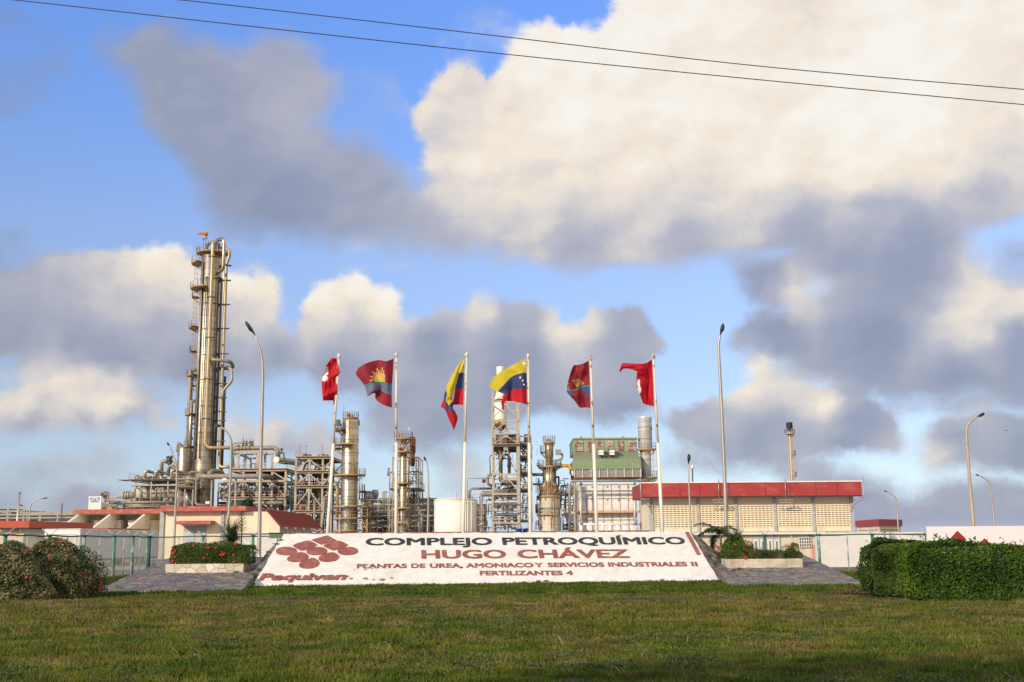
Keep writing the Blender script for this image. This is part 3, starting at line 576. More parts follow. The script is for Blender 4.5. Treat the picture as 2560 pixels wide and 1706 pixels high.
# ------------------------------------------------------------ flags
def cr1(p0, p1, p2, p3, t): return .5 * ((2 * p1) + (-p0 + p2) * t + (2 * p0 - 5 * p1 + 4 * p2 - p3) * t * t + (-p0 + 3 * p1 - 3 * p2 + p3) * t ** 3)
def crs(L_, t):
    n = len(L_) - 1; x = min(max(t * n, 0), n - 1e-6); i = int(x); g_ = lambda k: L_[min(max(k, 0), n)]
    a = g_(i - 1) if i > 0 else 2 * L_[0] - L_[1]; d = g_(i + 2) if i + 2 <= n else 2 * L_[n] - L_[n - 1]
    return cr1(a, L_[i], g_(i + 1), d, x - i)
def flag_patch(m, grid, zf, colf, nu=40, nv=40, y0=0.0, rip=.035):
    G = [[Vector((c[0], c[1], (c[2] if len(c) > 2 else 0))) for c in r] for r in grid]; b = len(m.v); nr, nc = len(G), len(G[0])
    uvz = []
    for j in range(nv + 1):
        for i in range(nu + 1):
            u_, v_ = i / nu, j / nv; q = crs([crs(r, u_) for r in G], v_); X, Y_ = zf(q.x, q.y)
            dy = q.z + y0 + rip * math.sin(u_ * 9 + v_ * 6) * min(1, u_ * 4) + rip * .6 * math.sin(u_ * 21 - v_ * 11) * min(1, u_ * 3)
            m.v.append(P(X, Y_, FY + dy)); uvz.append((u_, v_ * (nr - 1), q.x, q.y))
    for j in range(nv):
        for i in range(nu):
            a = j * (nu + 1) + i; cc = [uvz[a], uvz[a + 1], uvz[a + nu + 2], uvz[a + nu + 1]]; av = [sum(c[k] for c in cc) / 4 for k in range(4)]
            m.f.append([b + a, b + a + 1, b + a + nu + 2, b + a + nu + 1]); m.m.append(colf(*av)); m.sm.append(True)
za = lambda x, y: (x / 9.8 + 790, y / 9.8 + 870)
zb = lambda x, y: (x / 7.127 + 1080, y / 7.127 + 870)
zc = lambda x, y: (x / 9.05 + 1400, y / 9.05 + 870)
GF = 'flags flying above the sign'
def inel(x, y, cx, cy, rx, ry): return ((x - cx) / rx) ** 2 + ((y - cy) / ry) ** 2 < 1
# 1: crumpled red flag with white shapes
m = MB()
def c1(u, v, x, y): return 1 if (inel(x, y, 235, 520, 75, 75) and x < 300 or inel(x, y, 240, 620, 70, 52) or inel(x, y, 205, 745, 88, 72)) and x > 120 and u > .45 else 0
flag_patch(m, [[(500, 262, 0), (440, 250, -.15), (380, 245, .05)], [(545, 450, -.1), (400, 430, .1), (240, 450, -.15)], [(592, 610, -.25), (400, 600, .0), (180, 600, -.1)],
               [(480, 740, .05), (330, 760, -.2), (142, 800, .0)], [(525, 950, -.15), (350, 1000, .02), (145, 1050, -.15)], [(520, 1060, -.2), (330, 1120, -.25), (165, 1230, -.3)], [(495, 1290, .25), (330, 1292, .3), (180, 1295, -.05)]], za, c1)
flag_patch(m, [[(420, 1270, .3), (488, 1280, .3)], [(425, 1330, .25), (480, 1330, .3)], [(428, 1410, .3), (440, 1400, .3)]], za, lambda *a: 0, 6, 8)
f = m.build('flag', ['cloth_red', 'cloth_white'], label='crumpled red flag with white shapes, on the leftmost pole', cat='flag', group=GF, recalc=False); recenter(f, P(846, 930, FY))
# 2: spread maroon flag with sun
def c2f(u, v, x, y):
    dx, dy = x - 1600, y - 775; r = math.hypot(dx, dy)
    if v < 1.97:
        if r < 68: return 1
        if x < 1690:
            if r < 165: return 2
            a = math.degrees(math.atan2(-dy, -dx)) % 360
            if r < (290 if int(a / 13) % 2 else 230) and (a % 13) < 6.2 and (a < 110 or a > 345): return 2
    if 1.97 <= v < 2.10: return 3
    if 2.10 <= v < 3: return 4
    return 0
m = MB(); flag_patch(m, [[(1905, 262, 0), (1720, 325, -.18), (1540, 300, .15), (1250, 370, -.1), (1040, 490, 0)], [(1890, 560, 0), (1700, 560, -.2), (1500, 560, .12), (1200, 600, -.15), (985, 650, .1)],
               [(1865, 895, 0), (1720, 875, -.18), (1590, 845, .1), (1380, 860, -.2), (1190, 930, 0)], [(1857, 1160, 0), (1710, 1120, -.12), (1570, 1040, .15), (1420, 1060, -.25), (1258, 1175, -.1)],
               [(1862, 1470, 0), (1640, 1390, -.15), (1465, 1260, .1), (1440, 1110, .05), (1275, 1172, -.2)]], za, c2f, 80, 80, rip=.02)
f = m.build('flag', ['cloth_maroon', 'cloth_yellow', 'cloth_gold', 'cloth_teal', 'cloth_greyblue'], label='widely spread maroon flag with a golden sun and grey blue band', cat='flag', group=GF, recalc=False); recenter(f, P(983, 960, FY))
# 3: folded tricolour
m = MB()
flag_patch(m, [[(577, 186, 0), (562, 205, .1), (545, 235, .15)], [(574, 440, 0), (520, 442, .12), (460, 448, .2)], [(566, 735, 0), (490, 733, .15), (410, 733, .3)], [(558, 1018, 0), (470, 1015, .15), (368, 1018, .3)]], zb, lambda u, v, x, y: 0 if v < 1 else 1 if v < 2 else 2, 20, 30, rip=.015)
flag_patch(m, [[(556, 198, 0), (567, 190, -.02), (578, 184, 0)], [(440, 340, 0), (475, 330, -.15), (492, 340, 0)], [(300, 600, .05), (380, 590, -.25), (455, 560, 0)], [(252, 740, .0), (310, 770, -.3), (395, 770, -.02)], [(265, 850, -.05), (320, 860, -.3), (366, 885, -.1)], [(248, 940, -.1), (300, 930, -.05), (368, 930, 0)], [(300, 1022, -.2), (308, 1028, -.25), (318, 1020, -.2)]], zb, lambda *a: 0, 16, 50, y0=-.12, rip=.015)
flag_patch(m, [[(252, 740, .05), (310, 760, .0)], [(215, 850, .1), (360, 870, -.02)], [(213, 1010, .05), (374, 1000, -.05)], [(235, 1110, 0), (372, 1080, -.15)], [(335, 1165, -.05), (385, 1200, -.1)]], zb, lambda *a: 1, 12, 30, y0=-.04, rip=.03)
flag_patch(m, [[(212, 905, .05), (240, 960, .0)], [(152, 1052, 0), (240, 1105, -.05)]], zb, lambda *a: 2, 6, 8, y0=0, rip=.01)
flag_patch(m, [[(235, 1100, .0), (320, 1090, -.1), (372, 1075, .1)], [(300, 1270, .0), (385, 1240, -.2), (430, 1170, .1)], [(350, 1370, .0), (395, 1340, -.2), (456, 1270, .15)], [(388, 1468, 0), (390, 1466, 0), (394, 1462, 0)]], zb, lambda *a: 2, 14, 24, y0=0, rip=.02)
f = m.build('flag', ['cloth_yellow', 'cloth_blue', 'cloth_red'], label='yellow, blue and red flag folded over itself with a hanging red tail', cat='flag', group=GF, recalc=False); recenter(f, P(1160, 960, FY))
# 4: tricolour with stars
m = MB(); G4 = [[(1680, 190, 0), (1450, 300, -.12), (1240, 420, .05), (1090, 540, -.15), (1025, 690, 0)], [(1685, 445, 0), (1580, 455, -.15), (1430, 510, .08), (1280, 660, -.18), (1170, 778, -.05)],
     [(1705, 730, 0), (1590, 730, -.2), (1470, 735, .1), (1400, 760, .12), (1335, 840, -.15)], [(1712, 1022, 0), (1600, 985, -.25), (1450, 955, .05), (1330, 945, .15), (1290, 900, 0)]]
def c4(u, v, x, y):
    if v < 1: return 3 if inel(x, y, 1640, 275, 26, 30) else 0
    return 1 if v < 2 else 2
flag_patch(m, G4, zb, c4, 60, 60, rip=.02)
flag_patch(m, [[(1290, 805, 0), (1340, 850, -.1)], [(1252, 900, .02), (1325, 950, -.1)], [(1236, 990, 0), (1288, 980, -.05)], [(1262, 1112, 0), (1286, 1110, 0)]], zb, lambda *a: 2, 10, 20, y0=-.1)
f = m.build('flag', ['cloth_yellow', 'cloth_blue', 'cloth_red', 'cloth_white'], label='yellow, blue and red flag with white stars, spread before the lattice chimney', cat='flag', group=GF, recalc=False); recenter(f, P(1316, 960, FY))
for cx, cy, r in ((1572, 530, 30), (1617, 582, 26), (1637, 655, 24)):
    ms = MB(); pts = []
    for k in range(10):
        a = math.pi / 2 + k * math.pi / 5 + .15; rr = r if k % 2 == 0 else r * .42; X, Y_ = zb(cx + rr * math.cos(a) * .9, cy - rr * math.sin(a)); pts.append(P(X, Y_, FY - .30))
    ms.prism(pts, (0, .012, 0)); ms.build('star', 'cloth_white', f)
# 5: maroon flag with blue band
def c5(u, v, x, y):
    if v < 2.95:
        dx, dy = x - 380, y - 890; r = math.hypot(dx, dy); a = math.degrees(math.atan2(-dy, dx))
        if r < 185 and 20 < a < 125 and (r < 70 or (a % 13) < 7): return 1
        if x < 205 and y > 800 and int(y / 18) % 2: return 1
    if 2.95 <= v < 3.07: return 2
    if 3.07 <= v < 4 and not (inel(x, y, 430, 1020, 180, 68) and x < 600): return 3
    return 0
m = MB(); flag_patch(m, [[(650, 290, 0), (520, 355, -.2), (400, 385, .1), (308, 392, -.05)], [(660, 480, 0), (520, 500, -.22), (380, 480, .0), (262, 490, -.2)], [(670, 670, 0), (520, 680, .1), (360, 700, -.1), (205, 680, -.25)],
               [(678, 870, 0), (520, 870, .15), (350, 950, -.05), (150, 965, -.2)], [(690, 1095, 0), (530, 1090, .1), (380, 1080, -.25), (230, 1090, -.2)], [(695, 1365, 0), (570, 1350, .05), (450, 1350, .1), (335, 1200, -.1)]], zc, c5, 60, 60, rip=.03)
f = m.build('flag', ['cloth_maroon', 'cloth_gold', 'cloth_teal', 'cloth_bluemid'], label='dark maroon flag with a blue band, above the green louvred building', cat='flag', group=GF, recalc=False); recenter(f, P(1474, 960, FY))
# 6: red flag with streaming end
def c6(u, v, x, y): return 1 if (inel(x, y, 1778, 795, 34, 85) or inel(x, y, 1795, 950, 44, 82)) else 0
m = MB(); flag_patch(m, [[(2080, 260, 0), (1990, 320, -.15), (1930, 350, .12), (1845, 375, .1)], [(2100, 550, 0), (2030, 560, .15), (1950, 600, .1), (1745, 560, -.05)], [(2120, 830, 0), (2020, 860, .18), (1900, 860, -.1), (1735, 830, -.2)],
               [(2130, 1080, 0), (2020, 1080, .15), (1930, 1060, .0), (1800, 1040, -.2)], [(2140, 1335, 0), (2060, 1310, .1), (1960, 1290, .05), (1880, 1255, -.1)]], zc, c6, 50, 50, rip=.02)
flag_patch(m, [[(1935, 345, .1), (1830, 360, -.1), (1600, 352, -.15), (1440, 345, -.1), (1392, 385, 0), (1342, 510, .1)], [(1945, 500, 0), (1830, 470, -.2), (1650, 430, -.2), (1500, 410, -.2), (1400, 430, -.05), (1355, 530, .05)], [(1952, 658, .05), (1820, 580, -.15), (1680, 510, -.1), (1540, 470, -.05), (1420, 482, .05), (1372, 562, .1)]], zc, lambda *a: 0, 50, 16, y0=-.1, rip=.02)
f = m.build('flag', ['cloth_red', 'cloth_white'], label='bright red flag whose top corner streams out left, on the rightmost pole', cat='flag', group=GF, recalc=False); recenter(f, P(1635, 960, FY))
# ------------------------------------------------------------ street lamps
def lamp(name, label, pts, Y, base, r0, r1, headpts, hw, hl, mt='galv', grp='street lamps'):
    """pts: px path from low to high; base z on the ground; headpts: px (neck, tip)"""
    W = [P(x, y, Y) for x, y in pts]; W = [Vector((W[0].x, W[0].y, base))] + W if W[0].z > base + .3 else W
    th_ = thing(name, W[0], label, 'street lamp', grp); n = len(W)
    Wd = [crs(W, i / 24) for i in range(25)]
    m = MB(); m.tube(Wd, [r0 + (r1 - r0) * min(1, i / 24 * 1.0) for i in range(25)], 10); m.build('pole', mt, th_)
    m = MB(); m.box(W[0] + Vector((0, 0, .03)), (r0 * 5, r0 * 5, .06)); m.build('base_plate', 'galv', th_)
    a, b = P(*headpts[0], Y), P(*headpts[1], Y); d = b - a; ln = d.length; d.normalize(); sd_ = Vector((0, 1, 0)) if abs(d.y) < .9 else Vector((1, 0, 0)); sd_ = (sd_ - d * sd_.dot(d)).normalized(); nn = d.cross(sd_); nn = nn if nn.z < 0 else -nn
    m = MB(); prof = [(0, .25), (.12, .45), (.35, .85), (.65, 1.0), (.88, .78), (1, .25)]; rings = []
    for t, k in prof:
        for j in range(10):
            an = 2 * math.pi * j / 10; rings.append(a + d * ln * t + sd_ * math.cos(an) * hw * k + nn * math.sin(an) * hw * k * .45)
    m.add(rings, [(i * 10 + j, i * 10 + (j + 1) % 10, (i + 1) * 10 + (j + 1) % 10, (i + 1) * 10 + j) for i in range(len(prof) - 1) for j in range(10)] + [tuple(range(10))[::-1], tuple(range(50, 60))], True); hd = m.build('lamp_head', 'lamp_black', th_)
    m = MB(); c = a + d * ln * .6 + nn * hw * .40; pts_ = [c + d * ln * .27 * math.cos(t) + sd_ * hw * .7 * math.sin(t) for t in [k * math.pi / 6 for k in range(12)]]; m.prism(pts_, nn * .03); m.build('lens', 'lens', hd)
    return th_
lamp('street_lamp', 'tall grey street lamp standing between the red roofed lean-to and the sign', [(648, 1385), (651, 1200), (656, 1000), (657, 925), (652, 880), (638, 838)], 58, .9, .11, .05, ((638, 838), (614, 804)), .20, .5)
lamp('street_lamp', 'tall grey street lamp behind the right planter, its head seen end on', [(1816, 1345), (1812, 1200), (1803, 1000), (1798, 900), (1797, 860), (1801, 836)], 58, .8, .11, .05, ((1801, 838), (1808, 809)), .19, .5)
lamp('street_lamp', 'yellowish street lamp curving right behind the white hoarding', [(2434, 1314), (2424, 1200), (2417, 1100), (2417, 1075), (2424, 1056), (2443, 1042)], 82, 0, .13, .06, ((2443, 1043), (2461, 1033)), .22, .5, 'galv_tan')
lamp('street_lamp', 'slim grey street lamp curving left behind the white hoarding, far right', [(2486, 1314), (2480, 1250), (2474, 1210), (2462, 1197), (2450, 1190)], 125, 0, .11, .06, ((2450, 1190), (2439, 1186)), .16, .5)
lamp('street_lamp', 'slim street lamp curving left in front of the small far warehouse', [(2246, 1330), (2242, 1260), (2238, 1245), (2228, 1235), (2217, 1229)], 140, 0, .10, .05, ((2219, 1230), (2210, 1227)), .15, .5)
lamp('street_lamp', 'thin lamp post with a drop shaped head in front of the red fascia', [(1728, 1332), (1724, 1250), (1722, 1200), (1721.5, 1160)], 96, 0, .09, .05, ((1721.5, 1160), (1722, 1135)), .26, .5)
lamp('street_lamp', 'slim lamp post between the sun flag and the cream tank', [(1069, 1332), (1071, 1250), (1071, 1190), (1068, 1160), (1066, 1153)], 110, 0, .10, .05, ((1066, 1154), (1060, 1142)), .22, .5)
lamp('street_lamp', 'tall lamp post curving left in front of the great column', [(567, 1348), (574, 1250), (578, 1120), (576, 1095), (565, 1078), (553, 1068)], 88, 0, .12, .06, ((553, 1068), (538, 1061)), .22, .5)
lamp('street_lamp', 'slim grey lamp post in front of the grey door of the left building', [(436, 1345), (439, 1260), (442, 1200), (440, 1160), (430, 1130), (424, 1115)], 90, 0, .10, .05, ((424, 1116), (418, 1106)), .14, .5)
lamp('street_lamp', 'left lamp of the pair above the far left roof, its arm reaching left', [(68, 1318), (68, 1285), (66, 1272), (58, 1266)], 130, 0, .09, .05, ((59, 1266), (49, 1262)), .14, .5)
lamp('street_lamp', 'right lamp of the pair above the far left roof, with a long arm', [(73, 1318), (74, 1280), (78, 1262), (90, 1252), (106, 1247)], 130, 0, .10, .05, ((105, 1247), (119, 1245)), .14, .5)
# plain posts
th_ = thing('post', Vector((P(42, 1300, 120).x, 120, 0)), 'thick leaning pale post above the far left red roof', 'post'); m = MB(); m.tube([Vector((P(41, 1318, 120).x, 120, 0)), P(49, 1234, 120)], [.16, .11], 10); m.build('pole', 'galv', th_); m = MB(); m.tube([P(49, 1234, 120), P(49, 1229, 120)], .15, 10); m.build('cap', 'galv', th_)
th_ = thing('floodlight_post', Vector((P(153, 1300, 120).x, 120, 0)), 'dark post with a small orange floodlight left of the fin walls', 'floodlight'); m = MB(); m.tube([Vector((P(152, 1318, 120).x, 120, 0)), P(155, 1262, 120)], .07, 8); m.build('pole', 'struct_dark', th_); m = MB(); m.box(P(157, 1259, 120), (.28, .3, .22), .4); m.build('lamp_head', 'ochre_pale', th_)
th_ = thing('warning_light_post', Vector((P(1731, 1300, 150).x, 150, 0)), 'thin dark mast with a small white light behind the red fascia', 'mast'); m = MB(); m.tube([Vector((P(1732, 1318, 150).x, 150, 0)), P(1731, 1170, 150)], .10, 8); m.build('pole', 'struct_dark', th_); m = MB(); m.tube([P(1731, 1172, 150), P(1731, 1165, 150)], .17, 8); m.tube([P(1731, 1165, 150), P(1731, 1159, 150)], .03, 5); m.build('light', 'white_plain', th_)
# ------------------------------------------------------------ overhead cables
for lb, pts in (('upper of the two dark overhead cables crossing the sky', [(300, -12), (441, -1), (860, 46), (1284, 95), (1900, 166), (2560, 224), (2700, 235)]),
                ('lower of the two dark overhead cables crossing the sky', [(-150, -16), (43, 1), (660, 70), (1284, 138), (1900, 200), (2560, 262), (2700, 274)])):
    W = [P(x, y, 24) for x, y in pts]; W = [crs(W, i / 40) for i in range(41)]; d0 = (W[0] - W[1]).normalized(); d1 = (W[-1] - W[-2]).normalized()
    m = MB(); m.tube([W[0] + d0 * 12] + W + [W[-1] + d1 * 12], .0105, 6); o = m.build('cable', 'cable', label=lb, cat='cable', group='overhead cables'); recenter(o, W[0])
# bird
th_ = thing('bird', P(2515, 1077, 90), 'tiny dark bird gliding in the sky above the right street lamps', 'bird')
c = P(2515, 1077, 90); m = MB(); m.ball(c, .035, 8, 5, (2.2, .8, .7)); m.tube([c + Vector((.06, 0, 0)), c + Vector((.12, 0, .01))], [.02, .005], 5)
for s_ in (-1, 1):
    m.add([c + Vector((-.03, 0, .01)), c + Vector((.04, 0, .01)), c + Vector((.02, .14 * s_, .04)), c + Vector((-.06, .22 * s_, .025))], [(0, 1, 2, 3)])
m.build('body', 'lamp_black', th_)
# ------------------------------------------------------------ buildings
def XZ(x0, y0, x1, y1, Y):
    xm, ym = (x0 + x1) / 2, (y0 + y1) / 2
    return P(x0, ym, Y).x, P(x1, ym, Y).x, P(xm, y1, Y).z, P(xm, y0, Y).z    # X0, X1, Zlow, Zhigh
def pbox(m, x0, y0, x1, y1, Y, dep, grow=0.0):
    a, b, c, d = XZ(x0, y0, x1, y1, Y); m.box(((a + b) / 2, Y + dep / 2, (c + d) / 2), (b - a + grow, dep, d - c)); return m
def wbox(m, x0, x1, y0, y1, z0_, z1_): return m.box(((x0 + x1) / 2, (y0 + y1) / 2, (z0_ + z1_) / 2), (x1 - x0, y1 - y0, z1_ - z0_))
# right warehouse
YB = 110.0
bx0, bx1, _, _ = XZ(1624, 1240, 2134, 1333, YB); fz0 = P(1880, 1241, YB - 1.2).z; fz1 = P(1880, 1207, YB - 1.2).z; fx0 = P(1606, 1225, YB - 1.2).x; fx1 = P(2154, 1222, YB - 1.2).x; YE = YB + 7
wh = thing('warehouse', Vector(((bx0 + bx1) / 2, YB, 0)), 'long cream warehouse with a deep red fascia and rows of slotted vents', 'building')
m = MB(); wbox(m, bx0, bx1, YB, YE, 0, fz0 + .5); m.build('wall', 'cream_wall', wh)
m = MB(); wbox(m, fx0, fx1, YB - 1.2, YE + 1.2, fz0, fz1)
rf = m.build('fascia', 'red_fascia', wh)
m = MB(); wbox(m, fx0 - .08, fx1 + .08, YB - 1.28, YE + 1.28, fz1 + .003, fz1 + .12); m.build('roof_edge', 'pale_wall', wh)
m = MB(); wbox(m, fx0 - .02, fx1 + .02, YB - 1.23, YB - 1.203, fz0 - .10, fz0 + .02); m.build('drip_edge', 'dark_void', rf)
for k, px in enumerate((1700, 1749, 1822, 1913, 1975, 2040, 2093)):
    X = P(px, 1225, YB - 1.2).x; m = MB(); m.box((X, YB - 1.212, (fz0 + fz1) / 2), (.05, .02, fz1 - fz0 - .02)); m.build('seam', 'sign_edge', rf)
cols_ = [(1623, 1633), (1742, 1749), (1837, 1844), (1934, 1941), (2030, 2037), (2125, 2134)]
for a, b in cols_:
    x0, x1 = P(a, 1290, YB).x, P(b, 1290, YB).x; m = MB(); wbox(m, x0, x1, YB - .16, YB + .01, 0, fz0 - .01); m.build('column', 'grey_trim', wh)
zb0 = P(1880, 1334, YB).z; zb1 = P(1880, 1329, YB).z
m = MB(); wbox(m, bx0 + .3, bx1 - .3, YB - .09, YB + .01, zb0, zb1); m.build('plinth_band', 'grey_trim', wh)
for a, b in ((1635, 1739), (1753, 1836), (1848, 1933), (1945, 2029), (2041, 2124)):
    x0, x1 = P(a, 1290, YB).x, P(b, 1290, YB).x; zt, zbm = P(1880, 1264, YB).z, P(1880, 1318, YB).z
    m = MB(); nr_, nc_ = 10, 9 if b - a < 95 else 11; dz = (zt - zbm) / nr_; dx = (x1 - x0) / nc_
    m.mi = 0; wbox(m, x0 - .05, x1 + .05, YB - .03, YB + .005, zbm - .05, zt + .05)
    for r in range(nr_):
        for c in range(nc_):
            cx = x0 + (c + .5) * dx; cz = zbm + (r + .5) * dz
            m.mi = 1; wbox(m, cx - dx * .36, cx + dx * .36, YB - .034, YB - .02, cz - dz * .20, cz + dz * .16)
            m.mi = 0; wbox(m, cx - dx * .42, cx + dx * .42, YB - .075, YB - .029, cz + dz * .16, cz + dz * .26)
    m.build('vent_panel', ['cream_wall', 'dark_void'], wh)
for px in (1797, 1964):
    X = P(px, 1225, YB - 1.3).x; m = MB(); Yq = YB - 1.34; zl = P(px, 1251, Yq).z
    m.tube([(X, Yq, fz1 + .35), (X, Yq, zl)], .045, 6); m.beam((X - .6, Yq, zl + .05), (X + .6, Yq, zl + .05), .06, .06); m.beam((X - .6, Yq, zl - .2), (X + .6, Yq, zl - .2), .09, .07); m.tube([(X, Yq, zl), (X - .2, YB - .1, zl - .9)], .03, 6)
    m.beam((X - .6, Yq, zl - .2), (X - .6, Yq, zl + .05), .04); m.beam((X + .6, Yq, zl - .2), (X + .6, Yq, zl + .05), .04); m.build('light_bracket', 'galv', wh)
for X, s_ in ((fx1 + .18, 1), (fx0 - .18, -1)):
    m = MB(); Yq = YB - 1.3; m.tube([(X, Yq, fz1 + .55), (X, Yq, fz0 - .2), (X - s_ * 1.0, YB - .3, fz0 - 1.0)], .04, 6); m.tube([(X, Yq, fz0 - .2), (X - s_ * .9, Yq, fz0 - .15)], .03, 6); m.tube([(X - s_ * .7, YB - .5, fz0 - .3), (X - s_ * 1.1, YB - .3, fz0 - 1.5)], .025, 6); m.build('light_bracket', 'galv', wh)
# low gatehouse and walls behind the fence on the right
def lowall(name, label, cat, x0, x1, yt, Y, mt, z=None, dep=.25, ybot=None):
    a, b, _, d = XZ(x0, yt, x1, yt + 1, Y); th_ = thing(name, Vector(((a + b) / 2, Y, 0)), label, cat); m = MB(); wbox(m, a, b, Y, Y + dep, -.05, z or d); m.build('wall', mt, th_); return th_, a, b, z or d
gh, a, b, zt = lowall('gatehouse', 'low cream gatehouse with a pink base stripe and barred window', 'building', 1700, 2052, 1337, 79, 'cream_wall', dep=6)
m = MB(); wbox(m, a - .2, b + .2, 78.6, 85.4, zt, zt + .14); m.build('roof_slab', 'pale_wall', gh)
zp0, zp1 = P(1770, 1400, 79).z, P(1770, 1364, 79).z
for x0, x1 in ((1701, 1878), (2030, 2037)):
    p0, p1 = P(x0, 1370, 79).x, P(x1, 1370, 79).x; m = MB(); wbox(m, p0, p1, 78.985, 79.01, .0, zp1); m.build('base_stripe', 'pink_paint', gh)
q = XZ(1880, 1342, 1951, 1392, 78.9); m = MB(); wbox(m, q[0], q[1], 78.9, 79.02, .0, q[3]); dr = m.build('door_frame', 'grey_trim', gh)
for x0, x1 in ((1883, 1897), (1901, 1915), (1919, 1932), (1936, 1949)):
    q = XZ(x0, 1348, x1, 1392, 78.9); m = MB(); wbox(m, q[0], q[1], 78.86, 78.903, .05, q[3]); m.build('door_panel', 'white_plain', dr)
    m = MB(); wbox(m, q[0] + .12, q[1] - .12, 78.85, 78.863, .4, q[3] - .15); m.build('pane', 'olive_bin', dr)
q = XZ(1998, 1344, 2028, 1368, 78.9); m = MB(); wbox(m, q[0], q[1], 78.93, 79.02, q[2], q[3]); wf = m.build('window', 'dark_void', gh)
m = MB()
for i in range(6): x = q[0] + (q[1] - q[0]) * i / 5; m.beam((x, 78.9, q[2]), (x, 78.9, q[3]), .05)
for i in range(4): z = q[2] + (q[3] - q[2]) * i / 3; m.beam((q[0], 78.87, z), (q[1], 78.87, z), .05)
m.build('window_bars', 'white_plain', wf)
ww, a, b, zt = lowall('boundary_wall', 'plain white boundary wall behind the fence, right of the gatehouse', 'wall', 2040, 2330, 1335, 76, 'white_wall')
m = MB(); wbox(m, a, b, 75.93, 76.3, zt + .002, zt + .09); m.build('coping', 'pale_wall', ww)
ww, a, b, zt = lowall('boundary_wall', 'white boundary wall with dark red coping seen just over the sign top', 'wall', 596, 1625, 1332.5, 84, 'white_wall')
m = MB(); wbox(m, a, b, 83.93, 84.3, zt + .002, zt + .07); m.build('coping', 'sign_red', ww)
hb, a, b, zt = lowall('hoarding', 'white painted hoarding with a red diamond behind the right hedge', 'hoarding', 2316, 2680, 1315.5, 62, 'billboard', dep=.12)
c = P(2395, 1346, 61.96); m = MB(); r_ = .40; m.prism([c + Vector((0, 0, r_)), c + Vector((r_, 0, 0)), c + Vector((0, 0, -r_)), c + Vector((-r_, 0, 0))], (0, .02, 0)); m.build('diamond', 'diamond_red', hb)
c = P(2462, 1359, 61.96); m = MB(); r_ = .28; m.prism([c + Vector((0, 0, r_)), c + Vector((r_, 0, 0)), c + Vector((0, 0, -r_)), c + Vector((-r_, 0, 0))], (0, .02, 0)); m.build('diamond', 'diamond_red', hb)
# small far warehouse
A, B, C = P(2138, 1310, 188), P(2198, 1310, 172), P(2256, 1310, 180)
sw = thing('small_warehouse', Vector((B.x, 176, 0)), 'small distant cream warehouse with a red fascia beyond the boundary wall', 'building')
def quadprism(m, pts, z0_, z1_): m.prism([Vector((p.x, p.y, z0_)) for p in pts], (0, 0, z1_ - z0_)); return m
back = Vector((C.x + A.x - B.x, C.y + A.y - B.y, 0)); zt = P(2198, 1298, 172).z; zf = P(2198, 1315, 172).z
cen = (A + C) / 2
ins = lambda p, k: Vector((cen.x + (p.x - cen.x) * k, cen.y + (p.y - cen.y) * k, 0))
m = MB(); quadprism(m, [ins(p, .93) for p in (A, B, C, back)], 0, zf + .1); m.build('wall', 'cream_wall', sw)
m = MB(); quadprism(m, (A, B, C, back), zf, zt); m.build('fascia', 'red_fascia', sw)
for p0, p1 in ((A, B), (B, C)):
    p0, p1 = ins(p0, .935), ins(p1, .935); d = (p1 - p0).normalized(); n_ = Vector((d.y, -d.x, 0)); n_ = n_ if n_.y < 0 else -n_; m = MB(); L0 = (p1 - p0).length
    for r in range(6):
        for c_ in range(9):
            q = p0 + d * L0 * (.08 + .84 * (c_ + .5) / 9) + n_ * .02; z = .9 + r * .42; m.beam(q + Vector((0, 0, z)) - d * L0 * .03, q + Vector((0, 0, z)) + d * L0 * .03, .05, .12)
    m.build('vent_panel', 'dark_void', sw)
# ---- left main building
YL = 140.0
lb_ = thing('control_building', Vector((P(510, 1300, YL).x, YL, 0)), 'long cream building with peeling red fascia, fin walls and a red tiled lean-to', 'building')
X0, X1 = P(400, 1272, YL - 1).x, P(614, 1272, YL - 1).x; zt, zf = P(505, 1266, YL - 1).z, P(505, 1278.5, YL - 1).z
m = MB(); wbox(m, X0, X1, YL - 1, YL + 31, zf, zt); m.build('fascia', 'faded_fascia', lb_)
Xa, Xb, Xc = P(409, 1300, YL).x, P(667, 1300, YL).x, P(699, 1325, YL).x; zr, ze = P(667, 1279.5, YL).z, P(699, 1317, YL).z
m = MB(); wbox(m, Xa, X1 - .8, YL, YL + 30, 0, zf - .01); m.build('wall', 'cream_wall', lb_)
m = MB(); m.prism([(X1 - .79, YL - .005, 0), (Xc, YL - .005, 0), (Xc, YL - .005, ze), (Xb, YL - .005, zr), (X1 - .79, YL - .005, zr)], (0, .3, 0)); m.build('gable_wall', 'cream_wall', lb_)
m = MB(); m.prism([(Xb, YL - .3, zr + .03), (Xc + .15, YL - .3, ze), (Xc + .15, YL - .3, ze + .14), (Xb, YL - .3, zr + .2)], (0, 30, 0))
n_ = 26
for k in range(n_):
    t = k / n_; p0 = Vector((Xb, YL - .3, zr + .2)).lerp(Vector((Xc + .15, YL - .3, ze + .14)), t); m.beam(p0 + Vector((0, 0, .02)), p0 + Vector((0, 30, .02)), .09, .06)
m.build('lean_to_roof', 'red_roof', lb_)
m = MB(); wbox(m, X1 - .79, Xc - 1.2, YL + .4, YL + 29.5, 0, ze + .6); m.build('lean_to_wall', 'pale_wall', lb_)
for k in range(5): m = MB(); wbox(m, Xc - .2, Xc, YL + 6 * k + 4.6, YL + 6 * k + 4.9, 0, ze + .02); m.build('lean_to_post', 'grey_trim', lb_)
for a, b in ((400.5, 411), (553, 561)):
    x0, x1 = P(a, 1300, YL).x, P(b, 1300, YL).x; m = MB(); wbox(m, x0, x1, YL - .2, YL + .02, 0, zf - .02); m.build('column', 'grey_trim', lb_)
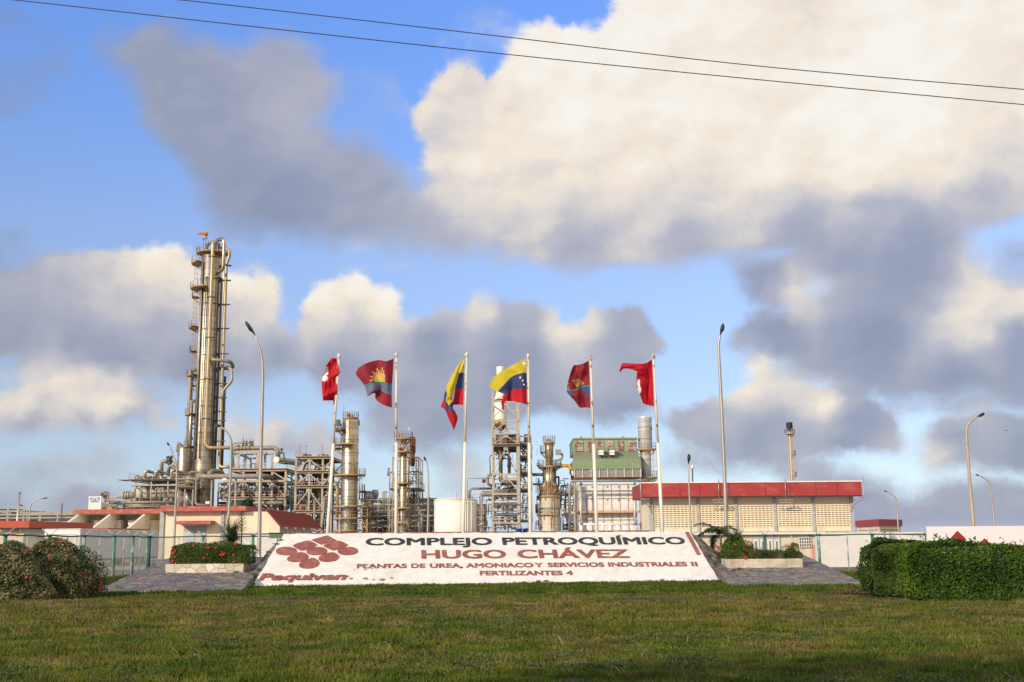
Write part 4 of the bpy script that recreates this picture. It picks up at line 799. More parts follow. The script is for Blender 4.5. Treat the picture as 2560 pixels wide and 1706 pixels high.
m = MB(); q = XZ(440, 1302, 526, 1311, YL - 2); wbox(m, q[0], q[1], YL - 2, YL + .01, q[2], q[3]); cp = m.build('canopy', 'faded_fascia', lb_)
m = MB(); wbox(m, P(470, 1311, YL - 1).x, P(495, 1311, YL - 1).x, YL - 1.2, YL - 1, q[2] - .12, q[2] - .004); m.build('light_fitting', 'white_plain', cp)
q = XZ(459, 1315, 516, 1362, YL); m = MB(); wbox(m, q[0], q[1], YL - .06, YL + .01, .1, q[3]); dd = m.build('door_frame', 'grey_door', lb_)
zm = P(490, 1329, YL).z
for k in (0, 1):
    a = q[0] + .1 + k * (q[1] - q[0]) / 2; b = a + (q[1] - q[0]) / 2 - .2; m = MB(); wbox(m, a, b, YL - .10, YL - .058, .15, zm); m.build('door_leaf', 'trailer_shade_grey', dd)
c = P(497, 1333, YL - .13); m = MB(); m.box(c, (.28, .02, .34)); m.build('warning_sign', 'yellow_sign', dd)
# wing with fins
YW = 150.0
W0, W1 = P(185, 1280, YW).x, P(401, 1280, YW).x; wt, wf = P(290, 1273.5, YW).z, P(290, 1284.5, YW).z
m = MB(); wbox(m, W0, X0 + .6, YW, YW + 22, wf, wt); m.build('fascia', 'faded_fascia', lb_)
m = MB(); wbox(m, W0 + .3, X0 + 1.0, YW + 4.5, YW + 21, 0, wf - .01); m.build('wall', 'cream_wall', lb_)
m = MB(); wbox(m, W0 + .3, X0 + 1.0, YW + .3, YW + 4.4, wf - .06, wf - .012); m.build('soffit', 'pale_wall', lb_)
for px in (193, 272, 358):
    X = P(px, 1286, YW + .2).x; m = MB(); m.prism([(X, YW + .2, wf - .07), (X, YW - 7.5, wf - 2.4), (X, YW - 7.5, 0), (X, YW + 4.4, 0), (X, YW + 4.4, wf - .07)], (.34, 0, 0)); m.build('fin_wall', 'pale_wall', lb_)
    if px > 200:
        a = P(px - 38, 1310, YW + 2).x; z = P(px, 1301, YW + 2).z; m = MB(); wbox(m, a, a + 3.6, YW + 2, YW + 4.4, 0, z); an = m.build('plant_cupboard', 'pale_wall', lb_)
        m = MB(); wbox(m, a + 1.1, a + 3.0, YW + 1.95, YW + 2.01, z - 1.6, z - .5); m.build('louvre', 'grey_trim', an)
# ---- front left low buildings
def flat_building(label, xpx0, xpx1, ytop, ybot, Y, Yend, mt, wall='cream_wall', inset=.7):
    x0, x1 = P(xpx0, ytop, Y).x, P(xpx1, ytop, Y).x; zt = P(xpx1, ytop, Y).z; zb_ = P(xpx1, ybot, Y).z
    t = thing('low_building', Vector(((x0 + x1) / 2, Y, 0)), label, 'building'); m = MB(); wbox(m, x0, x1, Y, Yend, zb_, zt); m.build('fascia', mt, t)
    m = MB(); wbox(m, x0 + .3, x1 - inset, Y + inset, Yend - inset, 0, zb_ + .02); m.build('wall', wall, t)
    m = MB(); wbox(m, x0 - .02, x1 + .02, Y - .02, Yend + .02, zb_ - .10, zb_ - .003); m.build('fascia_lip', 'dark_void', t); return t, x0, x1, zt, zb_
t, x0, x1, zt, zb_ = flat_building('low cream building at the far left with an orange red fascia and tube lights', -160, 73, 1302, 1319.5, 100, 115.3, 'orange_fascia')
for a, b in (((12, 1333.5), (50, 1330)),): 
    c0, c1 = P(*a, 100.6), P(*b, 100.6); m = MB(); m.beam(c0, c1, .12, .16); m.build('tube_light', 'ochre_pale', t)
m = MB(); m.tube([P(49, 1331, 100.6), P(51, 1325, 100.3)], .05, 6); m.build('lamp', 'white_plain', t)
for yy in (103.5, 107.5): 
    m = MB(); wbox(m, x1 - .72, x1 - .66, yy, yy + 1.6, 2.3, 2.55); m.build('wall_vent', 'grey_trim', t)
m = MB(); wbox(m, x1 - .71, x1 - .67, 105.4, 105.5, 0, zb_ - .11); m.build('joint', 'grey_trim', t)
flat_building('low red edged building behind the white trailer', 222, 272, 1320, 1325.5, 118, 131.6, 'orange_fascia')
# ---- white trailer
YT = 92.0; tx0, tx1 = P(110, 1360, YT).x, P(200, 1360, YT).x; tz0, tz1 = .66, 3.02; TE = 112.0
tr_ = thing('trailer', Vector(((tx0 + tx1) / 2, (YT + TE) / 2, 0)), 'long white box trailer parked behind the left chain link fence', 'trailer')
m = MB(); wbox(m, tx0, tx1, YT, TE, tz0, tz1); m.build('body', 'trailer_shade_grey', tr_)
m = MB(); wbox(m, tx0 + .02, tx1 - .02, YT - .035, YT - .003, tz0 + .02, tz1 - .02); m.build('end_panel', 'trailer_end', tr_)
m = MB(); zz = tz1 - .35; xa, xb = tx0 + .3, tx1 - .3
m.beam((xa, YT - .06, tz0 + .2), (xa, YT - .06, zz), .06); m.beam((xb, YT - .06, tz0 + .2), (xb, YT - .06, zz), .06); m.beam((xa, YT - .06, zz), (xb, YT - .06, zz), .06); m.build('end_moulding', 'trailer_end', tr_)
m = MB(); wbox(m, tx0 - .02, tx1 + .02, YT - .05, TE + .02, tz1 + .002, tz1 + .06); m.build('roof_rim', 'trailer_end', tr_)
for yy in (96, 100, 104, 108): m = MB(); wbox(m, tx1 + .003, tx1 + .02, yy, yy + .06, tz0, tz1); m.build('side_seam', 'galv', tr_)
m = MB(); wbox(m, tx0 + .5, tx1 - .5, YT + .3, TE - .3, tz0 - .22, tz0 - .002); m.build('chassis', 'steel_dark', tr_)
for yy in (94.5, 95.7, 107.5, 108.7, 109.9):
    for X in (tx0 + .25, tx1 - .25): m = MB(); m.tube([(X - .14, yy, .42), (X + .14, yy, .42)], .42, 16); wv_ = m.build('wheel', 'rubber', tr_); m2 = MB(); m2.tube([(X - .15, yy, .42), (X + .15, yy, .42)], .2, 12); m2.build('rim', 'galv', wv_)
for X in (tx0 + .5, tx1 - .5): m = MB(); wbox(m, X - .06, X + .06, 101, 101.12, .02, tz0 - .2); m.build('landing_leg', 'galv', tr_)
# ------------------------------------------------------------ chain link fences
def fence(label, path, posts, H=2.15, h0=0.0):
    """path: list of ground points; posts: list of (point, thick)"""
    t = thing('chain_link_fence', Vector(path[0]), label, 'fence')
    for (p, thick) in posts:
        p = Vector(p); m = MB()
        if thick: m.tube([p, p + Vector((0, 0, H))], .085, 10)
        else: m.tube([p, p + Vector((0, 0, H))], .035, 8)
        po = m.build('post', 'green_post' if thick == 1 else 'post_white' if thick == 0 else 'green_rail', t)
        if thick:
            m = MB(); m.tube([p + Vector((0, 0, H - .02)), p + Vector((0, 0, H + .07))], .14, 10); m.build('post_cap', 'green_rail', po)
            m = MB(); dn = Vector((.30, .18, .34)); m.tube([p + Vector((0, 0, H)), p + Vector((0, 0, H)) + dn], .022, 6); m.tube([p + Vector((0, 0, H)), p + Vector((0, 0, H)) + Vector((-.30, -.18, .34))], .022, 6); m.build('barbed_wire_arm', 'wire', po)
    m = MB(); up = Vector((0, 0, H))
    for a, b in zip(path[:-1], path[1:]):
        a, b = Vector(a), Vector(b); n = max(2, int((b - a).length / 1.2)); pts = [a.lerp(b, i / n) + up + Vector((0, 0, random.uniform(-.03, .03))) for i in range(n + 1)]; m.tube(pts, .038, 8)
    m.build('top_rail', 'green_rail', t)
    m = MB()
    for a, b in zip(path[:-1], path[1:]):
        a, b = Vector(a), Vector(b); Ln = (b - a).length; d = (b - a) / Ln; hh = H - .04; s0 = .085; k = -hh
        while k < Ln:
            for sg in (1, -1):
                u0, u1 = (k, k + hh); z0_, z1_ = (0.03, hh) if sg == 1 else (hh, .03)
                t0, t1 = max(0, (0 - u0) / (u1 - u0)), min(1, (Ln - u0) / (u1 - u0))
                if t1 > t0:
                    p0 = a + d * (u0 + (u1 - u0) * t0) + Vector((0, 0, z0_ + (z1_ - z0_) * t0)); p1 = a + d * (u0 + (u1 - u0) * t1) + Vector((0, 0, z0_ + (z1_ - z0_) * t1)); m.tube([p0, p1], .0042, 3, False)
            k += s0
    m.build('wire_mesh', 'wire', t, recalc=False)
    return t
XF = -22.0; fy = lambda px: -XF * 2850 / (1280 - px)
zf_ = .12
c0 = (XF, fy(382), zf_)
fence('green chain link fence with peeling posts running back beside the left shrub', [(XF, 44, zf_), c0], [((XF, fy(p), zf_), k) for p, k in ((-60, 1), (25, 1), (80, 0), (134, 1), (178, 0), (220, 1), (258, 0), (295, 1), (319, 0), (341, 1), (358, 0), (377, 1))])
def gp(px, Y, z=.0): return (P(px, 1400, Y).x, Y, z)
fence('green chain link fence between the left corner post and the sign', [c0, gp(730, c0[1], zf_)], [(c0, 2), (gp(445, c0[1], zf_), 0), (gp(506, c0[1], zf_), 1), (gp(570, c0[1], zf_), 0), (gp(631, c0[1], zf_), 1), (gp(692, c0[1], zf_), 0)])
fence('green chain link fence in front of the gatehouse and white wall', [gp(1700, 66), gp(2420, 66)], [(gp(x, 66), k) for x, k in ((1782, 2), (1848, 0), (1914, 2), (1981, 0), (2049, 1), (2121, 0), (2184, 2), (2230, 0), (2254, 0), (2320, 2), (2390, 0))], H=2.05)
gx = P(691, 1340, 68.5); t = thing('fence_box', Vector((gx.x, 68.5, 1.9)), 'small green metal box fixed on the fence beside the tall lamp', 'box'); m = MB(); m.box(gx, (.75, .4, .3)); m.build('box', 'olive_bin', t)
m = MB(); m.box(gx + Vector((0, -.02, .17)), (.85, .5, .04)); m.build('lid', 'green_rail', t)
# ------------------------------------------------------------ process plant
rng = random.Random(11)
def PX(px, py, Y): return P(px, py, Y).x
def PZ(px, py, Y): return P(px, py, Y).z
def pm(px, Y): return px * Y / FPX
def shell(t, name, px, pyr, Y, prof, mt, seg=32, ground_=True):
    X = PX(px, pyr, Y); pr = [(pm(h, Y), PZ(px, py, Y)) for py, h in prof]
    pr = sorted(pr, key=lambda q: 0) ; pr = pr[::-1]
    m = MB(); m.lathe(X, Y, pr, seg); return m.build(name, mt, t), X
def vessel_thing(name, label, cat, px, pyr, Y, prof, mt, partname='shell', group=None, dome=True):
    X = PX(px, pyr, Y); t = thing(name, Vector((X, Y, 0)), label, cat, group); b = prof[-1][1]
    pr = [(pm(h, Y), PZ(px, py, Y)) for py, h in prof]
    top = [(0, pr[0][1] + (pr[0][0] * .45 if dome else .02))] + ([(pr[0][0] * .6, pr[0][1] + pr[0][0] * .36), (pr[0][0] * .9, pr[0][1] + pr[0][0] * .14)] if dome else [])
    m = MB(); m.lathe(X, Y, (top + pr + [(pr[-1][0], 0)])[::-1], 36); m.build(partname, mt, t); return t, X
def band(t, X, Y, z, r, w_=.16, mt='steel_grey'):
    m = MB(); m.lathe(X, Y, [(r, z - w_ / 2), (r + .07, z - w_ / 2), (r + .07, z + w_ / 2), (r, z + w_ / 2)], 36); return m.build('ring', mt, t)
def railing(parent, pts, mt='ochre', h=1.15, th_=.036, name='railing', step=1.4):
    m = MB()
    for a, b in zip(pts[:-1], pts[1:]):
        a, b = Vector(a), Vector(b)
        for k in (h, h * .5): m.beam(a + Vector((0, 0, k)), b + Vector((0, 0, k)), th_)
        m.beam(a + Vector((0, 0, .06)), b + Vector((0, 0, .06)), .03, .10)
        n = max(1, int((b - a).length / step + .5))
        for i in range(n + 1): p = a.lerp(b, i / n); m.beam(p, p + Vector((0, 0, h)), th_ * 1.2)
    return m.build(name, mt, parent)
def platform(t, X, Y, z, r0, r1, a0, a1, mt='ochre', deckm='ochre', name='platform', rail=True):
    a0, a1 = R(a0), R(a1); n = max(4, int((a1 - a0) / .3)); m = MB()
    m.lathe(X, Y, [(r0, z - .2), (r1, z - .2), (r1, z), (r0, z), (r0, z - .2)], n, a0, a1)
    for i in range(0, n + 1, 2):
        a = a0 + (a1 - a0) * i / n; m.beam((X + r0 * math.cos(a), Y + r0 * math.sin(a), z - 1.1), (X + r1 * .97 * math.cos(a), Y + r1 * .97 * math.sin(a), z - .2), .10)
    d = m.build(name, deckm, t)
    if rail:
        pts = [(X + r1 * math.cos(a0 + (a1 - a0) * i / n), Y + r1 * math.sin(a0 + (a1 - a0) * i / n), z) for i in range(n + 1)]
        full = (a1 - a0) > 6.2
        if not full: pts = [(X + r0 * math.cos(a0), Y + r0 * math.sin(a0), z)] + pts + [(X + r0 * math.cos(a1), Y + r0 * math.sin(a1), z)]
        railing(d, pts, mt)
    return d
def ladder(t, X, Y, z0_, z1_, ang, r, mt='ochre', cage=True):
    a = R(ang); cx, cy = X + r * math.cos(a), Y + r * math.sin(a); tx, ty = -math.sin(a) * .26, math.cos(a) * .26; m = MB()
    for s_ in (-1, 1): m.beam((cx + tx * s_, cy + ty * s_, z0_), (cx + tx * s_, cy + ty * s_, z1_), .06)
    z = z0_
    while z < z1_: m.beam((cx - tx, cy - ty, z), (cx + tx, cy + ty, z), .035); z += .5
    if cage:
        z = z0_ + 2.0; ox, oy = math.cos(a) * .7, math.sin(a) * .7
        while z < z1_:
            p = [Vector((cx + tx * 1.3, cy + ty * 1.3, z)), Vector((cx + ox * .7 + tx * 1.4, cy + oy * .7 + ty * 1.4, z)), Vector((cx + ox, cy + oy, z)), Vector((cx + ox * .7 - tx * 1.4, cy + oy * .7 - ty * 1.4, z)), Vector((cx - tx * 1.3, cy - ty * 1.3, z))]
            for q, w_ in zip(p[:-1], p[1:]): m.beam(q, w_, .045)
            z += 1.1
        for q in (Vector((ox, oy, 0)), Vector((ox * .7 + tx * 1.4, oy * .7 + ty * 1.4, 0)), Vector((ox * .7 - tx * 1.4, oy * .7 - ty * 1.4, 0))): m.beam(Vector((cx, cy, z0_ + 2)) + q, Vector((cx, cy, z1_)) + q, .035)
    return m.build('ladder', mt, t)
def ppipe(t, pts, rpx, mt='duct', name='pipe', seg=10, Y=230):
    """pts: (px, py[, Y]) ; rpx: radius in photo px at that distance"""
    W = [P(p[0], p[1], p[2] if len(p) > 2 else Y) for p in pts]; m = MB(); m.pipe(W, pm(rpx, Y), seg); return m.build(name, mt, t)
def frame(name, label, cat, Y, dep, cols, pyr, levels, braces, mt='struct', cw=.45, bw=.4, railm='ochre_pale', deckm='struct_dark', group=None):
    """cols: [(px, py_top)], levels: [(py, i0, i1, rail, overhang_px)]"""
    cw *= .68; bw *= .68; Xs = [PX(c[0], pyr, Y) for c in cols]; Zs = [PZ(c[0], c[1], Y) for c in cols]
    t = thing(name, Vector((Xs[0], Y, 0)), label, cat, group)
    for X, Z in zip(Xs, Zs):
        for yy in (Y, Y + dep): m = MB(); m.beam((X, yy, 0), (X, yy, Z), cw); m.build('column', mt, t)
    for lv in levels:
        py, i0, i1, rl = lv[:4]; oh = lv[4] if len(lv) > 4 else (0, 0); z = PZ(cols[i0][0], py, Y); xa, xb = Xs[i0] - pm(oh[0], Y), Xs[i1] + pm(oh[1], Y); m = MB()
        for yy in (Y - cw * .5 - bw * .12, Y + dep): m.beam((xa, yy, z), (xb, yy, z), bw * .5, bw)
        n = max(2, int((xb - xa) / 2.5))
        for i in range(n + 1): X = xa + (xb - xa) * i / n; m.beam((X, Y, z - .03), (X, Y + dep, z - .03), bw * .5, bw * .8)
        fb = m.build('floor_beam', mt, t)
        if rl:
            m = MB(); m.box(((xa + xb) / 2, Y + dep / 2 - .3, z + bw / 2 + .05), (xb - xa, dep + .8, .07)); d = m.build('deck', deckm, t); zz = z + bw / 2 + .09
            railing(d, [(xa, Y + dep, zz), (xa, Y - .6, zz), (xb, Y - .6, zz), (xb, Y + dep, zz)], railm)
    for (i0, i1, p0, p1, k) in braces:
        xa, xb = Xs[i0], Xs[i1]; za, zb_ = PZ(cols[i0][0], p0, Y), PZ(cols[i0][0], p1, Y); xm = (xa + xb) / 2
        for yy in (Y, Y + dep):
            m = MB()
            if k == 'A': m.beam((xm, yy, za - .2), (xa, yy, zb_ + .2), bw * .6); m.beam((xm, yy, za - .2), (xb, yy, zb_ + .2), bw * .6); m.box((xm, yy, za - .3), (bw * 3, .12, bw * 1.5))
            elif k == '/': m.beam((xa, yy, zb_), (xb, yy, za), bw * .6)
            elif k == '\\': m.beam((xa, yy, za), (xb, yy, zb_), bw * .6)
            elif k == 'X': m.beam((xa, yy, zb_), (xb, yy, za), bw * .5); m.beam((xa, yy - .1, za), (xb, yy - .1, zb_), bw * .5)
            elif k == 'H':
                w_ = (xb - xa) * .30; m.beam((xa + w_ * 1.1, yy, za - .3), (xa, yy, za - w_ * 1.2), bw * .6); m.beam((xb - w_ * 1.1, yy, za - .3), (xb, yy, za - w_ * 1.2), bw * .6)
            m.build('brace', mt, t)
    return t, Xs
def clutter(t, x0, x1, y0, y1, Ya, Yb, n, mts=('duct', 'steel_grey', 'struct', 'steel_dark', 'rust', 'steel'), rmax=2.4):
    for i in range(n):
        Y = rng.uniform(Ya, Yb); mt = rng.choice(mts); r = rng.uniform(.5, rmax) * rng.uniform(.5, 1); xa = rng.uniform(x0, x1); ya = rng.uniform(y0, y1); k = rng.random()
        if k < .36: pts = [(xa, ya), (xa, min(y1, ya + rng.uniform(12, 45)))]
        elif k < .62: pts = [(xa, ya), (min(x1, xa + rng.uniform(12, 50)), ya)]
        elif k < .9:
            xb = min(max(xa + rng.choice((-1, 1)) * rng.uniform(8, 30), x0), x1); pts = [(xa, min(y1, ya + rng.uniform(8, 30))), (xa, ya), (xb, ya), (xb, min(y1, ya + rng.uniform(6, 30)))]
        else: pts = None
        if pts: ppipe(t, pts, r, mt, Y=Y, seg=8)
        else:
            rr = pm(rng.uniform(2.5, 5), Y); c = P(xa, ya, Y); m = MB(); ln = pm(rng.uniform(7, 14), Y)
            if rng.random() < .5: m.tube([c, c + Vector((rr * .3, 0, 0)), c + Vector((ln, 0, 0)), c + Vector((ln + rr * .3, 0, 0))], [rr * .6, rr, rr, rr * .6], 14)
            else: m.tube([c, c - Vector((0, 0, rr * .3)), c - Vector((0, 0, ln)), c - Vector((0, 0, ln + rr * .3))], [rr * .6, rr, rr, rr * .6], 14)
            m.build('drum', rng.choice(('steel', 'duct', 'vessel_tan', 'steel_grey')), t)
def valves(t, x0, x1, py, Y, n, mt='struct_dark'):
    for i in range(n):
        c = P(rng.uniform(x0, x1), py, Y + rng.uniform(0, 5)); h = pm(rng.uniform(3, 7), Y); m = MB(); m.beam(c, c + Vector((0, 0, h)), .12); m.ball(c + Vector((0, 0, h * .5)), .35, 8, 5); m.tube([c + Vector((0, 0, h)), c + Vector((0, 0, h + .1))], .35, 8); m.build('valve', rng.choice((mt, 'struct_tan', 'rust')), t)
# ---- the great column
YC = 230
t, XC = vessel_thing('distillation_column', 'tallest shiny steel column with ring platforms up its left side', 'column', 520, 900, YC, [(638, 26.5), (1200, 27.5)], 'steel')
RC = pm(27.2, YC)
for py in (700, 762, 827, 891, 952, 1017, 1084, 1154): band(t, XC, YC, PZ(520, py, YC), RC)
m = MB(); 
for k in range(14):
    for py in range(0): pass
platform(t, XC, YC, PZ(520, 634, YC), .5, RC + 1.0, 0, 360)
zt = PZ(520, 634, YC)
for px, py, a0, a1 in ((500, 661, 150, 235), (500, 723, 150, 265), (500, 821, 150, 225), (500, 941, 150, 235), (500, 1038, 150, 235), (500, 1118, 145, 230)):
    platform(t, XC, YC, PZ(px, py, YC), RC, RC + 1.9, a0, a1)
for py, w_ in ((745, 5), (880, 5), (965, 5), (1060, 5)): platform(t, XC, YC, PZ(500, py, YC), RC + .1, RC + 1.5, 175, 205)
for a, b, an in ((661, 634, 215), (723, 661, 195), (821, 723, 190), (941, 821, 185), (1038, 941, 195), (1118, 1038, 188), (1170, 1118, 190)): ladder(t, XC, YC, PZ(500, a, YC), PZ(500, b, YC) + 1, an, RC + .5, 'ochre')
for an in (232, 238): 
    a = R(an); m = MB(); m.tube([(XC + (RC + .25) * math.cos(a), YC + (RC + .25) * math.sin(a), PZ(520, 1150, YC)), (XC + (RC + .25) * math.cos(a), YC + (RC + .25) * math.sin(a), PZ(520, 660, YC))], .16, 8); m.build('pipe', 'steel_grey', t)
for an, r_, dd, p0, p1, mt_ in ((212, .30, .9, 1200, 1005, 'steel_grey'), (222, .34, 1.0, 1200, 1010, 'steel'), (203, .45, 1.1, 1200, 930, 'duct'), (262, .12, .3, 1150, 700, 'steel_dark'), (320, .14, .35, 1150, 700, 'steel_dark'), (338, .22, .5, 1180, 700, 'steel_dark')):
    a = R(an); x_, y_ = XC + (RC + dd) * math.cos(a), YC + (RC + dd) * math.sin(a); m = MB(); m.tube([(x_, y_, PZ(520, p0, YC)), (x_, y_, PZ(520, p1, YC)), (XC + RC * .9 * math.cos(a), YC + RC * .9 * math.sin(a), PZ(520, p1 - 3, YC))], r_, 10); m.build('pipe', mt_, t)
def vpt(ang, r, py): a = R(ang); return Vector((XC + r * math.cos(a), YC + r * math.sin(a), PZ(520, py, YC)))
# overhead vapour line down the front
r1 = RC + .75; A = 287
m = MB(); m.pipe([vpt(200, 1.2, 640), vpt(200, 1.2, 612), vpt(A, r1 * .9, 612), vpt(A, r1, 625), vpt(A, r1, 1123)] + [vpt(A, r1, 1123) + Vector((pm(98, YC), 0, 0))], pm(4.6, YC), 14, 1.3); m.build('vapour_line', 'steel_gold', t)
for py in (650, 750, 850, 952, 1050): p = vpt(A, r1, py); m = MB(); m.box(p, (1.5, .9, .16)); m.build('bracket', 'steel_dark', t)
m = MB(); m.pipe([vpt(320, 1.0, 634), vpt(320, 1.0, 604), vpt(322, r1 + .9, 604), vpt(322, r1 + .9, 682), vpt(320, RC - .3, 686)], pm(4.6, YC), 14, 1.2); m.build('vapour_line', 'steel', t)
AR = 352; r2 = RC + 1.0
m = MB(); m.pipe([vpt(AR, RC * .6, 618), vpt(AR, r2 + .6, 628), vpt(AR, r2 + .6, 645), vpt(AR, r2, 660), vpt(AR, r2, 1169), vpt(AR, r2, 1169) + Vector((pm(34, YC), -1, 0))], pm(4.0, YC), 14, .9); m.build('downcomer', 'steel_gold', t)
m = MB(); m.pipe([vpt(20, r2 + .2, 940), vpt(20, r2 + .2, 1180)], pm(5, YC), 12); m.build('downcomer', 'steel_dark', t)
for py in (666, 703, 763, 823, 886, 960, 995, 1030, 1053, 1104): p = vpt(AR, r2 - .3, py); m = MB(); m.box(p, (2.6, .9, .14)); m.build('bracket', 'steel_dark', t)
m = MB(); m.pipe([vpt(300, RC - .2, 905), vpt(300, RC + .9, 905), vpt(335, RC + 3.6, 908), vpt(15, RC + 3.0, 918), vpt(0, RC + .3, 922)], pm(4.6, YC), 14, 1.4); m.build('side_draw', 'duct', t)
m = MB(); m.pipe([vpt(350, RC + 2.0, 920), vpt(350, RC + 3.0, 925), vpt(350, RC + 3.2, 955), vpt(350, RC + 1.3, 978), vpt(350, RC + 1.2, 1000)], pm(3.6, YC), 12, .8); m.build('side_draw', 'steel_grey', t)
for k, (an, r_) in enumerate(((200, .9), (235, 1.2), (20, 1.0))):
    m = MB(); p = vpt(an, r_ * 1.3, 634); m.tube([p, p + Vector((0, 0, 1.2 + k * .3))], .18, 8); m.ball(p + Vector((0, 0, 1.4 + k * .3)), .3, 8, 5); m.build('vent_valve', 'struct_dark', t)
for dx in (-1.6, -1.1): m = MB(); p = Vector((XC + dx, YC - 1, zt)); m.tube([p, p + Vector((0, 0, 3.2 + dx * .3))], .04, 5); m.ball(p + Vector((0, 0, 3.3 + dx * .3)), .2, 8, 5); m.build('beacon', 'struct_dark', t)
ws = thing('windsock', P(518, 622, YC - 2), 'orange windsock on a thin mast atop the tallest column', 'windsock')
m = MB(); p = P(518, 634, YC - 2); q = P(518, 587, YC - 2); m.tube([p, q], .06, 6); m.build('mast', 'galv', ws)
m = MB(); m.tube([P(518, 588, YC - 2), P(513, 584.5, YC - 2), P(504, 583, YC - 2), P(493, 586, YC - 2)], [.42, .40, .28, .14], 12); m.build('sock', 'orange_sock', ws)
# domed vessel and its pipes by the foot
t, X = vessel_thing('vessel', 'domed tan vertical vessel standing left of the tallest column', 'vessel', 461, 1150, 240, [(1122, 17.5), (1240, 17.5)], 'steel')
platform(t, X, 240, PZ(461, 1185, 240), pm(17, 240), pm(17, 240) + 1.3, 150, 330)
ladder(t, X, 240, PZ(461, 1185, 240), PZ(461, 1118, 240), 300, pm(17, 240) + .3)
ppipe(t, [(455, 1116), (447, 1106), (443, 1118), (443, 1130)], 3.2, 'duct', 'nozzle', Y=240)
ppipe(t, [(466, 1200), (466, 1090), (475, 1086), (480, 1100)], 3.6, 'steel_grey', 'riser', Y=234)
# twin vessels behind the column foot
t, X = vessel_thing('vessel', 'slim pale vertical vessel tucked behind the left side of the great column', 'vessel', 484, 1150, 241, [(1130, 6), (1240, 6)], 'steel_grey')
# ---- reactor block on the left
t, Xs = frame('reactor_platform', 'steel deck with grey pipe bends above the big tan horizontal drum', 'platform', 226, 12, [(338, 1200), (378, 1200), (420, 1200), (468, 1200)], 1220, [(1202, 0, 3, True, (14, 6)), (1214, 0, 3, False, (12, 0))], [], 'struct_tan', .35, .35)
m = MB(); m.box((Xs[0] - 1.6, 229, PZ(330, 1203, 226) + .3), (4.6, 4, .08)); m.build('grating', 'struct_dark', t)
for px, py in ((366, 1178), (392, 1178), (432, 1176)):
    ppipe(t, [(px - 3, 1199), (px - 3, py + 2), (px + 3, py), (px + 32, py + 9, 234)], 3.8, 'galv', 'pipe_bend', Y=228)
for k in range(9): px = 338 + k * 15; ppipe(t, [(px, 1199), (px, 1189 + (k % 3)), (px + 10, 1190 + (k % 3))], 1.2, 'steel_grey', Y=225)
ppipe(t, [(404, 1190), (404, 1156), (410, 1153), (418, 1156)], 4.6, 'duct', 'pipe_bend', Y=231)
ppipe(t, [(420, 1185), (421, 1168), (431, 1164), (437, 1172), (437, 1180)], 4.6, 'duct', 'pipe_bend', Y=229)
m = MB(); c = P(423, 1150, 231)
for dx, dz, r_ in ((0, 0, .55), (.35, .5, .4), (-.3, .45, .38), (.1, -.7, .5), (.5, -.3, .3)): m.ball(c + Vector((dx, 0, dz)), r_, 8, 6)
m.beam(c + Vector((.2, 0, .4)), c + Vector((1.9, 0, -1.7)), .14); m.build('valve_tree', 'steel_dark', t)
railing(t, [P(388, 1176, 232), P(412, 1176, 232)], 'ochre_pale'); railing(t, [P(440, 1177, 232), P(475, 1177, 232)], 'ochre')
valves(t, 345, 450, 1198, 227, 14)
t = thing('horizontal_drum', P(390, 1232, 230), 'big horizontal tan drum wrapped with pipe loops under the reactor platform', 'vessel')
a, b = P(350, 1232.5, 230), P(446, 1232.5, 230); r_ = pm(19.5, 230); m = MB(); b.z = a.z; m.tube([a - Vector((1.0, 0, 0)), a - Vector((.75, 0, 0)), a, b, b + Vector((.9, 0, 0))], [r_ * .35, r_ * .75, r_, r_, r_ * .3], 28); m.build('shell', 'vessel_tan', t)
for px in (356, 372, 395, 420): q = P(px, 1232.5, 230); q.z = a.z; m = MB(); m.tube([q, q + Vector((.25, 0, 0))], r_ + .09, 28); m.build('strap', 'steel_grey', t)
for X in (a.x + 1, b.x - 1): m = MB(); m.box((X, 230, (a.z - r_ * .8) / 2), (.8, 2.6, a.z - r_ * .8)); m.build('saddle', 'struct', t)
for px, w_ in ((337, 13), (354, 9), (390, 7), (401, 6)):
    ppipe(t, [(px, 1252), (px, 1222), (px + w_, 1220), (px + w_ + 4, 1228), (px + w_ + 6, 1248)], 2.0, 'duct', 'loop_pipe', Y=225.5)
t = thing('horizontal_drum', P(322, 1241, 230), 'small flanged pale drum at the left end of the process pipes', 'vessel')
a, b = P(309, 1239, 230), P(336, 1239, 230); b.z = a.z; r_ = pm(8.5, 230); m = MB(); m.tube([a, a + Vector((.4, 0, 0)), b], [r_ * .8, r_, r_], 20); m.build('shell', 'vessel_tan', t)
for k in (0, .5, 1.0): m = MB(); m.tube([a + Vector((k + .1, 0, 0)), a + Vector((k + .22, 0, 0))], r_ + .15, 20); m.build('flange', 'steel_grey', t)
m = MB(); m.box(((a.x + b.x) / 2, 230, a.z / 2 - .4), (1.2, 1.2, a.z - .8)); m.build('saddle', 'struct', t)
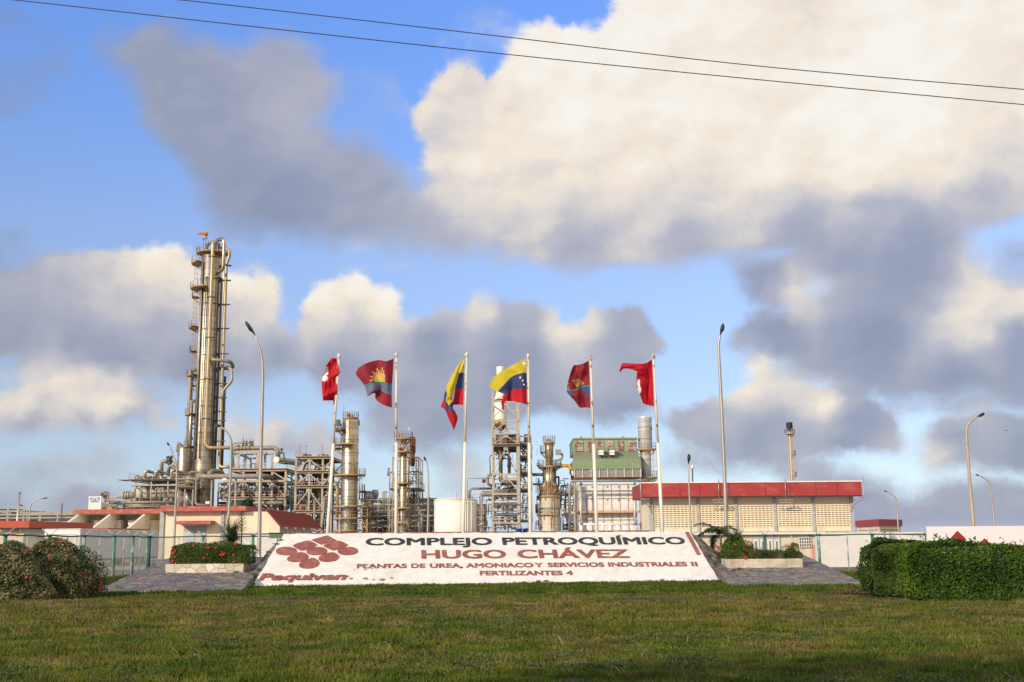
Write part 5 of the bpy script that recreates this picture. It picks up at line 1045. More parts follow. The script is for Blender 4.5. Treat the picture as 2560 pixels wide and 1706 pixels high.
# pipe rack low on the left
t, Xs = frame('pipe_rack', 'low pipe rack carrying long tan pipes over the left fascia', 'pipe rack', 224, 8, [(276, 1256), (310, 1256), (345, 1256), (382, 1256), (420, 1256), (445, 1256)], 1262, [(1266, 0, 5, False, (6, 0)), (1272, 0, 5, False)], [], 'struct', .3, .3)
for py, r_, x0, x1, mt, yy in ((1256, 3.6, 270, 442, 'duct', 222), (1263.5, 1.8, 298, 408, 'steel_grey', 222), (1267, 1.2, 300, 410, 'ochre', 221.5), (1259, 2.5, 272, 440, 'steel_grey', 226), (1262, 2.0, 300, 445, 'duct', 229), (1243, 1.0, 270, 310, 'ochre_pale', 228), (1246, 1.0, 270, 312, 'ochre', 228)):
    ppipe(t, [(x0, py, yy), (x1, py, yy)], r_, mt, Y=yy)
ppipe(t, [(294, 1274), (294, 1264), (300, 1261), (312, 1261)], 3.0, 'duct', 'pipe_bend', Y=221)
railing(t, [P(290, 1245, 228), P(312, 1245, 228)], 'ochre_pale')
clutter(t, 272, 440, 1256, 1276, 222, 234, 60); valves(t, 335, 440, 1252, 223, 14)
for k, (px, py) in enumerate(((302, 1266), (519, 1257))):
    c = P(px, py, 221); tt = thing('floodlight', c, 'white floodlight box above the left wing fascia' if k == 0 else 'white floodlight box above the main red fascia', 'floodlight'); m = MB(); m.box(c, (.75, .5, .55), .1); m.build('housing', 'white_plain', tt); m = MB(); m.beam(c - Vector((0, 0, .3)), c - Vector((0, 0, 1.2)), .08); m.build('bracket', 'galv', tt)
# white skid
t = thing('skid', P(237, 1258, 215), 'small white walled skid with an open truss top at the left end of the plant', 'skid')
q = XZ(221, 1257, 252, 1276, 215); m = MB(); wbox(m, q[0], q[1], 215, 219, q[2], q[3]); m.build('panel', 'tank_cream', t)
zt = P(236, 1243, 215).z; m = MB()
for X in (q[0] + .1, q[1] - .1): m.beam((X, 215.1, 0), (X, 215.1, zt + .2), .22)
m.beam((q[0], 215.1, zt), (q[1], 215.1, zt), .2); xm = (q[0] + q[1]) / 2; m.beam((q[0] + .2, 215.1, q[3]), (xm, 215.1, zt), .13); m.beam((xm, 215.1, zt), (q[1] - .2, 215.1, q[3]), .13); m.build('truss', 'white_plain', t)
railing(t, [(q[0], 219, q[3]), (q[1], 219, q[3])], 'white_plain')
t = thing('manifold', P(262, 1250, 220), 'cluster of bent grey pipes beside the white skid', 'pipework')
for dx in (0, 4, 8): ppipe(t, [(248 + dx, 1247 - dx * .3), (250 + dx, 1240 - dx), (262 + dx * .6, 1238 - dx * .9), (262 + dx * .6, 1268)], 1.3, 'steel_grey', Y=218 + dx * .3)
ppipe(t, [(255, 1240), (256, 1230), (262, 1229), (271, 1230), (272, 1262)], 1.6, 'duct', Y=220)
m = MB(); c = P(255, 1237, 218); m.ball(c, .35, 8, 6); m.ball(c + Vector((.5, 0, -.3)), .4, 8, 6); m.build('valve', 'steel_dark', t)
m = MB(); m.box(P(264, 1272, 217), (3, 2, .5)); m.build('base', 'ochre', t); m = MB(); m.tube([P(268, 1240, 220), P(268, 1218, 220)], .04, 5); m.build('aerial', 'steel_grey', t)
# frame between drum and column
t, Xs = frame('valve_platform', 'small steel platform with ochre rails right of the tan drum', 'platform', 222, 7, [(446, 1205), (462, 1205), (482, 1205)], 1240, [(1221, 0, 2, True, (4, 8)), (1206, 0, 2, False)], [(0, 2, 1232, 1266, 'A')], 'struct', .38, .3, 'ochre')
ppipe(t, [(440, 1198), (485, 1197), (491, 1199), (491, 1205), (489, 1255), (492, 1262), (522, 1264)], 3.0, 'duct', Y=220)
for px in (452, 473): a = P(px, 1225, 225); m = MB(); m.tube([a, a - Vector((0, 0, .4)), a - Vector((0, 0, 3.2)), a - Vector((0, 0, 3.5))], [.6, 1.1, 1.1, .6], 16); m.build('drum', 'steel_grey', t)
a = P(474, 1190, 225); m = MB(); m.tube([a, a - Vector((0, 0, .3)), a - Vector((0, 0, 2.2))], [.5, .8, .8], 16); m.build('drum', 'duct', t)
ppipe(t, [(474, 1192), (474, 1180), (500, 1182)], 3.0, 'duct', Y=226)
clutter(t, 446, 515, 1200, 1264, 223, 234, 60); ladder(t, PX(444, 1240, 222), 222, PZ(440, 1268, 222), PZ(440, 1222, 222), 270, .3, 'ochre', False)
# great ducts from the column foot
t = thing('transfer_duct', P(600, 1191, 219), 'pair of fat tan ducts looping from the tallest column foot to the right', 'duct')
ppipe(t, [(518, 1189, 226), (506, 1178, 223), (499, 1190, 219), (512, 1192, 218), (655, 1191, 218), (704, 1196, 226)], 6.4, 'duct', Y=219, seg=18)
ppipe(t, [(556, 1186, 228), (552, 1179, 225), (528, 1178, 223), (522, 1188, 222), (522, 1198, 222)], 6.2, 'duct', Y=223, seg=18)
m = MB(); m.box(P(561, 1198.5, 217.2), (.75, .1, .4)); m.build('nameplate', 'white_plain', t)
for px in (530, 590, 650): a = P(px, 1197, 218.5); m = MB(); m.box((a.x, 218.5, a.z / 2), (.3, .4, a.z)); m.build('support', 'struct', t)
# ---- exchanger structure
t, Xs = frame('exchanger_structure', 'wide three deck steel structure right of the tallest column', 'steel structure', 222, 13, [(572, 1176), (608, 1176), (643, 1130), (680, 1176), (714, 1176)], 1215,
    [(1177, 0, 4, True, (0, 2)), (1204, 0, 4, False, (12, 0)), (1248, 0, 4, True, (12, 2))], [(0, 1, 1204, 1240, '/'), (1, 2, 1204, 1240, '\\'), (2, 3, 1204, 1240, 'H'), (3, 4, 1204, 1244, '\\'), (0, 1, 1250, 1275, '\\'), (2, 3, 1250, 1275, '\\'), (3, 4, 1180, 1200, '\\')], 'struct_tan', .62, .6, 'ochre_pale')
Zt = PZ(620, 1128, 222); Zd = PZ(620, 1177, 222)
for px in (595, 646):
    for yy in (224, 230): m = MB(); X = PX(px, 1150, 224); m.beam((X, yy, Zd), (X, yy, Zt), .42); m.build('column', 'struct_tan', t)
m = MB(); X0_, X1_ = PX(592, 1150, 224), PX(668, 1150, 224); m.beam((X0_, 223.6, Zt), (X1_, 223.6, Zt), .3, .4); m.beam((X0_, 230, Zt), (X1_, 230, Zt), .3, .4); m.build('floor_beam', 'struct_tan', t)
m = MB(); m.beam((PX(596, 1150, 224), 223.6, Zt - 1), (PX(606, 1150, 224), 223.6, Zt), .25); m.beam((PX(645, 1150, 224), 223.6, Zt - 1.4), (PX(636, 1150, 224), 223.6, Zt - .2), .25); m.beam((PX(646, 1150, 224), 223.6, Zt - 1.4), (PX(668, 1150, 224), 223.6, Zt), .25); m.build('brace', 'struct_tan', t)
ppipe(t, [(578, 1123), (600, 1121), (685, 1120), (694, 1124), (695, 1143)], 5.6, 'duct', 'vapour_main', Y=227, seg=16)
for px in (597, 606, 615, 624): a = P(px, 1121.5, 227); m = MB(); m.tube([a, a + Vector((.12, 0, 0))], pm(6.3, 227), 16); m.build('flange', 'rust' if px > 600 else 'steel_dark', t)
ppipe(t, [(580, 1170), (580, 1112), (586, 1108), (618, 1107), (625, 1110), (625, 1117)], 2.0, 'duct', Y=224); ppipe(t, [(584, 1168), (584, 1116), (590, 1113), (600, 1114)], 1.6, 'steel_grey', Y=225)
for px in (608, 616, 625, 631): a = P(px, 1117, 227); m = MB(); m.tube([a, a + Vector((0, 0, 1.1)), a + Vector((0, 0, 1.15)), a + Vector((0, 0, 1.7))], [.22, .22, .06, .02], 8); m.build('relief_valve', 'struct_dark', t)
ppipe(t, [(580, 1133), (600, 1138), (622, 1145), (627, 1150), (627, 1172)], 2.5, 'duct', Y=230)
a = P(691, 1150, 224); m = MB(); d = Vector((2.6, 9.5, 0)); m.tube([a, a + d * .01, a + d], [pm(7.4, 224), pm(8, 224), pm(8, 224)], 22); m.build('drum', 'steel_grey', t); m = MB(); m.tube([a - d.normalized() * .08, a - d.normalized() * .01], pm(8, 224), 22); m.build('drum_head', 'tank_cream', t)
ppipe(t, [(699, 1136), (702, 1130), (709, 1132), (711, 1150), (710, 1162)], 1.9, 'green_pipe', 'green_line', Y=222)
m = MB(); c = P(704, 1124, 224); m.ball(c, .3, 8, 5); m.beam(c, c - Vector((0, 0, 1)), .15); m.build('valve', 'steel_dark', t)
for px, py in ((653, 1185), (660, 1190)): pass
q = XZ(655, 1184, 708, 1202, 228); m = MB(); m.tube([Vector((q[0], 230, (q[2] + q[3]) / 2)), Vector((q[1], 230, (q[2] + q[3]) / 2))], (q[3] - q[2]) / 2 + .25, 18); m.build('drum', 'steel_dark', t)
a, b = P(637, 1258, 220), P(706, 1258, 220); b.z = a.z; m = MB(); r_ = pm(4.8, 220); m.tube([a - Vector((.3, 0, 0)), a, b, b + Vector((.3, 0, 0))], [r_ * .5, r_, r_, r_ * .5], 16); m.build('drum', 'duct', t)
ppipe(t, [(552, 1248), (554, 1234), (566, 1232), (636, 1232)], 3.2, 'duct', Y=225)
q = XZ(688, 1219, 708, 1236, 229); m = MB(); m.tube([Vector(((q[0] + q[1]) / 2, 229, q[2])), Vector(((q[0] + q[1]) / 2, 229, q[3]))], (q[1] - q[0]) / 2, 16); m.build('drum', 'rust', t)
m = MB(); c = P(606, 1262, 223)
for k in range(2): m.tube([P(575, 1268, 221), P(625, 1258, 221)], .9, 10)
m.build('drum', 'green_pipe', t)
ppipe(t, [(605, 1102), (609, 1086)], .8, 'struct_tan', 'gooseneck', Y=226)
for px in (590, 600, 605, 615, 621, 655, 667, 686): ppipe(t, [(px, 1203), (px, 1247)], rng.uniform(1.2, 2.8), rng.choice(('duct', 'steel_dark', 'steel_grey')), Y=rng.uniform(226, 234))
clutter(t, 560, 712, 1204, 1246, 224, 238, 62, rmax=3.2); clutter(t, 560, 712, 1216, 1246, 226, 238, 16, ('steel_dark', 'struct_dark'), 6); clutter(t, 575, 640, 1120, 1175, 225, 232, 22, rmax=1.6); clutter(t, 560, 712, 1250, 1282, 224, 238, 50, ('steel_dark', 'struct_dark', 'duct', 'rust', 'steel_grey'), 4)
t = thing('green_riser_pipes', P(733, 1230, 219), 'pair of dark green vertical pipes right of the three deck structure', 'pipework')
ppipe(t, [(720, 1187), (724, 1183), (729, 1187), (727.5, 1283)], 2.3, 'green_pipe', Y=219); ppipe(t, [(732, 1190), (736, 1186), (740, 1190), (738.5, 1283)], 1.9, 'green_pipe', Y=219)
t, Xs = frame('pipe_rack', 'dense dark pipe rack behind the three deck structure and the square steel tower', 'pipe rack', 242, 12, [(px, 1206) for px in (545, 580, 615, 650, 690, 730, 770, 810, 845)], 1250,
    [(1208, 0, 8, False), (1228, 0, 8, False), (1246, 0, 8, False), (1264, 0, 8, False)], [(1, 2, 1208, 1246, 'X'), (4, 5, 1208, 1246, 'X'), (6, 7, 1208, 1246, 'X')], 'struct', .4, .4)
for py in (1204, 1212, 1223, 1232, 1241, 1250, 1258, 1268): ppipe(t, [(rng.uniform(535, 580), py, 244), (rng.uniform(760, 850), py, 244)], rng.uniform(1.2, 3.4), rng.choice(('steel_dark', 'duct', 'steel_grey', 'struct')), Y=rng.uniform(242, 252))
clutter(t, 540, 848, 1210, 1275, 243, 254, 90, ('steel_dark', 'struct_dark', 'duct', 'steel_grey', 'rust'), 4.2)
# ---- second structure
t, Xs = frame('steel_tower', 'square open steel tower with ladders left of the short shiny column', 'steel structure', 216, 13, [(739, 1145), (773, 1145), (806, 1145), (829, 1145)], 1215,
    [(1146, 0, 3, True), (1182, 0, 3, True), (1219, 0, 3, True), (1281, 0, 3, True, (4, 0))], [(0, 2, 1148, 1176, 'A'), (0, 2, 1184, 1214, 'A'), (0, 2, 1222, 1272, 'A'), (2, 3, 1150, 1175, '/'), (2, 3, 1185, 1214, '/'), (2, 3, 1222, 1250, '/'), (0, 2, 1284, 1330, 'A')], 'struct_tan', .5, .5, 'ochre_pale')
ppipe(t, [(799, 1150), (799, 1330)], 3.2, 'steel_gold', 'riser', Y=219); ppipe(t, [(786, 1250), (786, 1325), (792, 1329), (802, 1327), (806, 1310), (812, 1240)], 3.0, 'duct', 'pipe_bend', Y=213)
for k in range(3):
    za, zb_ = PZ(760, (1182, 1219, 1281)[k], 218), PZ(760, (1146, 1182, 1219)[k], 218); xa, xb = PX(765 if k % 2 else 752, 1180, 218), PX(752 if k % 2 else 765, 1180, 218); m = MB()
    for yy in (219, 220): m.beam((xa, yy, za), (xb, yy, zb_), .12, .25)
    n = 14
    for i in range(n): m.beam((xa + (xb - xa) * i / n, 219, za + (zb_ - za) * i / n), (xa + (xb - xa) * i / n, 220, za + (zb_ - za) * i / n), .25, .05)
    m.build('stair', 'struct_dark', t)
clutter(t, 742, 828, 1148, 1180, 218, 228, 16); clutter(t, 742, 828, 1186, 1218, 218, 230, 50); clutter(t, 742, 828, 1222, 1280, 218, 230, 90, ('steel_dark', 'struct_dark', 'duct', 'rust', 'steel_grey'), 3.4); clutter(t, 742, 828, 1284, 1330, 218, 230, 60, ('steel_dark', 'struct_dark', 'duct', 'rust', 'steel_grey'), 3.2)
valves(t, 745, 820, 1143, 217, 9); valves(t, 775, 800, 1179, 217, 6)
for px in (750, 765, 805): m = MB(); a = P(px, 1140, 217); m.tube([a, a + Vector((0, 0, 1.9))], .04, 5); m.box(a + Vector((0, 0, 1.9)), (.35, .2, .08)); m.build('gooseneck', 'struct_dark', t)
# ---- short shiny column
t, X = vessel_thing('distillation_column', 'short shiny steel column with several ochre ring platforms, behind the leaning left flagpole', 'column', 874.5, 1180, 212, [(1052, 20.5), (1325, 21)], 'steel'); rc = pm(21, 212); Yc = 212
for py in (1100, 1133, 1160, 1200, 1225, 1250, 1283): band(t, X, Yc, PZ(874, py, Yc), rc, .1, 'steel_grey')
platform(t, X, Yc, PZ(874, 1046, Yc), .3, rc * .95, 0, 360); 
for py, a0, a1 in ((1076, 150, 240), (1111, 150, 290), (1188, 150, 390), (1266, 150, 400), (1296, 160, 360), (1326, 180, 370)): platform(t, X, Yc, PZ(874, py, Yc), rc, rc + 1.35, a0, a1)
for py in (1122,): platform(t, X, Yc, PZ(874, py, Yc), rc, rc + 1.5, 150, 215)
for a, b, an in ((1188, 1111, 300), (1266, 1188, 335), (1111, 1046, 268), (1326, 1266, 200)): ladder(t, X, Yc, PZ(874, a, Yc), PZ(874, b, Yc) + 1, an, rc + .35)
ppipe(t, [(853, 1060), (853, 1110)], 1.2, 'steel_dark', Y=210); ppipe(t, [(834, 1213), (838, 1211), (843, 1222), (843, 1300)], 3.6, 'steel_gold', 'pipe_bend', Y=211); ppipe(t, [(871, 1243), (871, 1262), (868, 1266), (850, 1268)], 1.4, 'steel_grey', Y=205)
m = MB(); c = P(868, 1171, 208.4); m.tube([c, c + Vector((0, -.3, 0))], pm(4.8, 208), 18); m.build('manway', 'tank_cream', t)
ppipe(t, [(898, 1050), (898, 1064)], 1.2, 'steel_dark', Y=212); m = MB(); a = P(859, 1045, 210); m.tube([a, a + Vector((0, 0, 2.3))], .03, 5); m.build('aerial', 'struct_dark', t)
m = MB(); c = P(846, 1058, 210); m.box(c, (.7, .7, 1.2)); m.box(c + Vector((.1, 0, -1.1)), (1.1, .7, .5)); m.build('instrument_box', 'struct_dark', t)
clutter(t, 838, 902, 1280, 1325, 208, 214, 16, ('ochre', 'duct', 'steel_grey'), 1.2); valves(t, 866, 892, 1042, 211, 4)
t, Xs = frame('stair_tower', 'low ochre stair tower just right of the short shiny column', 'platform', 208, 5, [(905, 1268), (918, 1268)], 1300, [(1294, 0, 1, True, (4, 0)), (1270, 0, 1, True, (2, 0)), (1318, 0, 1, False)], [(0, 1, 1296, 1330, 'X')], 'ochre', .25, .25, 'ochre')
# ---- slim column in a frame
t, X = vessel_thing('distillation_column', 'slim gold steel column in a light steel frame, right of the sun flag pole', 'column', 1007.5, 1200, 208, [(1098, 7.5), (1136, 7.5), (1138, 9), (1320, 9)], 'steel'); rc = pm(9, 208); Yc = 208
for py in (1140, 1213, 1275): band(t, X, Yc, PZ(1007, py, Yc), rc, .2, 'steel_dark')
for py, a0, a1 in ((1097, 0, 360), (1130, 100, 440), (1208, 170, 380), (1270, 160, 390), (1306, 170, 360)): platform(t, X, Yc, PZ(1007, py, Yc), rc * .95, rc + 1.05, a0, a1)
for a, b, an in ((1130, 1097, 260), (1208, 1130, 330), (1270, 1208, 330), (1320, 1270, 215)): ladder(t, X, Yc, PZ(1007, a, Yc), PZ(1007, b, Yc) + 1, an, rc + .3)
ppipe(t, [(998, 1105), (998, 1080), (1003, 1078)], 1.1, 'steel_grey', Y=207); m = MB(); a = P(1023, 1098, 208); m.tube([a, a + Vector((0, 0, 1.9))], .03, 5); m.box(a + Vector((-.1, 0, 1.9)), (.35, .2, .2)); m.build('gooseneck', 'tank_cream', t)
valves(t, 1000, 1016, 1128, 206, 6, 'rust'); clutter(t, 998, 1022, 1292, 1326, 204, 208, 12, ('steel_grey', 'ochre', 'steel'), 1.0)
t, X = vessel_thing('rusty_drum', 'tall rust brown drum hung beside the top of the slim column', 'vessel', 1031, 1130, 212, [(1094, 6.8), (1163, 6.8)], 'rust', dome=False)
o = KIDS[t.name][0]; bpy.data.objects.remove(o); KIDS[t.name] = []
zt, zb_ = PZ(1031, 1093, 212), PZ(1031, 1166, 212); rr = pm(6.8, 212); m = MB(); m.tube([(X, 212, zb_), (X, 212, zb_ + .3), (X, 212, zb_ + 1.8), (X, 212, zb_ + 1.82), (X, 212, zt)], [rr * .7, rr, rr, rr * .92, rr], 20); m.build('shell', 'rust', t)
m = MB(); m.box((X + rr * .9, 212, (zt + zb_) / 2 + 1), (.25, .3, 2.6)); m.build('bracket', 'steel_dark', t)
t, Xs = frame('steel_structure', 'light open steel frame round the slim gold column', 'steel structure', 210, 9, [(974, 1180), (981, 1143), (1022, 1143), (1040, 1143), (1046, 1143)], 1240,
    [(1144, 1, 2, False), (1144, 2, 4, False), (1180, 0, 4, False), (1203, 2, 4, False), (1224, 0, 4, True, (0, 6)), (1180, 2, 4, False), (1262, 0, 4, False), (1300, 0, 4, False)], [(2, 3, 1146, 1200, '\\'), (0, 1, 1262, 1300, '/'), (0, 1, 1300, 1328, '/'), (1, 2, 1226, 1262, '/'), (3, 4, 1146, 1224, 'X')], 'struct', .28, .25, 'ochre_pale')
ppipe(t, [(1046, 1226), (1056, 1229), (1057, 1250)], 1.6, 'struct_dark', 'arm', Y=210); ppipe(t, [(972, 1170), (970, 1178), (971, 1190)], 3.0, 'steel_grey', 'muffler', Y=210)
clutter(t, 975, 1046, 1205, 1325, 211, 219, 55, rmax=1.9)
# ---- central pipe racks (three rows deep)
for k, (Yr, lb) in enumerate(((214, 'front row of the dark central pipe rack between the two small columns'), (232, 'middle row of the dark central pipe rack'), (250, 'rear row of the dark central pipe rack'))):
    cols_ = [(px, 1243 + 2 * k) for px in range(918, 1096, 26)]
    t, Xs = frame('pipe_rack', lb, 'pipe rack', Yr, 9, cols_, 1290, [(py, 0, len(cols_) - 1, False, (10, 8)) for py in (1250, 1263, 1277, 1290, 1303, 1316)], [(1, 2, 1252, 1276, 'X'), (5, 6, 1252, 1276, '/')], 'struct_dark' if k else 'struct', .28, .28)
    if k == 0: ppipe(t, [(902, 1251), (1092, 1250)], 4.6, 'duct', 'main_pipe', Y=216, seg=14)
    for py in (1257, 1268, 1275, 1283, 1289, 1297, 1304, 1311, 1318):
        for j in range(2): ppipe(t, [(rng.uniform(905, 960), py + rng.uniform(-2, 2)), (rng.uniform(1010, 1092), py)], rng.uniform(.9, 2.6), rng.choice(('steel_grey', 'duct', 'steel_dark', 'steel_dark', 'struct')), Y=Yr + rng.uniform(0, 9), seg=8)
    clutter(t, 908, 1090, 1258, 1328, Yr, Yr + 9, 60, ('steel_dark', 'steel_grey', 'duct', 'struct_dark', 'rust', 'steel_dark'), 2.6)
t = thing('exhaust_stack_group', P(905, 1230, 236), 'three thin dark exhaust pipes rising right of the short shiny column', 'stacks')
for px in (899, 905.5, 911): ppipe(t, [(px, 1250), (px, 1211)], 1.5, 'steel_dark', 'stack', Y=236)
m = MB(); q = XZ(896, 1227, 914, 1232, 235); wbox(m, q[0], q[1], 235, 237, q[2], q[3]); m.build('header', 'steel_dark', t)
t = thing('air_cooler', P(927, 1240, 236), 'grey box and cowls of an air cooler on the central rack', 'cooler')
q = XZ(912, 1228, 928, 1233, 236); m = MB(); wbox(m, q[0], q[1], 236, 240, q[2], q[3]); m.build('box', 'steel_grey', t)
for px, h in ((918, 1234), (928, 1236), (938, 1225)): a = P(px, h, 236); m = MB(); m.tube([a, a - Vector((0, 0, .7)), a - Vector((0, 0, 2.2))], [.6, .75, .55], 14); m.build('cowl', 'galv', t)
t = thing('vertical_pipe_group', P(965, 1260, 209), 'pair of vertical grey pipes with bends left of the slim gold column', 'pipework')
for px in (957, 960.5, 965): ppipe(t, [(px + 4, 1231), (px, 1229), (px, 1234), (px, 1284)], 1.3, 'steel_grey', Y=210)
ppipe(t, [(1054, 1284), (1054, 1330)], 2.6, 'duct', Y=209); ppipe(t, [(1066, 1290), (1092, 1290)], 1.6, 'steel_grey', Y=209)
t = thing('shade_backing', Vector((PX(990, 1290, 262), 262, 0)), 'added dark equipment bank filling the back of the central rack', 'backing')
x0_, x1_ = PX(905, 1290, 262), PX(1215, 1290, 262); zz = PZ(1000, 1262, 262); m = MB(); wbox(m, x0_, x1_, 262, 268, 0, zz); m.build('dark_mass', 'steel_dark', t)  # dark mass added to stand for the deep shade between the racks
for k in range(16): X = x0_ + (x1_ - x0_) * (k + .5) / 16; m = MB(); wbox(m, X - .5, X + .5, 261.8, 261.995, 1, zz - .8); m.build('louvre', 'struct_dark' if k % 3 else 'struct', t)
# ---- cream tank
t, X = vessel_thing('storage_tank', 'plain cream cylindrical storage tank behind the third flagpole', 'tank', 1138.5, 1290, 172, [(1250, 52.5), (1330, 52.5)], 'tank_cream', dome=False); rc = pm(52.5, 172); Yc = 172; zt = PZ(1138, 1250, Yc)
m = MB(); m.lathe(X, Yc, [(rc, zt - .1), (rc + .06, zt - .1), (rc + .06, zt + .06), (rc, zt + .06)], 40); m.lathe(X, Yc, [(rc, zt + .03), (0, zt + .45)], 40); m.build('roof', 'tank_cream', t)
railing(t, [(X + rc * math.cos(a) * .97, Yc + rc * math.sin(a) * .97, zt) for a in [R(x) for x in range(265, 330, 12)]], 'ochre_pale')
for an in (300, 306, 318, 326): a = R(an); m = MB(); m.tube([(X + (rc + .12) * math.cos(a), Yc + (rc + .12) * math.sin(a), 0), (X + (rc + .12) * math.cos(a), Yc + (rc + .12) * math.sin(a), zt - .2)], .07, 8); m.build('downpipe', 'tank_cream', t)
ladder(t, X, Yc, 0, zt, 345, rc + .2, 'galv')
# ---- pipe bridge by the tank
t = thing('pipe_bridge', P(1200, 1220, 204), 'tan pipes and a gantry crossing from the tank to the lattice chimney', 'pipework')
ppipe(t, [(1168, 1250), (1168, 1197), (1171, 1196), (1230, 1196)], 1.2, 'struct_tan', 'gantry', Y=203); ppipe(t, [(1174, 1250), (1174, 1225), (1180, 1222), (1230, 1222)], 3.0, 'duct', Y=206)
for a, b, r_ in (((1208, 1235), (1300, 1235), 6.8), ((1240, 1226), (1290, 1226), 3.2)): p, q = P(*a, 204), P(*b, 204); q.z = p.z; rr = pm(r_, 204); m = MB(); m.tube([p - Vector((.5, 0, 0)), p - Vector((.3, 0, 0)), p, q], [rr * .3, rr * .75, rr, rr], 16); m.build('drum', 'duct', t)
ppipe(t, [(1240, 1190), (1222, 1186), (1218, 1197), (1221, 1212), (1232, 1216)], 4.0, 'duct', 'pipe_bend', Y=205); ppipe(t, [(1226, 1190), (1224, 1142), (1229, 1138)], 1.6, 'duct', Y=206)
m = MB(); c = P(1209.5, 1203, 203); m.box(c, (.5, .4, .6), .6); m.beam(c, c + Vector((0, 0, .6)), .06); m.beam(c, c - Vector((0, 0, 4.5)), .05); m.build('siren', 'rust', t)
for px in (1180, 1205, 1270): ppipe(t, [(px, 1240), (px, 1330)], 2.0, 'struct', 'support', Y=205)
clutter(t, 1170, 1228, 1232, 1328, 204, 215, 40)
# ---- lattice chimney
t, Xs = frame('lattice_tower', 'tall braced steel lattice tower carrying a rust streaked chimney', 'tower', 200, 14, [(1231.5, 972), (1293, 1008), (1297, 1008)], 1090,
    [(1005, 0, 2, False), (1053, 0, 2, False), (1085, 0, 2, False), (1115, 0, 2, True), (1187, 0, 2, False), (1236, 0, 2, False), (1262, 0, 2, False), (1285, 0, 2, False), (1308, 0, 2, False)],
    [(0, 2, 1008, 1051, 'A'), (0, 2, 1055, 1083, 'A'), (0, 2, 1087, 1113, 'A'), (0, 2, 1118, 1184, 'A'), (0, 2, 1190, 1232, 'A'), (0, 1, 975, 1003, '/')], 'struct_tan', .42, .4, 'ochre')
Xc = PX(1251, 1020, 206); m = MB(); Zq = lambda py: PZ(1251, py, 206)
m.lathe(Xc, 206, [(pm(h, 206), Zq(py)) for py, h in ((1052, 15), (1000, 15), (996, 14), (975, 8), (972, 9.3), (930, 9.3), (918, 9.8), (917.5, 9))], 28); m.build('chimney', 'tank_cream', t)
m = MB(); m.lathe(Xc, 206, [(pm(h, 206), Zq(py)) for py, h in ((1078, 3), (1074, 9), (1066, 14), (1058, 15), (1052, 15))], 28); m.build('chimney_base', 'rust_band', t)
m = MB(); m.tube([(Xc, 206, Zq(1080)), (Xc, 206, Zq(1184))], pm(5, 206), 18); m.build('flue', 'steel', t)
ppipe(t, [(1251, 1180, 206), (1252, 1203, 206), (1262, 1206, 206), (1300, 1206, 206)], 5.0, 'duct', 'pipe_bend', Y=206, seg=16)
for py in (1001, 1053): band(t, Xc, 206, Zq(py), pm(15, 206), .3, 'steel_dark')
Xq = PX(1273, 1160, 208); m = MB(); Zw = lambda py: PZ(1273, py, 208); m.lathe(Xq, 208, [(pm(h, 208), Zw(py)) for py, h in ((1184, 4), (1168, 4), (1168, 5.5), (1164, 5.5), (1162, 4.5), (1152, 4.5), (1140, 3), (1120, 3))], 18); m.build('ejector', 'steel_grey', t)
m = MB(); m.box(P(1268, 1100, 210), (4.2, 4, 1.7)); m.build('platform_block', 'struct_dark', t)
clutter(t, 1234, 1294, 1118, 1150, 208, 213, 10); clutter(t, 1234, 1294, 1190, 1250, 206, 213, 46); clutter(t, 1234, 1294, 1250, 1325, 203, 213, 60, ('steel_grey', 'steel_dark', 'duct', 'struct', 'rust'))
for k in range(12):
    py = 1243 + k * 7; ppipe(t, [(1228, py), (1292, py)], rng.uniform(.8, 1.8), rng.choice(('steel_grey', 'struct', 'duct')), Y=rng.uniform(199, 203), seg=8)
t, Xs = frame('stair_tower', 'ochre decked stair tower joined to the right side of the lattice chimney', 'platform', 201, 11, [(1300, 1088), (1329, 1110)], 1200,
    [(1092, 0, 1, False, (0, 0)), (1112, 0, 1, True), (1143, 0, 1, True), (1183, 0, 1, True), (1225, 0, 1, True), (1265, 0, 1, False), (1303, 0, 1, True)], [(0, 1, 1114, 1142, '\\'), (0, 1, 1145, 1182, '/'), (0, 1, 1185, 1224, '\\'), (0, 1, 1227, 1264, '/'), (0, 1, 1266, 1302, '\\')], 'struct_tan', .35, .3, 'ochre')
for k, (a, b) in enumerate(((1143, 1112), (1183, 1143), (1225, 1183), (1303, 1225))):
    za, zb_ = PZ(1310, a, 205), PZ(1310, b, 205); xa, xb = (PX(1304, 1200, 205), PX(1324, 1200, 205))[::1 if k % 2 else -1]; m = MB(); m.beam((xa, 206, za), (xb, 206, zb_), .1, .3); m.beam((xa, 207, za), (xb, 207, zb_), .1, .3)
    for i in range(12): f_ = i / 12; m.beam((xa + (xb - xa) * f_, 206, za + (zb_ - za) * f_), (xa + (xb - xa) * f_, 207, za + (zb_ - za) * f_), .28, .05)
    m.build('stair', 'struct', t)
clutter(t, 1300, 1330, 1092, 1325, 203, 212, 60, ('steel_grey', 'duct', 'ochre', 'steel_dark', 'struct', 'rust'), 2.2)
m = MB(); m.box(P(1318, 1102, 206), (1.2, 2, 2.2)); m.build('cabinet', 'struct_dark', t)
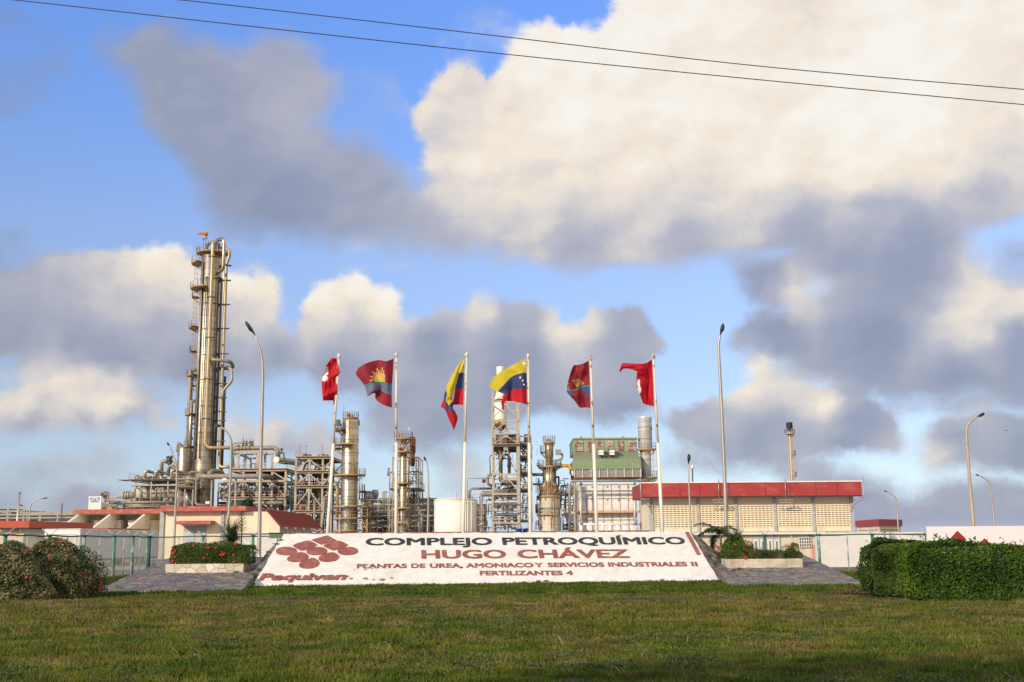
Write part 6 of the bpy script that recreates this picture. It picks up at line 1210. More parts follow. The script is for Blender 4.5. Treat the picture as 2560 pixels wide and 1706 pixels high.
# ---- waisted column
t, X = vessel_thing('reactor_column', 'waisted column with rusty orange cone and ochre platforms, left of the yellow pipe', 'column', 1374, 1220, 204, [(1105, 7), (1108, 10.4), (1142, 10.4), (1145, 9), (1170, 9), (1172, 17), (1206, 17)], 'steel'); Yc = 204
o = KIDS[t.name][0]; bpy.data.objects.remove(o); KIDS[t.name] = []
Zf = lambda py: PZ(1374, py, Yc)
m = MB(); m.lathe(X, Yc, [(pm(h, Yc), Zf(py)) for py, h in ((1171, 9), (1145, 9), (1143, 10.4), (1108, 10.4), (1105, 8), (1102, 7), (1099, 5), (1097, 0))], 28); m.build('upper_shell', 'steel', t)
m = MB(); m.lathe(X, Yc, [(pm(h, Yc), Zf(py)) for py, h in ((1206, 17), (1172, 17), (1170, 9))], 28); m.build('middle_shell', 'steel', t)
m = MB(); m.lathe(X, Yc, [(pm(h, Yc), Zf(py)) for py, h in ((1236, 26), (1226, 25), (1206, 17))], 28); m.build('cone', 'rust_part', t)
m = MB(); m.lathe(X, Yc, [(pm(26, Yc), 0), (pm(26, Yc), Zf(1236))], 32); m.build('lower_shell', 'vessel_tan', t)
for py, r_ in ((1272, 26), (1237, 26), (1206, 17)): band(t, X, Yc, Zf(py), pm(r_, Yc), .2, 'steel_grey')
platform(t, X, Yc, Zf(1106), pm(8, Yc), pm(15, Yc), 0, 360, 'ochre_pale'); platform(t, X, Yc, Zf(1131), pm(10, Yc), pm(22, Yc), 140, 230); platform(t, X, Yc, Zf(1167), pm(9, Yc), pm(29, Yc), 110, 430)
platform(t, X, Yc, Zf(1241), pm(24, Yc), pm(31, Yc), 170, 320); platform(t, X, Yc, Zf(1286), pm(26, Yc), pm(33, Yc), 165, 290)
ladder(t, X, Yc, Zf(1167), Zf(1108), 250, pm(12, Yc)); ladder(t, X, Yc, Zf(1240), Zf(1167), 272, pm(23, Yc)); ladder(t, X, Yc, Zf(1325), Zf(1240), 282, pm(27, Yc))
for px in (1366, 1371, 1377): ppipe(t, [(px, 1165), (px, 1236)], 1.2, 'steel_gold' if px == 1371 else 'steel', Y=199)
for px in (1378, 1384): ppipe(t, [(px, 1244), (px, 1322)], .9, 'ochre', Y=198.3)
m = MB(); m.box(P(1388, 1156, 202), (.82, .8, .95)); m.build('control_box', 'steel_grey', t); m = MB(); m.box(P(1396, 1131, 204), (1.0, 1.0, .9)); m.build('hopper', 'steel_grey', t)
ppipe(t, [(1392, 1134), (1402, 1132), (1407, 1140), (1403, 1149), (1396, 1150)], 3.0, 'duct', 'elbow', Y=204); ppipe(t, [(1390, 1194), (1397, 1192), (1397, 1215), (1392, 1222)], 2.4, 'steel_dark', Y=206); ppipe(t, [(1330, 1187), (1357, 1187)], 4.0, 'duct', 'inlet_pipe', Y=204); ppipe(t, [(1332, 1211), (1357, 1211)], 2.4, 'steel_dark', Y=206)
clutter(t, 1342, 1360, 1150, 1166, 201, 206, 8, ('steel_dark', 'ochre', 'steel_grey'), 1.2); clutter(t, 1384, 1404, 1150, 1172, 201, 206, 10, ('steel_dark', 'ochre', 'steel_grey'), 1.2); clutter(t, 1340, 1352, 1195, 1325, 203, 209, 24, ('steel_dark', 'steel_grey', 'ochre', 'struct'))
for px, py in ((1359, 1100), (1385, 1098), (1343, 1120)): a = P(px, py, 203); m = MB(); m.tube([a - Vector((0, 0, 1.5)), a + Vector((0, 0, 1.2))], .035, 5); m.box(a + Vector((0, 0, 1.2)), (.25, .2, .15)); m.build('gooseneck', 'tank_cream', t)
t = thing('yellow_duct', P(1418, 1166, 203), 'short fat yellow pipe bending down beside the green louvred building', 'pipe')
ppipe(t, [(1402, 1165), (1422, 1164), (1431, 1176)], 4.5, 'yellow_pipe', Y=203, seg=16); m = MB(); a = P(1400.5, 1165, 203); m.tube([a, a + Vector((.2, 0, 0))], pm(5.5, 203), 16); m.build('flange', 'struct_tan', t); ppipe(t, [(1431, 1176), (1433, 1190)], 3.4, 'white_plain', 'sleeve', Y=203)
t = thing('fuel_manifold', P(1414, 1260, 205), 'dark tangle of pipes and ochre stairs left of the boiler wall', 'pipework')
clutter(t, 1402, 1440, 1195, 1326, 203, 214, 90, ('steel_dark', 'steel_grey', 'ochre', 'rust', 'struct', 'steel_dark'), 2.2)
railing(t, [P(1412, 1280, 203), P(1422, 1280, 203)], 'ochre'); railing(t, [P(1412, 1262, 203), P(1422, 1262, 203)], 'ochre')
# ---- boiler house
YBo = 200.0; t = thing('boiler_house', Vector((PX(1515, 1200, YBo), YBo, 0)), 'green clad boiler house with rusty louvres above a white panelled boiler wall', 'building')
def bb_(name, x0, y0, x1, y1, Y, dep, mt, par=None):
    q = XZ(x0, y0, x1, y1, Y); m = MB(); wbox(m, q[0], q[1], Y, Y + dep, q[2], q[3]); return m.build(name, mt, par or t)
up = bb_('upper_wall', 1434, 1098, 1592, 1131, YBo + 2, 14, 'clad_green')
m = MB(); q = XZ(1433, 1096, 1594, 1098.5, YBo + 1.8); wbox(m, q[0], q[1], YBo + 1.8, YBo + 16.3, q[2] + .003, q[3] + .1); m.build('roof', 'clad_olive', t)
for px in (1453, 1558): a = P(px, 1096, YBo + 6); m = MB(); m.ball(a + Vector((0, 0, .1)), .26, 10, 6); m.build('roof_vent', 'clad_olive', t)
for x0, x1 in ((1437, 1458), (1469, 1483), (1494, 1509), (1519, 1534), (1545, 1559), (1570, 1591)):
    q = XZ(x0, 1102, x1, 1127, YBo + 1.9); m = MB(); wbox(m, q[0], q[1], YBo + 1.9, YBo + 1.995, q[2], q[3]); lv = m.build('louvre_panel', 'dark_void', t); m = MB()
    for k in range(7): z = q[2] + (q[3] - q[2]) * (k + .4) / 7; m.add([(q[0], YBo + 1.75, z - .12), (q[1], YBo + 1.75, z - .12), (q[1], YBo + 1.9, z + .12), (q[0], YBo + 1.9, z + .12)], [(0, 1, 2, 3)])
    m.build('blades', 'louvre', lv)
q = XZ(1434, 1128, 1594, 1150, YBo); x1b = PX(1603, 1150, YBo - .8); x0b = PX(1434, 1150, YBo - .8); z1_ = PZ(1500, 1129, YBo + 2); z0_ = PZ(1500, 1149, YBo - .8)
m = MB(); m.add([(x0b, YBo - .8, z0_), (x1b, YBo - .8, z0_), (q[1], YBo + 2.0, z1_), (x0b, YBo + 2.0, z1_)], [(0, 1, 2, 3)]); m.prism([(x0b, YBo - .8, z0_), (x0b, YBo + 2, z1_), (x0b, YBo + 2, z0_)], (.01, 0, 0))
n = 40
for k in range(n): f_ = (k + .5) / n; m.beam(Vector((x0b + (x1b - x0b) * f_, YBo - .8, z0_ + .03)), Vector((x0b + (q[1] - x0b) * f_, YBo + 2.0, z1_ + .03)), .08, .06)
m.build('skirt_roof', 'clad_olive', t)
z2_ = PZ(1500, 1173, YBo - .8); m = MB(); wbox(m, x0b, x1b, YBo - .8, YBo + 15, z2_, z0_ - .004)
for k in range(64): X_ = x0b + (x1b - x0b) * (k + .5) / 64; m.box((X_, YBo - .83, (z2_ + z0_) / 2), (.09, .055, z0_ - z2_ - .02))
m.build('lower_wall', 'clad_green', t)
z3_ = PZ(1500, 1194, YBo - .7); m = MB(); wbox(m, x0b + .2, x1b - .2, YBo - .4, YBo + 14, z3_, z2_ - .004); lv = m.build('louvre_band', 'dark_void', t); m = MB()
for k in range(9): z = z3_ + (z2_ - z3_) * (k + .5) / 9; m.add([(x0b + .1, YBo - .75, z - .03), (x1b - .1, YBo - .75, z - .03), (x1b - .1, YBo - .45, z + .10), (x0b + .1, YBo - .45, z + .10)], [(0, 1, 2, 3)])
for k in range(9): X_ = x0b + .1 + (x1b - x0b - .2) * k / 8; m.box((X_, YBo - .8, (z3_ + z2_) / 2), (.12, .1, z2_ - z3_))
m.build('blades', 'louvre_grey', lv)
for x0, x1 in ((1497, 1509), (1524, 1536)):
    q = XZ(x0, 1124, x1, 1138, YBo - 1); m = MB(); wbox(m, q[0], q[1], YBo - 1.2, YBo + 1, q[2], q[3]); m.build('vent_box', 'white_plain', t); m = MB(); wbox(m, q[0] - .2, q[1] + .2, YBo - 1.4, YBo + 1.2, q[3] + .003, q[3] + .25); m.build('vent_cap', 'clad_olive', t)
railing(t, [P(1494, 1139, YBo - 1.3), P(1540, 1139, YBo - 1.3)], 'struct_dark')
ppipe(t, [(1424, 1325), (1424, 1208), (1427, 1203), (1618, 1202)], 3.2, 'galv', 'header_pipe', Y=197, seg=14); ppipe(t, [(1430, 1197), (1612, 1196)], 1.2, 'rust', Y=197.5)
bw = bb_('boiler_wall', 1445, 1211, 1592, 1330, YBo + 1, 13, 'boiler_white')
q = XZ(1445, 1211, 1592, 1330, YBo + .95); m = MB()
for k in range(8): X_ = q[0] + (q[1] - q[0]) * k / 7; m.beam((X_, YBo + .93, 0), (X_, YBo + .93, q[3]), .09, .09)
for py in (1211, 1228, 1246, 1284, 1300): m.beam((q[0], YBo + .9, PZ(1500, py, YBo)), (q[1], YBo + .9, PZ(1500, py, YBo)), .10, .09)
m.build('panel_seams', 'louvre', bw)
m = MB(); zw = PZ(1500, 1279, YBo - .4); wbox(m, q[0] - .3, q[1] + 2.6, YBo - .5, YBo + .8, zw - .25, zw); wk = m.build('walkway', 'ochre_pale', t); railing(wk, [(q[0] - .3, YBo - .5, zw), (q[1] + 2.6, YBo - .5, zw)], 'ochre_pale', 1.1)
for px in (1452.5, 1587): ppipe(t, [(px, 1207), (px, 1290), (px + .5, 1296), (px + 1, 1309)], 3.2, 'galv', 'downcomer', Y=198); a = P(px + 1, 1300, 198); m = MB(); m.tube([a, a - Vector((0, 0, .9))], pm(4.2, 198), 14); m.build('trap', 'steel_grey', t)
ppipe(t, [(1446, 1311), (1600, 1311)], 2.6, 'boiler_white', 'bottom_header', Y=198)
for k in range(8): px = 1452 + k * 18; m = MB(); m.box(P(px, 1319, 198), (.45, .5, .8)); m.build('foot_block', 'white_plain', t)
m = MB()
for px in (1436, 1441, 1600, 1604): X_ = PX(px, 1250, 199); m.beam((X_, 199, 0), (X_, 199, PZ(px, 1200, 199)), .22)
m.build('frame_posts', 'struct_tan', t)
railing(t, [P(1434, 1280, 198), P(1446, 1280, 198)], 'ochre'); m = MB()
for px in (1480, 1518, 1546, 1570):
    for py in (1217, 1250, 1290): m.box(P(px, py, YBo + .9), (.22, .2, .22))
m.build('lugs', 'steel_grey', t); m = MB(); m.box(P(1608, 1315, 198), (.8, .5, 1.1)); m.build('fire_cabinet', 'sign_red', t)
clutter(t, 1425, 1444, 1205, 1325, 199, 206, 20, ('struct', 'steel_grey', 'ochre', 'steel_dark'), 1.2)
# stack
Ys = 203; X = PX(1613.5, 1120, Ys); t = thing('boiler_stack', Vector((X, Ys, 0)), 'wide silver exhaust stack right of the green louvred building', 'stack'); Zs_ = lambda py: PZ(1613, py, Ys)
m = MB(); m.lathe(X, Ys, [(pm(h, Ys), Zs_(py)) for py, h in ((1330, 13.5), (1130, 13.5), (1122, 17.3), (1046, 17.5), (1044, 18.3), (1043, 16))], 36); m.build('shell', 'stack_silver', t)
for py in (1069, 1098): band(t, X, Ys, Zs_(py), pm(17.3, Ys), .12, 'steel_grey')
for py in (1150,): band(t, X, Ys, Zs_(py), pm(13.5, Ys), .12, 'steel_grey')
platform(t, X, Ys, Zs_(1124), pm(13, Ys), pm(26, Ys), 150, 390); platform(t, X, Ys, Zs_(1195), pm(13, Ys), pm(27, Ys), 170, 390); ladder(t, X, Ys, Zs_(1195), Zs_(1124), 330, pm(20, Ys), 'ochre_pale')
a = Vector((X + pm(16.6, Ys) * math.cos(R(325)), Ys + pm(17.6, Ys) * math.sin(R(325)), Zs_(1074))); m = MB(); m.tube([a, a + Vector((.10, -.07, 0))], .26, 14); m.build('round_badge', 'sign_red', t)
ppipe(t, [(1608, 1163), (1608, 1175)], 1.5, 'steel_dark', Y=198); clutter(t, 1604, 1640, 1186, 1204, 200, 205, 14, ('ochre', 'steel_grey', 'struct', 'rust'), 1.2)
# ---- flare
Yf = 330; X = PX(1977, 1140, Yf); t = thing('flare_stack', Vector((X, Yf, 0)), 'lone slender flare stack with a sooty tip above the warehouse roof', 'stack'); Zg = lambda py: PZ(1977, py, Yf)
m = MB(); m.lathe(X, Yf, [(pm(4, Yf), 0), (pm(4, Yf), Zg(1078))], 20); m.build('stem', 'galv', t)
m = MB(); m.lathe(X, Yf, [(pm(h, Yf), Zg(py)) for py, h in ((1078, 3), (1070, 6), (1060, 6.5), (1057, 7), (1056, 5.5))], 18); m.build('tip', 'soot', t)
for an in (200, 260, 320, 20): m = MB(); a = R(an); m.tube([(X + pm(8, Yf) * math.cos(a), Yf + pm(8, Yf) * math.sin(a), Zg(1077)), (X + pm(8.5, Yf) * math.cos(a), Yf + pm(8.5, Yf) * math.sin(a), Zg(1057))], .1, 5); m.build('pilot_pipe', 'soot', t)
platform(t, X, Yf, Zg(1084), pm(4, Yf), pm(12, Yf), 0, 360, 'ochre_pale', 'ochre_pale'); platform(t, X, Yf, Zg(1137), pm(4, Yf), pm(12, Yf), 290, 390, 'ochre_pale', 'ochre_pale'); platform(t, X, Yf, Zg(1190), pm(4, Yf), pm(12, Yf), 290, 390, 'ochre_pale', 'ochre_pale')
ladder(t, X, Yf, Zg(1190), Zg(1137), 350, pm(8, Yf), 'ochre_pale'); ladder(t, X, Yf, Zg(1137), Zg(1084), 350, pm(5.5, Yf), 'ochre_pale')
for an in (200, 310): m = MB(); a = R(an); m.tube([(X + pm(5, Yf) * math.cos(a), Yf + pm(5, Yf) * math.sin(a), 0), (X + pm(5, Yf) * math.cos(a), Yf + pm(5, Yf) * math.sin(a), Zg(1084))], .12, 6); m.build('fuel_line', 'galv_tan', t)
# ---- far left pipe rack
t, Xs = frame('pipe_rack', 'long dark grey pipe rack far off above the left low roof', 'pipe rack', 190, 14, [(-60, 1270), (-20, 1271), (20, 1272), (60, 1275), (101, 1281), (145, 1282), (190, 1283)], 1290, [(1279, 0, 3, False), (1288, 0, 6, False), (1296, 0, 6, False), (1283, 3, 6, False)], [], 'struct', .5, .4)
for py, r_ in ((1275, 1.6), (1278, 1.4), (1284, 2.2), (1287, 1.2), (1292, 1.8), (1296, 1.6), (1300, 2.0)):
    for j in range(3): ppipe(t, [(-70, py - 2 + j, 191 + j * 3), (58 if py < 1280 else 188, py + j * .6, 191 + j * 3)], r_ * rng.uniform(.6, 1), rng.choice(('steel_dark', 'steel_grey', 'steel_dark')), Y=191 + j * 3)
clutter(t, 0, 185, 1285, 1302, 192, 206, 30, ('steel_dark', 'steel_grey', 'struct_dark'), 2)
# ---- two blue tubs on the coping
for k, (px, lb) in enumerate(((1297, 'left of the two blue plastic tubs behind the sign top'), (1314, 'right of the two blue plastic tubs behind the sign top'))):
    c = P(px, 1331, 60); t = thing('plastic_tub', c, lb, 'tub', 'blue tubs behind the sign'); r_ = pm(8.3, 60); m = MB(); m.lathe(c.x, c.y, [(0, c.z - .15), (r_ * .8, c.z - .15), (r_ * .95, c.z + .15), (r_ * 1.08, c.z + .15), (r_ * 1.08, c.z + .19), (r_ * .9, c.z + .19), (r_ * .75, c.z - .1), (0, c.z - .1)], 20); m.build('tub', 'blue_plastic', t)
t = thing('tub_stand', Vector((P(1305, 1331, 60).x, 60, 0)), 'low pale wall ledge holding the two blue tubs', 'ledge'); c = P(1305, 1331, 60); m = MB(); m.box((c.x, 60, (c.z - .155) / 2), (1.6, .6, c.z - .155)); m.build('block', 'white_wall', t)
# ------------------------------------------------------------ vegetation
vr = np.random.default_rng(5)
def np_mesh(name, V, F, mt, parent=None, smooth=False, origin=None, **kw):
    me = bpy.data.meshes.new(name); o_ = org(parent) if parent else Vector(origin or (0, 0, 0)); V = np.asarray(V, dtype=np.float32) - np.array(o_, dtype=np.float32)
    k = F.shape[1]; me.vertices.add(len(V)); me.vertices.foreach_set('co', V.ravel()); me.loops.add(F.size); me.loops.foreach_set('vertex_index', F.ravel().astype(np.int32))
    me.polygons.add(len(F)); me.polygons.foreach_set('loop_start', np.arange(0, F.size, k, dtype=np.int32)); me.polygons.foreach_set('loop_total', np.full(len(F), k, dtype=np.int32))
    me.materials.append(M[mt]); me.update(); me.validate(); o = bpy.data.objects.new(name, me); col.objects.link(o)
    if parent: o.parent = parent
    else: o.location = o_
    return tag(o, **kw)
def leaves(C, N_, size, aspect=.5, up=.3):
    """one folded diamond leaf per centre C with outward normal N_"""
    n = len(C); nr = N_ + vr.normal(0, .55, (n, 3)); nr /= np.linalg.norm(nr, axis=1)[:, None]
    d = vr.normal(0, 1, (n, 3)); d[:, 2] += up; d -= nr * (d * nr).sum(1)[:, None]; d /= np.linalg.norm(d, axis=1)[:, None]; s = np.cross(nr, d); L_ = (size * vr.uniform(.6, 1.35, n))[:, None]
    a, b = C - d * L_ * .5, C + d * L_ * .5; l, r = C + s * L_ * aspect * .5 + nr * L_ * .10, C - s * L_ * aspect * .5 + nr * L_ * .10
    V = np.stack([a, r, b, l], 1).reshape(-1, 3); i = np.arange(n)[:, None] * 4
    return V, np.concatenate([np.concatenate([i, i + 1, i + 2], 1), np.concatenate([i, i + 2, i + 3], 1)], 0)
def bumpy(D, k=3.0, amp=.12, seed=0):
    r_ = np.random.default_rng(seed); o = np.zeros(len(D))
    for j in range(7):
        w_ = r_.normal(0, 1, 3); w_ = w_ / np.linalg.norm(w_) * k * r_.uniform(.7, 2.4); o += np.sin(D @ w_ + r_.uniform(0, 6)) * amp / (1 + j * .3)
    return o
def box_hedge(name, label, cat, x0, x1, y0, y1, z0_, z1_, n, size, mt, rot=0.0, flowers=0, fm='petal_red', seed=1, sprigs=0, core='soil', rough=.08, group=None, topround=.2):
    cx, cy = (x0 + x1) / 2, (y0 + y1) / 2; t = thing(name, Vector((cx, cy, z0_)), label, cat, group); hx, hy, hz = (x1 - x0) / 2, (y1 - y0) / 2, (z1_ - z0_) / 2
    def surf(n, front=.5):
        U = vr.uniform(-1, 1, (n, 3)); f = vr.choice(5, n, p=[front, .22, .11, .04, .63 - front]); N_ = np.zeros((n, 3))
        for k, (ax, sg) in enumerate(((1, -1), (2, 1), (0, -1), (0, 1), (1, 1))): m_ = f == k; U[m_, ax] = sg; N_[m_, ax] = sg
        Pp = U * np.array([hx, hy, hz]); q = np.abs(U) ** 6; k_ = (q.sum(1)) ** (-1 / 6); Pp = Pp * (k_[:, None] * .5 + .5) ; Pp[:, 2] -= topround * .3 * (U[:, 2] > .5) * np.abs(U[:, 0]) ** 4
        return Pp, N_
    Pp, N_ = surf(n); dp = np.abs(vr.normal(0, .09, n))
    Pp += N_ * (bumpy(Pp, 2.5, rough, seed) - dp)[:, None]
    c, s = math.cos(rot), math.sin(rot); Rm = np.array([[c, s, 0], [-s, c, 0], [0, 0, 1]]); base = np.array([cx, cy, z0_ + hz])
    LC, LN = [Pp @ Rm + base], [N_ @ Rm]
    m = MB(); m.box((0, 0, 0), (2 * hx - .7, 2 * hy * .62, 2 * hz * .80)); 
    for v_ in m.v: x, y = v_.x, v_.y; v_.x = x * c - y * s + cx; v_.y = x * s + y * c + cy; v_.z += z0_ + hz * .86
    m.build('dark_core', core, t)  # solid dark block added inside the leaves to stop light passing
    if flowers:
        Q, NQ = surf(flowers, .62); Q += NQ * (bumpy(Q, 2.5, rough, seed) + .03)[:, None]; C = []; NN = []
        for q_, n_ in zip(Q, NQ):
            for k in range(7): C.append(q_ + vr.normal(0, size * .28, 3)); NN.append(n_)
        C = np.array(C).reshape(-1, 7, 3); NN = np.array(NN).reshape(-1, 7, 3)
        for c_, n_ in zip(C, NN): V, F = leaves(c_ @ Rm + base, n_ @ Rm, size * .95, .9); np_mesh('flower', V, F, fm, t)
    if sprigs:
        C = []; NN = []
        for k in range(sprigs):
            x = vr.uniform(-hx, hx); y = vr.uniform(-hy, hy * .3); h = vr.uniform(.04, .20)
            for j in range(int(h / .03)): C.append([x + vr.normal(0, .035), y + vr.normal(0, .03), hz + j * .035 + bumpy(np.array([[x, y, hz]]), 2.5, rough, seed)[0]]); NN.append([0, -.5, .6])
        LC.append(np.array(C) @ Rm + base); LN.append(np.array(NN, float))
    V, F = leaves(np.concatenate(LC), np.concatenate(LN), size); np_mesh('foliage', V, F, mt, t)
    return t
def dome_bush(name, label, cat, c, rx, ry, h, n, size, mt, flowers=0, fm='petal_red', seed=3, group=None, amp=.10, k=3.0):
    t = thing(name, Vector(c), label, cat, group)
    def surf(n):
        D = vr.normal(0, 1, (n, 3)); D[:, 2] = np.abs(D[:, 2]) * .95 + .0; D[:, 1] = np.where(vr.random(n) < .6, -np.abs(D[:, 1]), D[:, 1]); D /= np.linalg.norm(D, axis=1)[:, None]
        e = 2.6; q = (np.abs(D) ** e).sum(1) ** (-1 / e); return D, D * q[:, None]
    D, S_ = surf(n); rad = 1 + bumpy(S_ * 1.5, k, amp, seed) - np.abs(vr.normal(0, .11, n)); Pp = S_ * rad[:, None] * np.array([rx, ry, h]) + np.array(c)
    V, F = leaves(Pp, D, size); np_mesh('foliage', V, F, mt, t)
    m = MB(); vs = []; m.ball(c, 1, 20, 12, (rx * .80, ry * .80, h * .82)); m.v = [Vector((v_.x, v_.y, max(v_.z, c[2] - .05))) for v_ in m.v]; m.build('dark_core', 'core_dark', t)  # solid dark ball added under the leaves to keep light out
    if flowers:
        D, S_ = surf(flowers); Pp = S_ * (1.01 + bumpy(S_ * 1.5, k, amp, seed))[:, None] * np.array([rx, ry, h]) + np.array(c); 
        for p_, d_ in zip(Pp, D): V, F = leaves(p_ + vr.normal(0, size * .3, (6, 3)), np.tile(d_, (6, 1)), size * .8, .9); np_mesh('flower', V, F, fm, t)
    return t
# right hedges
box_hedge('hedge', 'large dense bright green clipped hedge at the right edge, in front of the red diamond', 'hedge', 11.95, 19.5, 34.6, 36.4, 0, 1.66, 34000, .105, 'leaf_hedge', rot=R(-1.5), sprigs=110, seed=4, rough=.06, core='core_dark')
box_hedge('hedge', 'smaller twiggy green hedge with shade put into its leaf colour at the left end of the big right hedge', 'hedge', 11.75, 13.9, 37.6, 40.0, 0, 1.74, 22000, .10, 'leaf_hedge_shade', rot=R(-6), sprigs=14, seed=9, rough=.10, core='core_dark', topround=.5)
# left shrubs
c = ground(116, 1499); dome_bush('bougainvillea', 'rounded dry leaved bougainvillea bush with a few red flowers at the left edge', 'bush', (c.x, c.y + 1.0, 0), 1.44, 1.2, 1.90, 26000, .10, 'leaf_dry', 26, 'petal_pink', seed=3, amp=.07)
c = ground(14, 1502); dome_bush('bougainvillea', 'dark bougainvillea bush cut by the left edge of the photo', 'bush', (c.x, c.y + .6, 0), 1.6, 1.15, 1.76, 20000, .10, 'leaf_dry', 10, 'petal_pink', seed=8, amp=.08)
# left planter
def planter(label, x0, x1, ybase, ytop, pl, dep, mt='planter'):
    a, b = onplane(x0, ybase, *pl), onplane(x1, ybase, *pl); h = (ybase - ytop) * a.y / FPX; Y0 = (a.y + b.y) / 2; z0_ = min(a.z, b.z) - .08; zt = max(a.z, b.z) + h
    t = thing('planter', Vector(((a.x + b.x) / 2, Y0, z0_)), label, 'planter'); w_ = .18
    m = MB(); wbox(m, a.x, b.x, Y0, Y0 + w_, z0_, zt); m.build('front_wall', mt, t)
    m = MB(); wbox(m, a.x, a.x + w_, Y0 + w_ + .002, Y0 + dep, z0_, zt - .003); m.build('side_wall', mt, t); m = MB(); wbox(m, b.x - w_, b.x, Y0 + w_ + .002, Y0 + dep, z0_, zt - .003); m.build('side_wall', mt, t)
    m = MB(); wbox(m, a.x, b.x, Y0 + dep + .002, Y0 + dep + w_, z0_, zt - .003); m.build('back_wall', mt, t)
    m = MB(); wbox(m, a.x + w_, b.x - w_, Y0 + w_, Y0 + dep, z0_, zt - .06); m.build('soil', 'soil', t); return a.x, b.x, Y0, zt
def pale_stone():
    m = bpy.data.materials.new('pale_stone'); m.use_nodes = True; t = m.node_tree; n = t.nodes; l = t.links; b = n['Principled BSDF']; b.inputs['Roughness'].default_value = .9
    g = n.new('ShaderNodeNewGeometry'); vo = n.new('ShaderNodeTexVoronoi'); vo.feature = 'DISTANCE_TO_EDGE'; vo.inputs['Scale'].default_value = 2.6; l.new(g.outputs['Position'], vo.inputs['Vector'])
    vc = n.new('ShaderNodeTexVoronoi'); vc.inputs['Scale'].default_value = 2.6; l.new(g.outputs['Position'], vc.inputs['Vector']); sp = n.new('ShaderNodeSeparateColor'); l.new(vc.outputs['Color'], sp.inputs[0])
    rp = n.new('ShaderNodeValToRGB'); e = rp.color_ramp.elements; e[0].color = (.46, .38, .26, 1); e[1].color = (.74, .68, .56, 1); l.new(sp.outputs[0], rp.inputs[0])
    ed = n.new('ShaderNodeMapRange'); l.new(vo.outputs['Distance'], ed.inputs[0]); ed.inputs[1].default_value = .01; ed.inputs[2].default_value = .04
    mx_ = n.new('ShaderNodeMix'); mx_.data_type = 'RGBA'; l.new(ed.outputs[0], mx_.inputs[0]); mx_.inputs[6].default_value = (.20, .15, .09, 1); l.new(rp.outputs[0], mx_.inputs[7]); l.new(mx_.outputs[2], b.inputs['Base Color']); M['pale_stone'] = m
pale_stone()
xa, xb, Y0, zt = planter('low planter faced with pale crazy stone on the left paving', 414, 607, 1432, 1411.5, RL, 1.3, 'pale_stone')
box_hedge('ixora_hedge', 'clipped green hedge with scarlet flower heads in the left stone planter', 'hedge', xa + .15, xb + .35, Y0 + .1, Y0 + 1.4, zt - .05, zt + .86, 15000, .07, 'leaf_box', flowers=30, seed=12, rough=.05, core='core_dark', topround=.1)
xc, xd, Y1, zt2 = planter('cracked pale concrete planter on the right paving', 1818, 2009, 1419.5, 1399, RR, 1.4)
def pz(px, Y): return P(px, 1390, Y).x
dome_bush('ixora_bush', 'green bush with orange red flowers at the left end of the right planter', 'bush', (pz(1848, Y1 + .7), Y1 + .7, zt2 - .05), .62, .55, .72, 5200, .07, 'leaf_box', 20, seed=21)
dome_bush('ixora_bush', 'small rounded bush at the right end of the right planter', 'bush', (pz(1979, Y1 + .7), Y1 + .7, zt2 - .05), .40, .45, .62, 3200, .065, 'leaf_box', 4, seed=25, amp=.14)
box_hedge('weeds', 'low straggly weeds in the middle of the right planter', 'plants', pz(1872, Y1), pz(1966, Y1), Y1 + .2, Y1 + 1.2, zt2 - .1, zt2 + .42, 4200, .06, 'leaf_weed', seed=30, rough=.12, sprigs=34, core='core_dark')
dome_bush('bush', 'leafy green bush behind the flowering bush of the right planter', 'bush', (pz(1828, Y1 + 2.2), Y1 + 2.2, zt2 - .2), .55, .5, 1.15, 4200, .09, 'leaf_hedge', 0, seed=33, amp=.16)
# blades and fronds
def blade_plant(name, label, cat, c, n, L0, L1, w_, mt, spread=.9, droop=.9, stemh=0.0, up=.6, stem_r=.06, group=None):
    t = thing(name, Vector(c), label, cat, group); V = []; F = []
    for k in range(n):
        a = vr.uniform(0, 2 * math.pi); el_0 = vr.uniform(up * .35, 1.45) * 1.0; Ln = vr.uniform(L0, L1); d = np.array([math.cos(a) * math.cos(el_0), math.sin(a) * math.cos(el_0), math.sin(el_0)]); p = np.array(c) + np.array([0, 0, stemh * vr.uniform(.8, 1.0)]); side = np.array([-math.sin(a), math.cos(a), 0]); b = len(V); m_ = 6
        for i in range(m_ + 1):
            w2 = w_ * (1 - (i / m_) ** 1.6) * (.6 + .4 * min(1, i)); V += [p - side * w2, p + side * w2]; p = p + d * Ln / m_; d = d + np.array([0, 0, -droop / m_ * (1.2 if i > 1 else .4)]); d /= np.linalg.norm(d)
        for i in range(m_): F.append([b + 2 * i, b + 2 * i + 1, b + 2 * i + 3, b + 2 * i + 2])
    np_mesh('leaves', np.array(V), np.array(F), mt, t)
    if stemh > .05: m = MB(); m.tube([Vector(c), Vector(c) + Vector((.02, 0, stemh * .5)), Vector(c) + Vector((0, 0, stemh))], [stem_r, stem_r * .85, stem_r * .7], 10); m.build('trunk', 'palm_trunk', t)
    return t
